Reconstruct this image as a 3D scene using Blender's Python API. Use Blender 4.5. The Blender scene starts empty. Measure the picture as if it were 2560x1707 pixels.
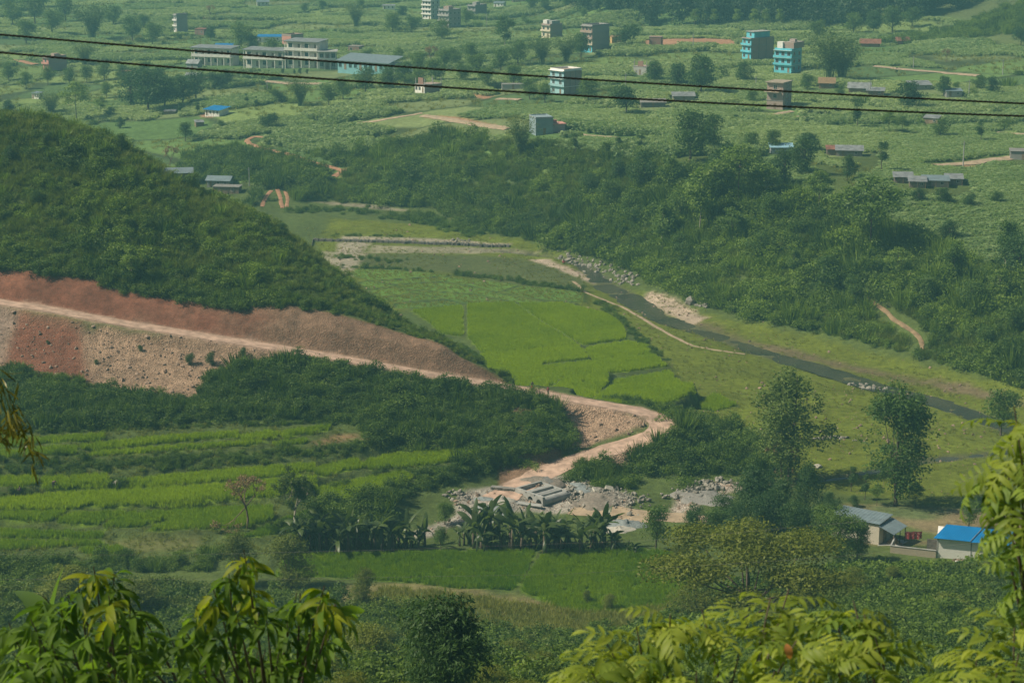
import bpy, math, random
import numpy as np
from mathutils import Vector, Matrix
rng = np.random.default_rng(7)
random.seed(7)
SC = bpy.context.scene
COL = SC.collection
R = math.radians
HAZE_D = 0.00033; HAZE_COL = (0.34, 0.87, 0.97, 1.0)

# ------------------------------------------------------------------ camera
CAM_H = 90.0
PITCH = R(13.83)
cd = bpy.data.cameras.new('camera')
cd.lens = 70.0; cd.sensor_width = 36.0; cd.clip_start = 0.5; cd.clip_end = 6000
cd.dof.use_dof = True; cd.dof.focus_distance = 330.0; cd.dof.aperture_fstop = 4.5
cam = bpy.data.objects.new('camera', cd); COL.objects.link(cam)
cam.location = (0, 0, CAM_H); cam.rotation_euler = (math.pi / 2 - PITCH, 0, 0)
SC.camera = cam

# ------------------------------------------------------------------ sky, sun, exposure
SUN_EL, SUN_AZ = 47.0, -97.0            # azimuth clockwise from +Y (the viewing direction)
w = bpy.data.worlds.new('World'); SC.world = w; w.use_nodes = True
nt = w.node_tree
sky = nt.nodes.new('ShaderNodeTexSky'); sky.sky_type = 'NISHITA'; sky.sun_disc = False
sky.sun_elevation = R(SUN_EL); sky.sun_rotation = R(SUN_AZ)
sky.air_density = 1.0; sky.dust_density = 2.5; sky.ozone_density = 1.0
bg = nt.nodes['Background']; bg.inputs['Strength'].default_value = 0.05
nt.links.new(sky.outputs[0], bg.inputs['Color'])
sd = bpy.data.lights.new('sun', 'SUN'); sd.energy = 4.9; sd.angle = R(0.6); sd.color = (1.0, 0.89, 0.70)
sun = bpy.data.objects.new('sun', sd); COL.objects.link(sun)
sv = Vector((math.sin(R(SUN_AZ)) * math.cos(R(SUN_EL)), math.cos(R(SUN_AZ)) * math.cos(R(SUN_EL)), math.sin(R(SUN_EL))))
sun.rotation_euler = sv.to_track_quat('Z', 'Y').to_euler(); sun.location = (-200, 200, 400)
SC.view_settings.view_transform = 'Standard'; SC.view_settings.look = 'None'
SC.view_settings.gamma = 1.0; SC.view_settings.exposure = 0.1
SC.view_settings.use_curve_mapping = False
SC.render.engine = 'CYCLES'
cy = SC.cycles
cy.use_denoising = True; cy.use_adaptive_sampling = True; cy.adaptive_threshold = 0.02
cy.max_bounces = 5; cy.diffuse_bounces = 2; cy.glossy_bounces = 2; cy.transmission_bounces = 3
cy.volume_bounces = 0; cy.transparent_max_bounces = 6; cy.caustics_reflective = False; cy.caustics_refractive = False

# ------------------------------------------------------------------ tags and small helpers
def tag(o, label=None, cat=None, group=None, kind=None):
    if label: o['label'] = label
    if cat: o['category'] = cat
    if group: o['group'] = group
    if kind: o['kind'] = kind
    return o

def empty(name, loc=(0, 0, 0), rz=0.0):
    o = bpy.data.objects.new(name, None); COL.objects.link(o)
    o.location = loc; o.rotation_euler = (0, 0, rz); o.empty_display_size = 0.2
    return o

def mesh_from(name, V, F, mat=None, smooth=False, mats=None, midx=None):
    me = bpy.data.meshes.new(name)
    V = np.asarray(V, dtype=np.float32)
    if isinstance(F, np.ndarray) and F.ndim == 2:
        k = F.shape[1]; n = len(F)
        me.vertices.add(len(V)); me.vertices.foreach_set('co', V.ravel())
        me.loops.add(n * k); me.loops.foreach_set('vertex_index', F.astype(np.int32).ravel())
        me.polygons.add(n)
        me.polygons.foreach_set('loop_start', np.arange(0, n * k, k, dtype=np.int32))
        me.update(calc_edges=True)
    else:
        me.from_pydata([tuple(map(float, v)) for v in V], [], [tuple(int(i) for i in f) for f in F]); me.update()
    if mats:
        for m in mats: me.materials.append(m)
        if midx is not None: me.polygons.foreach_set('material_index', np.asarray(midx, dtype=np.int32))
    elif mat is not None: me.materials.append(mat)
    if smooth: me.polygons.foreach_set('use_smooth', np.ones(len(me.polygons), dtype=bool))
    return me

def obj(name, me, parent=None, loc=None, rz=0.0):
    o = bpy.data.objects.new(name, me); COL.objects.link(o)
    if parent is not None: o.parent = parent
    if loc is not None: o.location = loc
    if rz: o.rotation_euler = (0, 0, rz)
    return o

class MB:
    """collects boxes, prisms and tubes into one mesh"""
    def __init__(s): s.V = []; s.F = []
    def add(s, V, F):
        b = len(s.V); s.V += [tuple(v) for v in V]; s.F += [tuple(i + b for i in f) for f in F]; return s
    def box(s, x0, x1, y0, y1, z0, z1):
        return s.add([(x0, y0, z0), (x1, y0, z0), (x1, y1, z0), (x0, y1, z0), (x0, y0, z1), (x1, y0, z1), (x1, y1, z1), (x0, y1, z1)],
                     [(0, 3, 2, 1), (4, 5, 6, 7), (0, 1, 5, 4), (1, 2, 6, 5), (2, 3, 7, 6), (3, 0, 4, 7)])
    def prism(s, poly, z0, z1):
        n = len(poly)
        return s.add([(p[0], p[1], z0) for p in poly] + [(p[0], p[1], z1) for p in poly],
                     [tuple(range(n - 1, -1, -1)), tuple(range(n, 2 * n))] + [(i, (i + 1) % n, n + (i + 1) % n, n + i) for i in range(n)])
    def tube(s, pts, rad, n=6, caps=True):
        pts = [Vector(p) for p in pts]
        if not hasattr(rad, '__len__'): rad = [rad] * len(pts)
        b = len(s.V)
        for i, p in enumerate(pts):
            d = (pts[min(i + 1, len(pts) - 1)] - pts[max(i - 1, 0)])
            d = d.normalized() if d.length > 1e-9 else Vector((0, 0, 1))
            a = d.cross(Vector((0.31, 0.95, 0.07)));
            if a.length < 1e-3: a = d.cross(Vector((1, 0, 0)))
            a.normalize(); c = d.cross(a)
            for k in range(n):
                t = 2 * math.pi * k / n
                s.V.append(tuple(p + (a * math.cos(t) + c * math.sin(t)) * rad[i]))
        for i in range(len(pts) - 1):
            for k in range(n):
                s.F.append((b + i * n + k, b + i * n + (k + 1) % n, b + (i + 1) * n + (k + 1) % n, b + (i + 1) * n + k))
        if caps:
            s.F.append(tuple(b + k for k in range(n - 1, -1, -1)))
            s.F.append(tuple(b + (len(pts) - 1) * n + k for k in range(n)))
        return s
    def mesh(s, name, mat, smooth=False): return mesh_from(name, s.V, s.F, mat, smooth)
    def build(s, name, mat, parent=None, smooth=False): return obj(name, s.mesh(name, mat, smooth), parent)

# ------------------------------------------------------------------ pixels of a 2352 x 1568 print of the picture -> rays
FD = 70.0 / 36.0 * 2352
CP, SP = math.cos(PITCH), math.sin(PITCH)
def ray(dx, dy):
    dx = np.asarray(dx, float); dy = np.asarray(dy, float)
    a = (dx - 1176) / FD; b = (dy - 784) / FD
    return a, CP - b * SP, -(SP + b * CP)
def at_h(dx, dy, h):
    a, b, c = ray(dx, dy); t = (h - CAM_H) / c
    return a * t, b * t
def at_z(dx, dy, z):
    a, b, c = ray(dx, dy)
    return a * z, b * z, CAM_H + c * z

# value noise on numpy arrays
_perm = rng.random((256, 256))
def vnoise(x, y):
    xi = np.floor(x).astype(int); yi = np.floor(y).astype(int); fx = x - xi; fy = y - yi
    fx = fx * fx * (3 - 2 * fx); fy = fy * fy * (3 - 2 * fy)
    g = lambda i, j: _perm[i & 255, j & 255]
    return (g(xi, yi) * (1 - fx) + g(xi + 1, yi) * fx) * (1 - fy) + (g(xi, yi + 1) * (1 - fx) + g(xi + 1, yi + 1) * fx) * fy
def fbm(x, y, oct=4):
    s = 0.0; a = 0.5; n = 0.0
    for i in range(oct):
        s = s + a * vnoise(x * 2 ** i + 17.3 * i, y * 2 ** i - 9.1 * i); n += a; a *= 0.5
    return s / n - 0.5

def seg_dist(px, py, poly, closed=False, vals=None):
    """distance from points to a polyline (+ value interpolated along it)"""
    P = np.asarray(poly, float)
    best = np.full(px.shape, 1e9); val = np.zeros(px.shape); side = np.zeros(px.shape)
    n = len(P); rngs = range(n if closed else n - 1)
    for i in rngs:
        a = P[i]; b = P[(i + 1) % n]; d = b[:2] - a[:2]; L2 = max(d @ d, 1e-9)
        t = np.clip(((px - a[0]) * d[0] + (py - a[1]) * d[1]) / L2, 0, 1)
        dx = px - a[0] - t * d[0]; dy = py - a[1] - t * d[1]; dd = np.hypot(dx, dy)
        m = dd < best; best[m] = dd[m]
        if vals is not None: val[m] = (vals[i] + t * (vals[(i + 1) % n] - vals[i]))[m]
    return best, val
def in_poly(px, py, poly):
    P = np.asarray(poly, float); ins = np.zeros(px.shape, bool); n = len(P); j = n - 1
    for i in range(n):
        xi, yi = P[i, 0], P[i, 1]; xj, yj = P[j, 0], P[j, 1]
        c = ((yi > py) != (yj > py)) & (px < (xj - xi) * (py - yi) / (yj - yi + 1e-12) + xi)
        ins ^= c; j = i
    return ins
def poly_sd(px, py, poly):
    """signed distance, positive inside; only evaluated near the polygon"""
    P = np.asarray(poly, float); out = np.full(px.shape, -1e3)
    m = (px > P[:, 0].min() - 12) & (px < P[:, 0].max() + 12) & (py > P[:, 1].min() - 12) & (py < P[:, 1].max() + 12)
    if m.any():
        x, y = px[m], py[m]; d, _ = seg_dist(x, y, P[:, :2], True)
        out[m] = np.where(in_poly(x, y, P), d, -d)
    return out
def sstep(a, b, x):
    t = np.clip((x - a) / (b - a), 0, 1); return t * t * (3 - 2 * t)
# ------------------------------------------------------------------ the lie of the land: break lines (picture x, y, height or depth)
CT = []
def dens(pts, step=45):
    out = [pts[0]]
    for a, b in zip(pts, pts[1:]):
        n = max(1, int(math.hypot(b[0] - a[0], b[1] - a[1]) / step))
        for k in range(1, n + 1):
            t = k / n; out.append(tuple(a[i] + (b[i] - a[i]) * t for i in range(3)))
    return out
def bl_h(pts, step=45):
    for x, y, h in dens(pts, step):
        X, Y = at_h(x, y, h); CT.append((X, Y, h))
def bl_z(pts, step=45, dh=0.0):
    for x, y, z in dens(pts, step):
        X, Y, h = at_z(x, y, z); CT.append((X, Y, h + dh))

ROAD_Z = [(-260, 640, 330), (-120, 670, 328), (0, 694, 326), (100, 707, 324.5), (200, 726, 323), (300, 744, 322), (400, 760, 321), (500, 776, 320), (600, 792, 319),
          (700, 808, 318.5), (800, 825, 318), (900, 843, 317.5), (1000, 861, 317), (1100, 877, 317), (1180, 889, 317.5)]
ROAD_H = [(1230, 901, 6.2), (1300, 914, 5.7), (1380, 927, 5.1), (1450, 939, 4.6), (1505, 955, 4.0), (1528, 976, 3.5), (1500, 1001, 2.9),
          (1430, 1024, 2.2), (1350, 1047, 1.6), (1290, 1067, 1.1), (1240, 1091, 0.7), (1190, 1117, 0.4), (1140, 1148, 0.2)]
ROAD = []
for x, y, z in dens(ROAD_Z, 22):
    ROAD.append(at_z(x, y, z))
for x, y, h in dens(ROAD_H, 16):
    X, Y = at_h(x, y, h); ROAD.append((X, Y, h))
ROAD = np.array([[float(c) for c in p] for p in ROAD])
for p in ROAD[::2]: CT.append(tuple(p))
CUT_TOP = [(-260, 560), (-120, 588), (0, 609), (61, 617), (142, 629), (223, 637), (243, 650), (305, 663), (366, 679), (436, 689), (508, 694), (584, 703), (661, 700),
           (711, 707), (762, 714), (812, 727), (864, 738), (940, 758), (1005, 781), (1067, 813), (1117, 846), (1168, 876)]
rx = np.array([p[0] for p in ROAD_Z]); rz_ = np.array([p[2] for p in ROAD_Z])
CUTT = []
for x, y in CUT_TOP:
    CUTT.append((x, y, float(np.interp(x, rx, rz_)) + float(np.interp(x, [-260, 0, 500, 864, 1067, 1168], [7.2, 7.0, 7.2, 6.0, 3.6, 2.6]))))
bl_z(CUTT, 30)
RIDGE = [(-260, 300, 372), (-120, 276, 368), (0, 274, 364), (60, 278, 363), (130, 296, 361), (200, 322, 359), (250, 350, 357), (300, 376, 355), (340, 396, 354), (420, 450, 352), (480, 476, 350),
         (540, 492, 348), (600, 532, 345), (650, 566, 342), (700, 610, 339), (740, 634, 337), (800, 680, 333), (850, 714, 330), (900, 748, 327.5), (960, 776, 325), (1010, 800, 323.5),
         (1060, 828, 322), (1110, 853, 321), (1165, 882, 320)]
RIDGE = [(x, y + float(np.interp(x, [0, 350, 600, 900, 1060, 1165], [0, 4, 12, 14, 10, 2])), z) for x, y, z in RIDGE]
bl_z(RIDGE, 40)
for i, (x, y, z) in enumerate(RIDGE):            # behind the ridge it falls away
    X, Y, h = at_z(x, y, z)
    for k, f in ((12, 0.90), (30, 0.55), (50, 0.22), (75, 0.05)):
        kk = k * min(1, max(0.3, h / 24)); CT.append((X + 3, Y + kk, h * f + 0.4))
    a = at_z(x, np.interp(x, [p[0] for p in CUTT], [p[1] for p in CUTT]), np.interp(x, [p[0] for p in CUTT], [p[2] for p in CUTT]))
    for t in (0.33, 0.66):                        # hill face, slightly convex
        CT.append((a[0] + (X - a[0]) * t, a[1] + (Y - a[1]) * t, a[2] + (h - a[2]) * t + min(1.8, 0.05 * abs(h - a[2]) + 0.3)))
# foot of the tipped spoil below the road, then the scrub bank down to the terraces
bl_z([(-260, 830, 316), (0, 850, 312), (100, 852, 311), (190, 868, 309.5), (290, 890, 308), (400, 905, 306.5), (470, 890, 308), (560, 880, 309), (700, 885, 310), (850, 890, 311), (1000, 905, 311.5), (1150, 925, 311), (1250, 940, 310)])
bl_h([(-260, 985, 8.4), (0, 980, 8.3), (250, 970, 8.0), (500, 962, 7.4), (760, 968, 6.3), (900, 985, 5.4), (1080, 1015, 3.9), (1240, 1018, 3.0), (1285, 1000, 3.2), (1300, 985, 3.6)])
bl_h([(-260, 1010, 7.8), (0, 1008, 7.6), (240, 1000, 7.2), (540, 992, 6.6), (760, 980, 6.1), (830, 992, 5.6)])
bl_h([(-260, 1062, 7.0), (0, 1055, 6.8), (200, 1050, 6.4), (400, 1042, 6.0), (580, 1030, 5.7), (720, 1024, 5.3), (850, 1010, 5.2)])
bl_h([(-260, 1096, 5.4), (0, 1091, 5.4), (240, 1086, 5.0), (400, 1084, 4.6), (610, 1072, 4.2), (730, 1066, 3.9), (830, 1052, 3.6), (920, 1037, 3.4), (1080, 1032, 3.2), (1236, 1026, 2.8)])
bl_h([(-260, 1170, 3.9), (0, 1166, 3.8), (300, 1160, 3.5), (520, 1150, 3.1), (740, 1172, 2.2), (860, 1142, 2.2), (1000, 1092, 2.2), (1150, 1050, 2.1)])
bl_h([(770, 1185, 0.3), (900, 1165, 0.3), (1010, 1125, 0.4), (1100, 1090, 0.6), (1200, 1062, 1.0), (1280, 1040, 1.6)])   # foot of the hedge bank
bl_h([(-260, 1215, 2.2), (0, 1212, 2.0), (250, 1218, 1.9), (480, 1222, 1.8), (700, 1230, 1.2)])
bl_h([(-260, 1270, 1.4), (0, 1266, 1.2), (240, 1262, 1.2), (460, 1270, 1.1), (700, 1290, 0.6)])
# inside of the hairpin and the works
bl_h([(1290, 930, 5.0), (1320, 945, 4.4), (1340, 985, 2.0), (1320, 1005, 1.8), (1310, 1020, 1.6), (1440, 975, 3.6), (1400, 990, 2.4), (1470, 990, 3.2)], 25)
bl_h([(1330, 1075, 0.4), (1400, 1050, 1.0), (1440, 1080, -0.6), (1470, 1040, 1.4), (1400, 1105, -0.3), (1560, 1000, 1.4), (1610, 975, 0.8)], 30)
bl_h([(1060, 1150, 0.2), (1060, 1190, 0.0), (1160, 1170, -0.2), (1320, 1170, -0.8), (1450, 1150, 0.4), (1400, 1195, -0.9), (1550, 1210, -0.6), (1550, 1140, -0.8), (1640, 1120, -0.4), (1700, 1150, -0.5), (900, 1230, -0.4), (1050, 1225, -0.5)], 60)
bl_h([(700, 1270, 0.2), (1000, 1262, 0.1), (1300, 1262, 0.0), (1500, 1260, 0.0), (1560, 1300, 0.2), (1560, 1400, 0.4), (1300, 1420, 0.5), (1000, 1340, 0.4), (760, 1330, 0.4), (1100, 1330, 0.2), (1350, 1330, 0.2)], 120)
# valley floor and rice flats beyond
for x, y, h in [(960, 710, 0.2), (1060, 702, 0.2), (1180, 698, 0.2), (1300, 705, 0.1), (1400, 740, 0.0), (1200, 760, 0.3), (1100, 815, 0.9), (1300, 800, 0.5), (1430, 800, 0.2), (1200, 860, 1.3), (1330, 880, 1.0),
                (1450, 900, 0.8), (1550, 930, 0.5), (1480, 850, 0.4), (1540, 880, 0.2), (1640, 900, -0.1), (1640, 800, -0.2), (1540, 790, -0.1), (1750, 860, -0.3), (1700, 960, -0.2), (1850, 980, -0.4), (1950, 920, -0.5),
                (1900, 1060, -0.6), (2050, 1020, -0.6), (2180, 1000, -0.7), (1700, 1060, -0.4), (1800, 1120, -0.5), (2000, 1150, -0.2), (2150, 1090, -0.7), (2300, 1060, -0.8), (2500, 1050, -0.8),
                (800, 620, 0.2), (900, 640, 0.2), (1000, 625, 0.2), (1100, 640, 0.1), (1200, 620, 0), (1300, 650, 0), (800, 590, 0), (900, 585, 0), (1000, 585, 0), (1150, 590, -0.1), (700, 575, -0.2), (600, 575, -0.2),
                (700, 530, 0.4), (800, 530, 0.5), (900, 535, 0.6), (1000, 540, 0.7), (1100, 545, 0.6), (650, 520, 0.5), (600, 500, 0.8), (750, 500, 0.8), (850, 505, 0.9), (950, 515, 0.9), (1050, 530, 0.9)]:
    bl_h([(x, y, h), (x, y, h)])
# foot of the far bank
FOOT = [(560, 480, 1.5), (640, 470, 1.6), (700, 462, 1.6), (800, 466, 1.4), (887, 470, 1.3), (990, 480, 1.2), (1090, 524, 1.0), (1180, 545, 0.8), (1240, 556, 0.6), (1300, 575, 0.5), (1400, 600, 0.4),
        (1480, 640, 0.4), (1520, 660, 0.3), (1600, 690, 0.3), (1662, 712, 0.3), (1780, 742, 0.4), (1890, 760, 0.4), (1990, 786, 0.4), (2100, 815, 0.5), (2230, 850, 0.8), (2352, 890, 1.0), (2560, 950, 1.0)]
bl_h(FOOT)
bl_h([(x, y + 16, max(-0.2, h - 0.6)) for x, y, h in FOOT])
# brow of the far bank (edge of the upland)
BROW = [(560, 402, 5), (640, 398, 5.8), (720, 392, 6.6), (790, 372, 8.0), (850, 350, 10.0), (960, 318, 13.2), (1060, 310, 15), (1140, 322, 16.2), (1260, 330, 17.5), (1360, 345, 18), (1500, 372, 18.5), (1620, 400, 18.5),
        (1720, 425, 18), (1840, 452, 17), (1960, 490, 15.5), (2080, 545, 13), (2200, 600, 11), (2352, 655, 9.5), (2560, 740, 8)]
bl_h(BROW)
fx = np.array([p[0] for p in FOOT]); fy = np.array([p[1] for p in FOOT]); fh = np.array([p[2] for p in FOOT])
for x, y, h in dens(BROW, 60):                      # middle of the bank, slightly convex
    y1 = np.interp(x, fx, fy); h1 = np.interp(x, fx, fh)
    A = at_h(x, y, h); B = at_h(x, y1, h1)
    for t, b in ((0.35, 0.3), (0.7, 0.6)):
        CT.append((B[0] + (A[0] - B[0]) * t, B[1] + (A[1] - B[1]) * t, h1 + (h - h1) * t + b))
bl_h([(1950, 440, 18.2), (2080, 470, 17.5), (2200, 500, 16), (2352, 540, 14.5), (2560, 590, 13)])
bl_h([(2150, 640, 9.0), (2352, 690, 8.0), (2250, 750, 4.5), (2352, 780, 4.4)], 80)
# the upland
for pts in ([(1150, 295, 17.5), (1340, 312, 18.5), (1500, 328, 19), (1700, 350, 19.2), (1900, 385, 19.2), (2100, 410, 18.8), (2352, 440, 18)],
            [(960, 265, 15.2), (1150, 250, 18), (1400, 250, 19.5), (1700, 265, 20), (2000, 290, 20), (2352, 320, 20), (2560, 340, 20)],
            [(860, 190, 15), (1000, 200, 17), (1300, 200, 19.5), (1600, 200, 20.5), (1900, 205, 21), (2352, 220, 21.5), (2560, 230, 22)],
            [(900, 130, 14), (1100, 140, 16), (1400, 140, 20), (1700, 140, 21), (2000, 150, 21.5), (2200, 150, 22.5), (2352, 140, 24.5), (2560, 130, 27)],
            [(0, 235, 7.5), (150, 235, 8), (300, 250, 8.5), (450, 262, 9.5), (600, 262, 11.5), (760, 262, 12.6)],
            [(350, 360, 6), (430, 350, 6.5), (520, 340, 7.5), (600, 330, 8.3), (700, 320, 9.5)],
            [(0, 180, 8.5), (200, 180, 9.5), (400, 190, 10.5), (600, 195, 12), (760, 195, 13.5)],
            [(-200, 150, 9), (0, 150, 9.5), (200, 150, 10.5), (440, 155, 11.5), (640, 160, 12.2), (880, 165, 14)],
            [(-200, 100, 10), (0, 100, 10.5), (300, 100, 11), (600, 100, 12), (900, 100, 13), (1200, 95, 16)],
            [(-200, 40, 11), (0, 40, 11), (300, 40, 11.5), (600, 40, 11.5), (900, 40, 12), (1200, 45, 14), (1400, 60, 19)],
            [(440, 430, 3.2), (500, 435, 3.0), (560, 440, 2.6), (480, 400, 4.2), (400, 410, 4.4)],
            [(1450, 90, 21.5), (1600, 88, 22), (1700, 88, 22), (1850, 85, 22.5)]):
    bl_h(pts, 70)
# forested hill at the back, spur at the top right, distant rise on the left
for x, y, z in [(1450, 70, 835), (1600, 66, 815), (1750, 62, 810), (1900, 66, 800), (2000, 60, 790), (1450, 20, 860), (1650, 10, 850), (1850, 8, 840), (2050, 0, 830), (2250, -20, 830),
                (1500, -60, 930), (1800, -90, 930), (2100, -110, 920), (1300, 10, 980), (1300, -30, 1100), (2150, 80, 760), (2260, 60, 740), (2352, 38, 730), (2480, 0, 735), (2600, -40, 740), (2352, 90, 690), (2500, 70, 690),
                (2300, 20, 790), (2400, -40, 800)]:
    CT.append(at_z(x, y, z))
for X, Y, h in [(-400, 1300, 12), (0, 1350, 14), (300, 1300, 60), (-800, 1300, 18), (800, 1200, 70), (-1200, 1700, 60), (0, 1800, 70), (1000, 1800, 90), (-600, 2400, 80), (600, 2500, 88), (-1500, 2500, 85), (1600, 2500, 88),
                (-1600, 800, 30), (-600, 600, 20), (-400, 420, 40), (-350, 330, 30), (-300, 250, 14), (-1200, 300, 40), (700, 500, 20), (500, 420, 12), (450, 300, 6), (700, 800, 45), (1600, 900, 70), (1500, 300, 40), (400, 200, 40), (-400, 150, 50),
                (-1500, 0, 70), (1500, 0, 75)]:
    CT.append((X, Y, h))
# the near hillside under the camera
for X, Y, h in [(0, -60, 92), (-150, -60, 94), (150, -60, 94), (0, 0, 85.5), (0, 8, 82.5), (0, 16, 79), (0, 40, 69), (0, 70, 56.5), (0, 105, 42.5), (0, 140, 29), (0, 170, 17), (0, 196, 7.5), (-60, 196, 6.5), (-40, 215, 3.0), (0, 213, 3.0), (-30, 170, 16.5), (-60, 150, 24),
                (50, 200, 9.5), (40, 220, 4.5), (60, 180, 17), (-20, 228, 1.2), (20, 232, 1.2), (30, 150, 26), (60, 140, 31), (100, 180, 22), (90, 205, 14), (75, 225, 7.0), (62, 236, 3.4), (90, 235, 7.5), (45, 240, 1.6), (100, 262, 4.5),
                (-40, 0, 85.5), (40, 0, 85.5), (-40, 40, 69), (40, 40, 69), (-50, 105, 42.5), (50, 105, 42.5), (-30, 140, 29), (-80, 140, 30), (-60, 0, 88), (80, 20, 80), (-80, 20, 80), (-95, 205, 8), (-95, 180, 15), (-60, 228, 1.6), (-95, 235, 2.0), (120, 140, 36), (150, 220, 22), (150, 260, 12)]:
    CT.append((X, Y, h))
bl_h([(1930, 1270, 0.6), (2060, 1250, 0.5), (2200, 1285, 0.8), (2352, 1300, 1.6), (1980, 1190, 0), (2200, 1190, 0), (2352, 1200, 0.4), (2100, 1320, 1.6), (2240, 1330, 2.2)], 200)

CT = np.array([[float(c) for c in p] for p in CT])
_, keep = np.unique(np.round(CT[:, :2] / 2.5), axis=0, return_index=True)
CT = CT[np.sort(keep)]
def warp(x, y):                                     # even out the point density
    r = np.hypot(x, y + 60.0); k = np.log(1 + r / 150.0) * 150.0 / np.maximum(r, 1e-6)
    return x * k, (y + 60.0) * k
_cx, _cy = warp(CT[:, 0], CT[:, 1]); _c2 = 2.0
K = np.sqrt((_cx[:, None] - _cx[None]) ** 2 + (_cy[:, None] - _cy[None]) ** 2 + _c2)
A_ = np.block([[K - 0.35 * np.eye(len(CT)), np.ones((len(CT), 1))], [np.ones((1, len(CT))), np.zeros((1, 1))]])
_w = np.linalg.solve(A_, np.append(CT[:, 2], 0.0))
def rbf(x, y):
    sh = x.shape; u, v = warp(x.ravel(), y.ravel()); out = np.empty(u.size, np.float32)
    cx = _cx.astype(np.float32); cyy = _cy.astype(np.float32); ww = _w[:-1].astype(np.float32); u = u.astype(np.float32); v = v.astype(np.float32)
    for i in range(0, u.size, 20000):
        s = slice(i, i + 20000)
        out[s] = np.sqrt((u[s, None] - cx) ** 2 + (v[s, None] - cyy) ** 2 + np.float32(_c2)) @ ww
    return out.reshape(sh).astype(float) + _w[-1]

# fan-shaped grid
YO = 60.0
ys = [-58.0]
while ys[-1] < 2600:
    y = ys[-1]
    if y < 190: st = 4.0
    elif y < 298: st = 0.85
    elif y < 335: st = 0.5
    elif y < 420: st = 0.85
    elif y < 520: st = 1.1
    elif y < 900: st = 1.1 + (y - 520) * 0.0055
    else: st = 3.2 + (y - 900) * 0.02
    ys.append(y + st)
ys = np.array(ys)
us = np.concatenate([-np.geomspace(0.40, 2.2, 24)[::-1], np.linspace(-0.395, 0.395, 400), np.geomspace(0.40, 2.2, 24)])
NY, NU = len(ys), len(us)
GY = np.repeat(ys[:, None], NU, 1); GX = us[None, :] * (GY + YO)
GH = rbf(GX, GY)
# ------------------------------------------------------------------ sampling the height grid
def H(x, y):
    x = np.asarray(x, float); y = np.asarray(y, float)
    j = np.clip(np.searchsorted(ys, y) - 1, 0, NY - 2); ty = np.clip((y - ys[j]) / (ys[j + 1] - ys[j]), 0, 1)
    u = x / np.maximum(y + YO, 1.0)
    i = np.clip(np.searchsorted(us, u) - 1, 0, NU - 2); tx = np.clip((u - us[i]) / (us[i + 1] - us[i]), 0, 1)
    return (GH[j, i] * (1 - tx) + GH[j, i + 1] * tx) * (1 - ty) + (GH[j + 1, i] * (1 - tx) + GH[j + 1, i + 1] * tx) * ty
_ts = np.concatenate([np.arange(4, 180, 1.5), np.arange(180, 560, 0.6), np.arange(560, 1400, 1.5), np.arange(1400, 2600, 6)])
def hit(dx, dy):
    """where the sight line through picture point (dx, dy) meets the ground: x, y, z, depth"""
    a, b, c = ray(dx, dy)
    X = a * _ts; Y = b * _ts; Z = CAM_H + c * _ts; g = Z - H(X, Y)
    k = int(np.argmax(g < 0))
    if k == 0: t = float(_ts[-1])
    else: t = float(_ts[k - 1] + (_ts[k] - _ts[k - 1]) * g[k - 1] / (g[k - 1] - g[k]))
    return float(a * t), float(b * t), float(H(a * t, b * t)), t
def hits(pts): return np.array([hit(p[0], p[1])[:3] for p in pts])
# crops of the print used for tracing
zA = lambda *p: [(x / 2.56, 918.7 + y / 2.56) for x, y in p]
zB = lambda *p: [(735 + x / 2.8444, 1194.4 + y / 2.8444) for x, y in p]
zC = lambda *p: [(918.8 + x / 2.977, 808.5 + y / 2.977) for x, y in p]
z5 = lambda *p: [(551.3 + x / 2.977, 367.5 + y / 2.977) for x, y in p]
z6 = lambda *p: [(1194.4 + x / 2.032, 257.3 + y / 2.032) for x, y in p]
z1 = lambda *p: [(x / 2.977, y / 2.977) for x, y in p]
z2 = lambda *p: [(781 + x / 2.977, y / 2.977) for x, y in p]
z3 = lambda *p: [(1562 + x / 2.977, y / 2.977) for x, y in p]
z4 = lambda *p: [(1561.9 + x / 2.9425, 771.8 + y / 2.9425) for x, y in p]
zT = lambda *p: [(x / 1.969, 569.6 + y / 1.969) for x, y in p]

# ------------------------------------------------------------------ rough relief, streams, terraces, road bench
far_k = sstep(450, 900, GY)
GH += fbm(GX / 6, GY / 6, 4) * (0.35 + 0.5 * far_k) + fbm(GX / 45, GY / 45, 3) * (0.4 + 2.2 * far_k)
STREAM = z6((-60, 664), (60, 672), (200, 690), (300, 725), (360, 768), (400, 815), (480, 850), (560, 900), (640, 955), (740, 990), (860, 1030), (980, 1075), (1100, 1118)) + \
    z4((600, 140), (780, 180), (950, 225), (1150, 290), (1330, 350), (1500, 390), (1750, 450), (1950, 520), (2150, 600), (2325, 660), (2600, 760))
STREAM_W = [0.7, 1.0, 1.6, 3.0, 4.2, 5.6, 6.0, 5.4, 4.2, 4.0, 4.0, 4.2, 4.2, 4.0, 3.8, 4.0, 4.2, 3.6, 3.2, 3.6, 4.0, 4.0, 4.0, 4.0]
STREAM2 = [(2600, 1000), (2450, 1018), (2352, 1034), (2200, 1052), (2112, 1063), (2004, 1084), (1946, 1098), (1881, 1106), (1780, 1120)]
STREAM2_W = [1.6, 1.6, 1.6, 1.7, 1.8, 1.6, 1.4, 1.2, 0.9]
WATER = []
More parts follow.
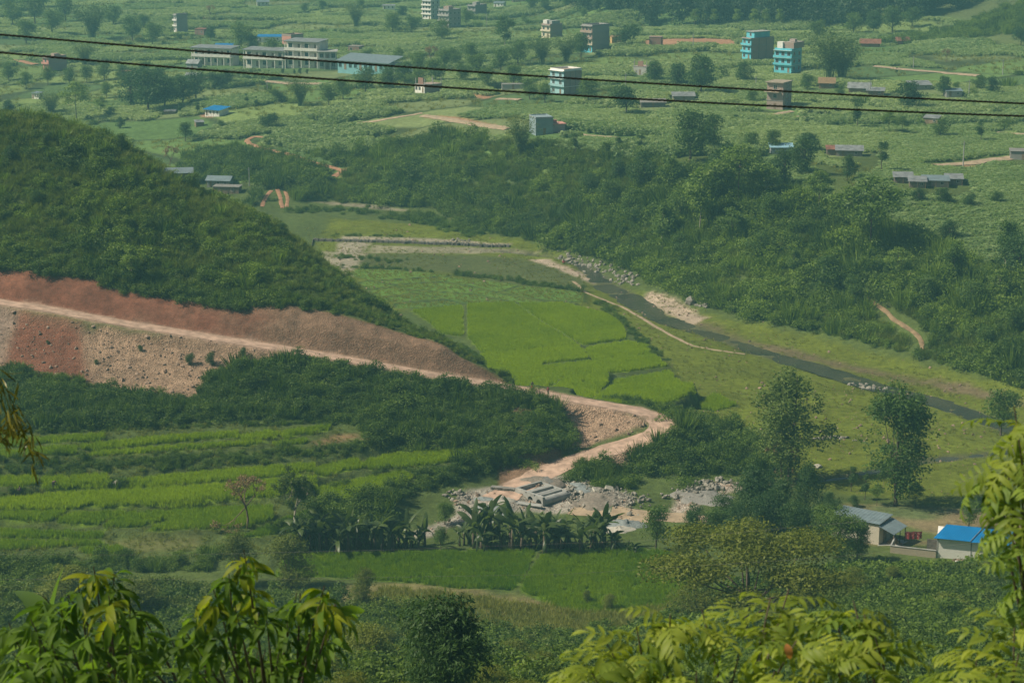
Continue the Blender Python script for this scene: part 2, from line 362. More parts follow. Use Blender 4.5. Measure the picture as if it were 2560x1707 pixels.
for line, wid, lv in ((STREAM, STREAM_W, -1.15), (STREAM2, STREAM2_W, -1.3)):
    XY = np.array([at_h(x, y, lv) for x, y in line], float)
    # resample smoothly
    t = np.arange(len(XY)); tt = np.linspace(0, len(XY) - 1, len(XY) * 6)
    XY = np.stack([np.interp(tt, t, XY[:, 0]), np.interp(tt, t, XY[:, 1])], 1); W = np.interp(tt, t, wid) * 0.31
    for k in range(4): XY[1:-1] = (XY[:-2] + 2 * XY[1:-1] + XY[2:]) / 4
    W = W * (1 + 0.35 * fbm(tt / 1.7, tt * 0 + 3.3, 3))
    WATER.append((XY, W, lv))
    m = (GX > XY[:, 0].min() - 30) & (GX < XY[:, 0].max() + 30) & (GY > XY[:, 1].min() - 30) & (GY < XY[:, 1].max() + 30)
    d, wv = seg_dist(GX[m], GY[m], XY, vals=W)
    d = d + fbm(GX[m] / 3, GY[m] / 3, 3) * 1.6
    k = sstep(-1.2, 2.6, d - wv); bed = lv - 0.22 + np.clip(fbm(GX[m] / 3.2, GY[m] / 3.2, 3) * 1.3, -0.35, 0.42)
    GH[m] = np.where(d - wv < 2.6, bed * (1 - k) + np.minimum(GH[m], 1.2) * k, GH[m])

FIELDS = []     # (polygon in the print, kind, tint, lift)
def F(kind, tint, poly, lift=0.0): FIELDS.append([poly, kind, tint, lift])
for t, p in [(.55, [(0, 228), (200, 228), (620, 212), (600, 245), (300, 262), (0, 283)]), (.6, [(480, 275), (600, 238), (1000, 217), (1390, 197), (1398, 230), (900, 262), (490, 298)]),
             (.62, [(1403, 210), (1600, 182), (1636, 205), (1616, 238), (1412, 240)]), (.6, [(1644, 192), (1786, 167), (1796, 203), (1660, 233)]), (.5, [(1802, 172), (1940, 157), (1945, 185), (1815, 208)]),
             (.62, [(520, 330), (560, 297), (1000, 277), (1500, 248), (1590, 246), (1480, 280), (1000, 308)]), (.52, [(1605, 250), (1800, 228), (1818, 263), (1622, 275)]),
             (.5, [(0, 297), (460, 283), (465, 308), (70, 333), (0, 322)]), (.45, [(0, 334), (300, 322), (460, 317), (450, 340), (0, 352)]), (.4, [(0, 200), (90, 203), (80, 222), (0, 224)]),
             (.62, [(0, 447), (213, 442), (218, 498), (110, 528), (0, 513)]), (.68, [(250, 452), (618, 432), (656, 490), (640, 508), (244, 513)]),
             (.7, [(682, 462), (1000, 432), (1560, 397), (1850, 385), (1860, 455), (1570, 472), (1300, 490), (703, 508)]),
             (.75, [(0, 560), (110, 538), (240, 528), (700, 518), (1300, 502), (1580, 486), (1850, 470), (1860, 560), (1600, 600), (1320, 600), (1100, 628), (400, 637), (0, 632)]),
             (.66, [(1862, 382), (2098, 338), (2126, 370), (2146, 408), (1882, 456)]), (.66, [(1870, 482), (2350, 425), (2430, 470), (2300, 540), (2200, 570), (1900, 650), (1880, 600)]),
             (.44, [(0, 645), (380, 642), (358, 680), (290, 733), (0, 718)]), (.46, [(402, 662), (720, 643), (736, 660), (570, 757), (334, 733)]), (.42, [(762, 652), (948, 642), (996, 700), (820, 772), (604, 762)]),
             (.42, [(974, 642), (1320, 614), (1600, 615), (1600, 700), (1450, 778), (862, 788), (1012, 718)]), (.36, [(0, 752), (600, 767), (598, 818), (0, 818)]), (.36, [(0, 830), (590, 830), (608, 858), (420, 862), (0, 890)]),
             (.36, [(462, 882), (720, 872), (738, 918), (560, 930)])]:
    F('rice', t, zA(*p))
F('rice', .3, zA((1330, 782), (1470, 782), (1610, 706), (1860, 625), (1890, 690), (1760, 790), (1500, 828), (1340, 828)))
F('rice', .62, [(838, 1050), (919, 1037), (1060, 1031), (1236, 1026), (1241, 1038), (1154, 1047), (1053, 1067), (960, 1080), (850, 1078)])
F('rice', .2, zB((0, 218), (1430, 208), (1316, 436), (1256, 462), (1060, 442), (900, 436), (600, 402), (0, 365), (-300, 350), (-250, 230)))
F('rice', .3, zB((1462, 208), (2100, 203), (2300, 230), (2480, 330), (2480, 480), (2300, 590), (2100, 606), (1640, 606), (1500, 556), (1306, 462), (1354, 360)))
for t, p in [(.8, [(945, 713), (1062, 703), (1066, 774), (1012, 766), (985, 740)]), (.78, [(1073, 702), (1180, 698), (1232, 736), (1328, 791), (1230, 799), (1110, 810), (1075, 776)]),
             (.82, [(1190, 698), (1300, 701), (1395, 729), (1430, 752), (1440, 781), (1340, 790), (1241, 734)]), (.9, [(1100, 818), (1230, 807), (1330, 798), (1355, 829), (1250, 837), (1130, 844)]),
             (.92, [(1340, 797), (1440, 789), (1490, 800), (1500, 817), (1420, 821), (1364, 827)]), (.85, [(1137, 850), (1250, 844), (1355, 837), (1420, 829), (1505, 825), (1533, 850), (1440, 860), (1300, 866), (1190, 871)]),
             (.86, [(1195, 878), (1300, 874), (1398, 867), (1398, 885), (1340, 894), (1240, 885)]), (.8, [(1410, 867), (1537, 857), (1558, 880), (1583, 904), (1470, 898), (1404, 889)]),
             (.84, [(1332, 900), (1400, 894), (1480, 904), (1590, 912), (1598, 928), (1545, 938), (1440, 922)]), (.7, [(1606, 912), (1640, 906), (1690, 934), (1640, 944), (1604, 934)])]:
    F('rice', t, p)
for p in [[(650, 740), (1000, 754), (1400, 787), (1405, 794), (890, 815), (720, 770)], [(880, 827), (1420, 805), (1700, 830), (1900, 858), (1830, 877), (1770, 900), (1560, 858), (1390, 830), (1030, 844)],
          [(1040, 857), (1390, 840), (1560, 870), (1760, 913), (2020, 966), (2300, 995), (2000, 998), (1900, 974), (1600, 914), (1130, 880)], [(830, 836), (880, 834), (1040, 864), (870, 875)],
          [(880, 886), (1060, 879), (1220, 907), (940, 925)], [(945, 941), (1230, 921), (1390, 953), (1060, 969)], [(1070, 984), (1410, 965), (1530, 984), (1240, 1010), (1080, 1010)],
          [(1155, 892), (1600, 924), (1880, 981), (1560, 980), (1420, 952)], [(1932, 864), (2300, 912), (2352, 927), (2352, 988), (2060, 953), (1810, 905), (1855, 885)]]:
    F('young', .5, z5(*p))
for rec in FIELDS:
    rec.append(hits(rec[0]))
    P = rec[4]; s = poly_sd(GX, GY, P); m = s > -1.5
    inside = s > 0.3
    if inside.any():
        hm = float(np.median(GH[inside])) + rec[3]
        k = sstep(-1.3, -0.35, s[m])
        GH[m] = GH[m] * (1 - k) + (hm + 0.25 * (GH[m] - hm) * 0.3) * k
        bund = np.exp(-((s[m] + 0.55) / 0.35) ** 2) * 0.16
        GH[m] += bund
# road bench
RD = ROAD.copy()
for k in range(2): RD[1:-1, 2] = (RD[:-2, 2] + 2 * RD[1:-1, 2] + RD[2:, 2]) / 4
m = (GX > RD[:, 0].min() - 9) & (GX < RD[:, 0].max() + 9) & (GY > RD[:, 1].min() - 9) & (GY < RD[:, 1].max() + 9)
rd_d, rd_h = seg_dist(GX[m], GY[m], RD, vals=RD[:, 2])
k = 1 - sstep(2.5, 3.9, rd_d)
GH[m] = GH[m] * (1 - k) + (rd_h - 0.06) * k
RDIST = np.full(GX.shape, 99.0); RDIST[m] = rd_d

# ------------------------------------------------------------------ colour zones of the ground (soil, turf and gravel; far parcels carry some haze in their colour)
GC = np.zeros(GX.shape + (3,)); GC[:] = (0.075, 0.105, 0.028)
STONY = np.zeros(GX.shape)
n1 = fbm(GX / 7, GY / 7, 4); n2 = fbm(GX / 28, GY / 28, 4); n3 = fbm(GX / 2.1, GY / 2.1, 2)
GC *= (1 + 0.5 * n1 + 0.5 * n2)[..., None]
# far fields: parcels with their own crops
PN = 2600
_r = np.random.default_rng(11)
PX = _r.uniform(-420, 420, PN * 2); PY = _r.uniform(480, 1400, PN * 2)
ok = np.abs(PX) < 0.36 * (PY + 120); PX, PY = PX[ok], PY[ok]
sel = []
cell = {}
for i in range(len(PX)):                              # thin out to ~26 m spacing, parcels are wide and shallow
    kx, ky = int(PX[i] // 34), int(PY[i] // 24)
    if (kx, ky) not in cell: cell[(kx, ky)] = i; sel.append(i)
PX, PY = PX[sel], PY[sel]; PT = _r.random(len(PX)); PK = _r.random(len(PX))
def parcels(x, y):
    """parcel number and the distance to its edge"""
    xs = x.ravel() + fbm(x.ravel() / 14, y.ravel() / 14, 3) * 10; yy = y.ravel() + fbm(x.ravel() / 14 + 5, y.ravel() / 14, 3) * 8
    idx = np.empty(xs.size, int); ed = np.empty(xs.size)
    for i in range(0, xs.size, 20000):
        s = slice(i, i + 20000)
        d = np.hypot((xs[s, None] - PX) / 1.45, yy[s, None] - PY)
        o = np.argpartition(d, 1, axis=1)[:, :2]; a = np.take_along_axis(d, o, 1); q = np.argsort(a, 1); a = np.take_along_axis(a, q, 1); o = np.take_along_axis(o, q, 1)
        idx[s] = o[:, 0]; ed[s] = (a[:, 1] - a[:, 0]) * 0.5
    return idx.reshape(x.shape), ed.reshape(x.shape)
upl = (GY > 470) & (GH > 4) & (np.abs(us)[None, :] < 0.41)
pid, ped = parcels(GX[upl], GY[upl])
PCOL = 1.55 * np.array([[0.062, 0.105, 0.030], [0.085, 0.125, 0.036], [0.11, 0.15, 0.045], [0.055, 0.09, 0.03], [0.115, 0.145, 0.055], [0.080, 0.130, 0.036], [0.10, 0.125, 0.05]])  # parcel colours brightened overall, standing in for distance haze
pc = PCOL[(PT[pid] * len(PCOL)).astype(int) % len(PCOL)] * (1 + 0.35 * n1[upl] + 0.25 * n3[upl])[..., None]
hi_ = sstep(23, 27, GH[upl])[..., None]; pc = pc * (1 - hi_) + np.array([0.10, 0.125, 0.045]) * hi_
edge = sstep(0.2, 1.6, ped)[..., None]
GC[upl] = pc * edge + np.array([0.05, 0.07, 0.025]) * (1 - edge)

def paint(poly, col, soft=1.0, noise=1.2, stony=None, jit=0.25, world=None, amt=1.0, mask=None):
    P = hits(poly) if world is None else world
    s = poly_sd(GX, GY, P) + n3 * noise + n1 * noise
    if mask is not None: s = np.where(mask, s, -99)
    k = sstep(-soft, soft, s) * amt; m = k > 0
    c = np.array(col) * (1 + jit * 2 * (n3[m] * 0.6 + n1[m] * 0.9))[:, None]
    GC[m] = GC[m] * (1 - k[m, None]) + c * k[m, None]
    if stony is not None: STONY[m] = STONY[m] * (1 - k[m]) + stony * k[m]
    return s
TURF = (0.112, 0.140, 0.018); OLIVE = (0.105, 0.115, 0.045)
# riverside turf on both banks
flat = (GH < 2.2) & (GY > 255) & (GY < 620)
paint([(560, 520), (760, 500), (1000, 520), (1200, 550), (1320, 600), (1420, 650), (1520, 700), (1700, 740), (1900, 780), (2100, 830), (2352, 890), (2500, 920), (2500, 1130), (2200, 1160), (1900, 1130), (1700, 1060), (1640, 990), (1600, 940), (1540, 850), (1440, 750), (1300, 690), (960, 690), (700, 590), (560, 560)], TURF, 2, 2.5, 0.1, mask=flat)
paint(z5((560, 640), (1200, 640), (1900, 670), (2200, 740), (2352, 830), (2352, 900), (1900, 850), (1400, 770), (900, 730), (600, 700)), (0.085, 0.105, 0.036), 2, 3.5, mask=flat)
paint(z6((560, 960), (900, 990), (1100, 1080), (1400, 1150), (1300, 1170), (1000, 1060), (820, 1000)), (0.12, 0.105, 0.05), 2, 3, mask=flat)
paint(z4((500, 40), (900, 130), (1400, 240), (1900, 330), (2300, 430), (2300, 470), (1700, 350), (1200, 250), (700, 110)), (0.135, 0.11, 0.06), 1.5, 3, mask=flat)
# fields
for poly, kind, t, lift, P in FIELDS:
    c = {'rice': (0.075 + 0.08 * t, 0.14 + 0.09 * t, 0.012), 'young': (0.105, 0.185, 0.032)}[kind]
    if kind == 'young': c = np.array(c) * (0.88 + 0.24 * rng.random())
    paint(None, c, 0.35, 0.15, world=P, jit=0.10)
    s = poly_sd(GX, GY, P); b = np.exp(-((s + 0.4) / 0.3) ** 2) * (0.5 if kind == 'rice' else 0.9); mm = b > 0.02
    GC[mm] = GC[mm] * (1 - b[mm, None]) + np.array((0.06, 0.075, 0.024) if kind == 'rice' else (0.035, 0.06, 0.02)) * b[mm, None]
TAN = (0.165, 0.15, 0.062)
paint(zA((620, 830), (860, 802), (1180, 800), (1180, 870), (800, 892)), (0.12, 0.13, 0.045), 1, 1)
paint(zA((1820, 250), (1960, 202), (2100, 197), (2110, 215), (1900, 268)), (0.24, 0.16, 0.085), 0.8, 0.5)
paint(zA((2130, 212), (2250, 202), (2240, 225), (2130, 235)), (0.18, 0.14, 0.07), 0.8, 0.5)
paint(zB((150, 430), (640, 412), (900, 440), (1060, 455), (1340, 510), (1640, 610), (1200, 630), (1000, 640), (700, 720), (300, 760), (0, 800), (-100, 640)), TAN, 1.2, 1.5)
paint(zB((1330, 505), (1480, 560), (1640, 610), (1560, 618), (1400, 560)), (0.30, 0.21, 0.14), 0.6, 0.8)
# right-hand yard by the houses
paint(z4((1100, 1140), (1500, 1150), (2000, 1180), (2400, 1230), (2400, 1400), (1900, 1400), (1500, 1420), (1250, 1400)), (0.19, 0.155, 0.085), 1.5, 2)
paint(z4((1250, 1150), (1600, 1155), (1800, 1180), (1700, 1230), (1400, 1225)), (0.10, 0.13, 0.05), 1.5, 2)
paint(z4((1350, 1270), (1550, 1290), (1740, 1340), (1740, 1385), (1400, 1380)), (0.09, 0.12, 0.035), 1, 1)
# cutting above the road, spoil below it
RED = (0.180, 0.078, 0.048); REDD = (0.150, 0.072, 0.050); SHALE = (0.185, 0.118, 0.078); GREYS = (0.255, 0.175, 0.118)
cutw = np.array([at_z(*p)[:3] for p in CUTT], float)
roadw = RD[RD[:, 0] < 8]
cut_poly = np.concatenate([cutw[:, :2], roadw[::-1, :2]])
CUT_SD = paint(None, RED, 0.6, 0.5, 0.08, 0.35, world=cut_poly)
nx = np.interp(GX, [-140, -70, -52, -30, 10], [0, 0.0, 0.35, 1, 1]) + n1 * 0.9
k = (sstep(-0.5, 0.5, CUT_SD) * sstep(0.2, 0.8, nx))[..., None]; GC[:] = GC * (1 - k) + np.array(SHALE) * (1 + 0.5 * n3 + 0.5 * n1)[..., None] * k
STONY[:] = np.where(CUT_SD > 0, 0.08 + 0.40 * sstep(0.2, 0.8, nx), STONY)
SPOIL = zT((-300, 200), (0, 265), (400, 348), (700, 390), (1000, 417), (1300, 462), (1420, 500), (1240, 520), (1000, 560), (940, 620), (880, 690), (640, 665), (420, 615), (270, 595), (120, 565), (0, 540), (-300, 500))
SPW = hits(SPOIL)
SPO_SD = paint(None, GREYS, 0.7, 0.9, 0.8, 0.4, world=SPW)
paint(zT((75, 290), (360, 345), (365, 420), (380, 520), (410, 610), (270, 600), (120, 565), (20, 520), (40, 420)), RED, 1.2, 1.0, 0.5, 0.3)
paint(zT((0, 275), (70, 290), (40, 420), (10, 520), (-60, 520), (-60, 275)), (0.25, 0.185, 0.145), 1.4, 1.2, 0.4)
# hairpin slopes, works, gravel
ROADC = (0.36, 0.25, 0.185)
HP = [paint(zC((1040, 320), (1200, 352), (1400, 372), (1600, 440), (1700, 470), (1640, 520), (1480, 575), (1280, 650), (1100, 655), (1120, 590), (1180, 480)), (0.31, 0.215, 0.15), 0.6, 0.8, 1.0),
      paint(zC((1300, 680), (1500, 620), (1640, 560), (1660, 640), (1640, 780), (1560, 835), (1430, 765), (1330, 720)), (0.33, 0.235, 0.165), 0.6, 0.8, 1.0)]
WORKS = zC((380, 1140), (400, 1010), (470, 960), (600, 920), (800, 890), (1050, 860), (1250, 885), (1450, 935), (1600, 1000), (1560, 1060), (1640, 1095), (1600, 1180), (1400, 1130), (1180, 1090), (900, 1090), (700, 1085), (480, 1140), (200, 1260), (60, 1260), (250, 1170))
HP.append(paint(WORKS, (0.30, 0.275, 0.235), 0.8, 1.5, 0.9))
paint(zC((1150, 900), (1300, 890), (1430, 930), (1380, 1000), (1220, 1000), (1170, 960)), (0.25, 0.265, 0.255), 0.8, 1.5, 0.8)
paint(zC((520, 980), (700, 960), (820, 1030), (760, 1080), (480, 1130)), (0.265, 0.28, 0.265), 0.8, 1.5, 0.8)
HP.append(paint(zC((1850, 1100), (1880, 1010), (1960, 930), (2100, 880), (2260, 890), (2400, 930), (2230, 980), (2100, 1010), (1990, 1090)), (0.33, 0.285, 0.235), 0.6, 1.0, 1.0))
GRAV = [z5((300, 575), (900, 582), (1300, 592), (1800, 602), (2060, 622), (2000, 640), (1500, 640), (1000, 636), (520, 626), (300, 610)),
        z5((250, 515), (700, 520), (1200, 532), (1500, 548), (1850, 572), (1850, 582), (1400, 572), (900, 552), (250, 535)),
        z6((40, 688), (130, 688), (200, 715), (300, 755), (375, 792), (340, 803), (250, 762), (150, 722)), z6((605, 843), (670, 848), (760, 898), (825, 940), (870, 960), (800, 990), (700, 945), (600, 898), (575, 880)),
        z5((420, 262), (700, 290), (1000, 320), (1150, 345), (900, 335), (600, 300))]
GRV_SD = [paint(p, c, 0.7, 1.2, 0.3) for p, c in zip(GRAV, [(0.25, 0.235, 0.155), (0.30, 0.27, 0.20), (0.38, 0.31, 0.24), (0.36, 0.29, 0.22), (0.22, 0.20, 0.14)])]
for p in [z5((680, 70), (780, 40), (830, 60), (760, 110), (690, 115)), z5((280, 180), (400, 158), (340, 186)), z5((330, 205), (380, 205), (375, 235), (345, 235)), z5((1420, 355), (1500, 365), (1510, 405), (1440, 390)),
          z2((570, 785), (800, 800), (1060, 850), (1050, 870), (800, 830), (580, 805)), z3((0, 262), (180, 258), (430, 275), (430, 318), (200, 316), (0, 300)), z2((2030, 300), (2130, 265), (2352, 265), (2352, 320), (2100, 325)),
          z2((800, 620), (1060, 655), (1000, 680), (850, 650)), z1((810, 485), (910, 455), (905, 480), (830, 505)), z1((1360, 780), (1480, 785), (1450, 805), (1370, 800)), z3((1950, 1130), (2130, 1140), (2120, 1160), (1960, 1150)), z1((440, 715), (530, 720), (500, 745), (460, 745))]:
    paint(p, (0.34, 0.19, 0.115), 0.8, 1.0, 0.4)
# wet mud at the streams
for XY, W, lv in WATER:
    d, wv = seg_dist(GX, GY, XY, vals=W); k = ((1 - sstep(0.2, 1.6, d - wv + n3 * 1.5)) * 0.75)[..., None]
    GC[:] = GC * (1 - k) + np.array((0.085, 0.085, 0.055)) * k
# beside the road
k = ((1 - sstep(1.8, 2.7, RDIST + n3 * 1.2 + n1)) * 0.9)[..., None]
GC[:] = GC * (1 - k) + np.array(ROADC) * (1 + 0.25 * n3)[..., None] * k
wk = poly_sd(GX, GY, hits(WORKS)) + n1 * 2; k = (sstep(-0.5, 1.0, wk) * sstep(291.5, 288.5, GY + n1 * 3) * 0.85)[..., None]; GC[:] = GC * (1 - k) + np.array((0.29, 0.265, 0.225)) * (1 + 0.5 * n3 + 0.5 * n1)[..., None] * k
GC = np.clip(GC, 0.004, 0.7)
# stones and rills on bare slopes
bare = sstep(0.2, 0.9, STONY)
GH += np.maximum(bare, (CUT_SD > 0.3) * 0.7) * (np.abs(fbm(GX / 1.6, GY / 1.6, 2)) * 0.35 + fbm(GX / 1.9, GY / 9, 3) * 0.6) * (GY < 480) * sstep(2.4, 3.6, RDIST)

def bare_soil(x, y):
    j = np.clip(np.searchsorted(ys, y), 0, NY - 1); i = np.clip(np.searchsorted(us, x / (y + YO)), 0, NU - 1); c = GC[j, i]
    return c[:, 0] > 1.12 * c[:, 1]
# ------------------------------------------------------------------ ground material
def nodes_mat(name):
    m = bpy.data.materials.new(name); m.use_nodes = True; t = m.node_tree; b = t.nodes['Principled BSDF']
    return m, t, b
def N(t, kind, **kw):
    n = t.nodes.new(kind)
    for k, v in kw.items():
        if k.startswith('i_'): n.inputs[k[2:].replace('_', ' ')].default_value = v
        else: setattr(n, k, v)
    return n
def ground_material():
    m, t, b = nodes_mat('soil_and_turf'); L = t.links.new
    at = N(t, 'ShaderNodeAttribute', attribute_name='soil'); st = N(t, 'ShaderNodeAttribute', attribute_name='stony')
    g = N(t, 'ShaderNodeNewGeometry')
    a = N(t, 'ShaderNodeTexNoise', i_Scale=0.9, i_Detail=6.0, i_Roughness=0.65); L(g.outputs['Position'], a.inputs['Vector'])
    c = N(t, 'ShaderNodeTexNoise', i_Scale=6.0, i_Detail=3.0); L(g.outputs['Position'], c.inputs['Vector'])
    v = N(t, 'ShaderNodeTexVoronoi', i_Scale=4.2); L(g.outputs['Position'], v.inputs['Vector'])
    r1 = N(t, 'ShaderNodeMapRange', i_From_Min=0.3, i_From_Max=0.7, i_To_Min=0.68, i_To_Max=1.34); L(a.outputs['Fac'], r1.inputs['Value'])
    r2 = N(t, 'ShaderNodeMapRange', i_From_Min=0.3, i_From_Max=0.7, i_To_Min=0.78, i_To_Max=1.25); L(c.outputs['Fac'], r2.inputs['Value'])
    r3 = N(t, 'ShaderNodeMapRange', i_From_Min=0.0, i_From_Max=1.0, i_To_Min=0.7, i_To_Max=1.4); L(v.outputs['Color'], r3.inputs['Value'])
    mx = N(t, 'ShaderNodeMix', data_type='FLOAT'); L(st.outputs['Fac'], mx.inputs[0]); mx.inputs[2].default_value = 1.0; L(r3.outputs[0], mx.inputs[3])
    m1 = N(t, 'ShaderNodeMath', operation='MULTIPLY'); L(r1.outputs[0], m1.inputs[0]); L(r2.outputs[0], m1.inputs[1])
    m2 = N(t, 'ShaderNodeMath', operation='MULTIPLY'); L(m1.outputs[0], m2.inputs[0]); L(mx.outputs[0], m2.inputs[1])
    vm = N(t, 'ShaderNodeVectorMath', operation='SCALE'); L(at.outputs['Color'], vm.inputs[0]); L(m2.outputs[0], vm.inputs['Scale'])
    L(vm.outputs[0], b.inputs['Base Color']); b.inputs['Roughness'].default_value = 0.95; b.inputs['Specular IOR Level'].default_value = 0.1
    bs = N(t, 'ShaderNodeMath', operation='MULTIPLY_ADD'); L(st.outputs['Fac'], bs.inputs[0]); bs.inputs[1].default_value = 0.5; bs.inputs[2].default_value = 0.3
    ad = N(t, 'ShaderNodeMath', operation='ADD'); L(a.outputs['Fac'], ad.inputs[0]); L(v.outputs['Distance'], ad.inputs[1])
    bp = N(t, 'ShaderNodeBump', i_Distance=0.2); L(bs.outputs[0], bp.inputs['Strength']); L(ad.outputs[0], bp.inputs['Height']); L(bp.outputs[0], b.inputs['Normal'])
    return m
M_GROUND = ground_material()

# ------------------------------------------------------------------ the sheet, cut into the pieces of the setting
GV = np.stack([GX, GY, GH], -1).reshape(-1, 3)
dv = np.gradient(GH, axis=0) ; 
e1 = np.stack([np.gradient(GX, axis=1), np.zeros_like(GX), np.gradient(GH, axis=1)], -1)
e2 = np.stack([np.gradient(GX, axis=0), np.gradient(GY, axis=0), np.gradient(GH, axis=0)], -1)
GN = np.cross(e1, e2); GN /= np.linalg.norm(GN, axis=-1, keepdims=True); GN = GN.reshape(-1, 3)
ii = np.arange(NY * NU).reshape(NY, NU)
GF = np.stack([ii[:-1, :-1], ii[:-1, 1:], ii[1:, 1:], ii[1:, :-1]], -1).reshape(-1, 4)
zone = np.zeros(GX.shape, int)
ridgew = np.array([at_z(*p)[:3] for p in RIDGE], float)
hill_poly = np.concatenate([cutw[:, :2], ridgew[::-1, :2] + np.array([0, 25])])
HILL_SD = poly_sd(GX, GY, hill_poly); zone[HILL_SD > 0] = 1
zone[CUT_SD > 0] = 2; zone[SPO_SD > 0] = 3
for s in HP[:2]: zone[s > 0] = 4
for s in HP[2:] + GRV_SD[:4]: zone[s > 0] = 5
fz = zone[:-1, :-1].ravel()
for zi, (nm, lab) in enumerate([('ground', 'grassy valley floor and upland fields'), ('hill', 'scrub covered hill above the red road cutting'), ('cutting', 'bare red and grey earth bank cut above the dirt road'),
                                ('spoil_slope', 'tipped stony spoil slope below the dirt road'), ('gravel_slope', 'loose stony slopes around the hairpin bend'), ('gravel_bed', 'pale gravel of the river bed and works yard')]):
    f = GF[fz == zi]; used, inv = np.unique(f, return_inverse=True)
    me = mesh_from(nm, GV[used], inv.reshape(-1, 4), M_GROUND, True)
    ca = me.attributes.new('soil', 'FLOAT_COLOR', 'POINT'); cc = np.ones((len(used), 4), np.float32); cc[:, :3] = GC.reshape(-1, 3)[used]; ca.data.foreach_set('color', cc.ravel())
    sa = me.attributes.new('stony', 'FLOAT', 'POINT'); sa.data.foreach_set('value', STONY.ravel()[used].astype(np.float32))
    me.normals_split_custom_set_from_vertices(GN[used].astype(np.float32))
    tag(obj(nm, me), lab, kind='structure')

# ------------------------------------------------------------------ roads, paths, water
def simple(name, col, rough=0.9, vary=0.25, scale=3.0, bump=0.2, spec=0.2, rnd=0.0, metal=0.0):
    m, t, b = nodes_mat(name); L = t.links.new
    tc = N(t, 'ShaderNodeNewGeometry'); a = N(t, 'ShaderNodeTexNoise', i_Scale=scale, i_Detail=5.0, i_Roughness=0.6); L(tc.outputs['Position'], a.inputs['Vector'])
    r = N(t, 'ShaderNodeMapRange', i_From_Min=0.3, i_From_Max=0.7, i_To_Min=1 - vary, i_To_Max=1 + vary); L(a.outputs['Fac'], r.inputs['Value'])
    f = r.outputs[0]
    if rnd:
        oi = N(t, 'ShaderNodeObjectInfo'); q = N(t, 'ShaderNodeMapRange', i_To_Min=1 - rnd, i_To_Max=1 + rnd); L(oi.outputs['Random'], q.inputs['Value'])
        mm = N(t, 'ShaderNodeMath', operation='MULTIPLY'); L(f, mm.inputs[0]); L(q.outputs[0], mm.inputs[1]); f = mm.outputs[0]
    vm = N(t, 'ShaderNodeVectorMath', operation='SCALE'); vm.inputs[0].default_value = col; L(f, vm.inputs['Scale']); L(vm.outputs[0], b.inputs['Base Color'])
    b.inputs['Roughness'].default_value = rough; b.inputs['Specular IOR Level'].default_value = spec; b.inputs['Metallic'].default_value = metal
    if bump:
        bp = N(t, 'ShaderNodeBump', i_Strength=bump, i_Distance=0.1); L(a.outputs['Fac'], bp.inputs['Height']); L(bp.outputs[0], b.inputs['Normal'])
    return m
M_ROAD = simple('dirt_road', (0.44, 0.31, 0.235), 0.95, 0.35, 0.7, 0.5)
M_PATH = simple('dirt_path', (0.36, 0.28, 0.19), 0.95, 0.3, 0.8, 0.3)
M_TRAIL = simple('trail', (0.24, 0.17, 0.10), 0.95, 0.4, 0.8, 0.3)
M_PATHR = simple('red_dirt', (0.36, 0.20, 0.12), 0.95, 0.3, 0.8, 0.3)
def ribbon(name, XY, width, mat, lift, label, z=None, cross=4, rough=0.35, kind='structure'):
    XY = np.asarray(XY, float); seg = np.hypot(*np.diff(XY[:, :2], axis=0).T); s = np.concatenate([[0], np.cumsum(seg)])
    n = max(2, int(s[-1] / 0.9)); q = np.linspace(0, s[-1], n)
    P = np.stack([np.interp(q, s, XY[:, k]) for k in range(2)], 1)
    for k in range(3): P[1:-1] = (P[:-2] + 2 * P[1:-1] + P[2:]) / 4
    zz = np.interp(q, s, XY[:, 2]) if (z is None and XY.shape[1] > 2) else None
    T = np.gradient(P, axis=0); T /= np.linalg.norm(T, axis=1, keepdims=True) + 1e-9; Nn = np.stack([-T[:, 1], T[:, 0]], 1)
    W = np.interp(q, s, width) if hasattr(width, '__len__') else np.full(n, width)
    V = []
    for k in range(cross + 1):
        t = k / cross * 2 - 1; ww = W * 0.5 * (1 + rough * fbm(q / 2.2, q * 0 + 7 * np.sign(t) + abs(hash(name)) % 7, 3) * (abs(t) > 0.9))
        p = P + Nn * (t * ww)[:, None]
        if z is not None: h = np.full(n, z)
        elif lift == 'road': h = zz + 0.06 * (1 - abs(t)) - 0.02 - 0.05 * (abs(abs(t) - 0.5) < 0.2)
        else: h = H(p[:, 0], p[:, 1]) + lift * (1.0 if abs(t) < 0.9 else 0.4)
        V.append(np.stack([p[:, 0], p[:, 1], h], 1))
    V = np.stack(V, 1).reshape(-1, 3); I = np.arange(n * (cross + 1)).reshape(n, cross + 1)
    Fq = np.stack([I[:-1, :-1], I[:-1, 1:], I[1:, 1:], I[1:, :-1]], -1).reshape(-1, 4)
    if True:
        a, b, c = V[Fq[0, 0]], V[Fq[0, 1]], V[Fq[0, 2]]
        if np.cross(b - a, c - a)[2] < 0: Fq = Fq[:, ::-1]
    o = obj(name, mesh_from(name, V, Fq, mat, True)); return tag(o, label, kind=kind)
ribbon('road', RD, np.interp(np.arange(len(RD)), [0, len(RD) * 0.7, len(RD) * 0.82, len(RD)], [3.1, 3.3, 5.0, 5.0]), M_ROAD, 'road', 'dusty pink dirt road with a hairpin bend', cross=6)
def path(pts, width, mat, label, lift=0.1, name='path'): return ribbon(name, hits(pts)[:, :2], width, mat, lift, label, cross=3, rough=0.8)
path(z6((250, 790), (300, 840), (400, 880), (480, 910), (600, 980), (700, 1040), (800, 1090), (900, 1110), (1050, 1130)), 0.9, M_PATH, 'worn footpath along the stream', 0.06)
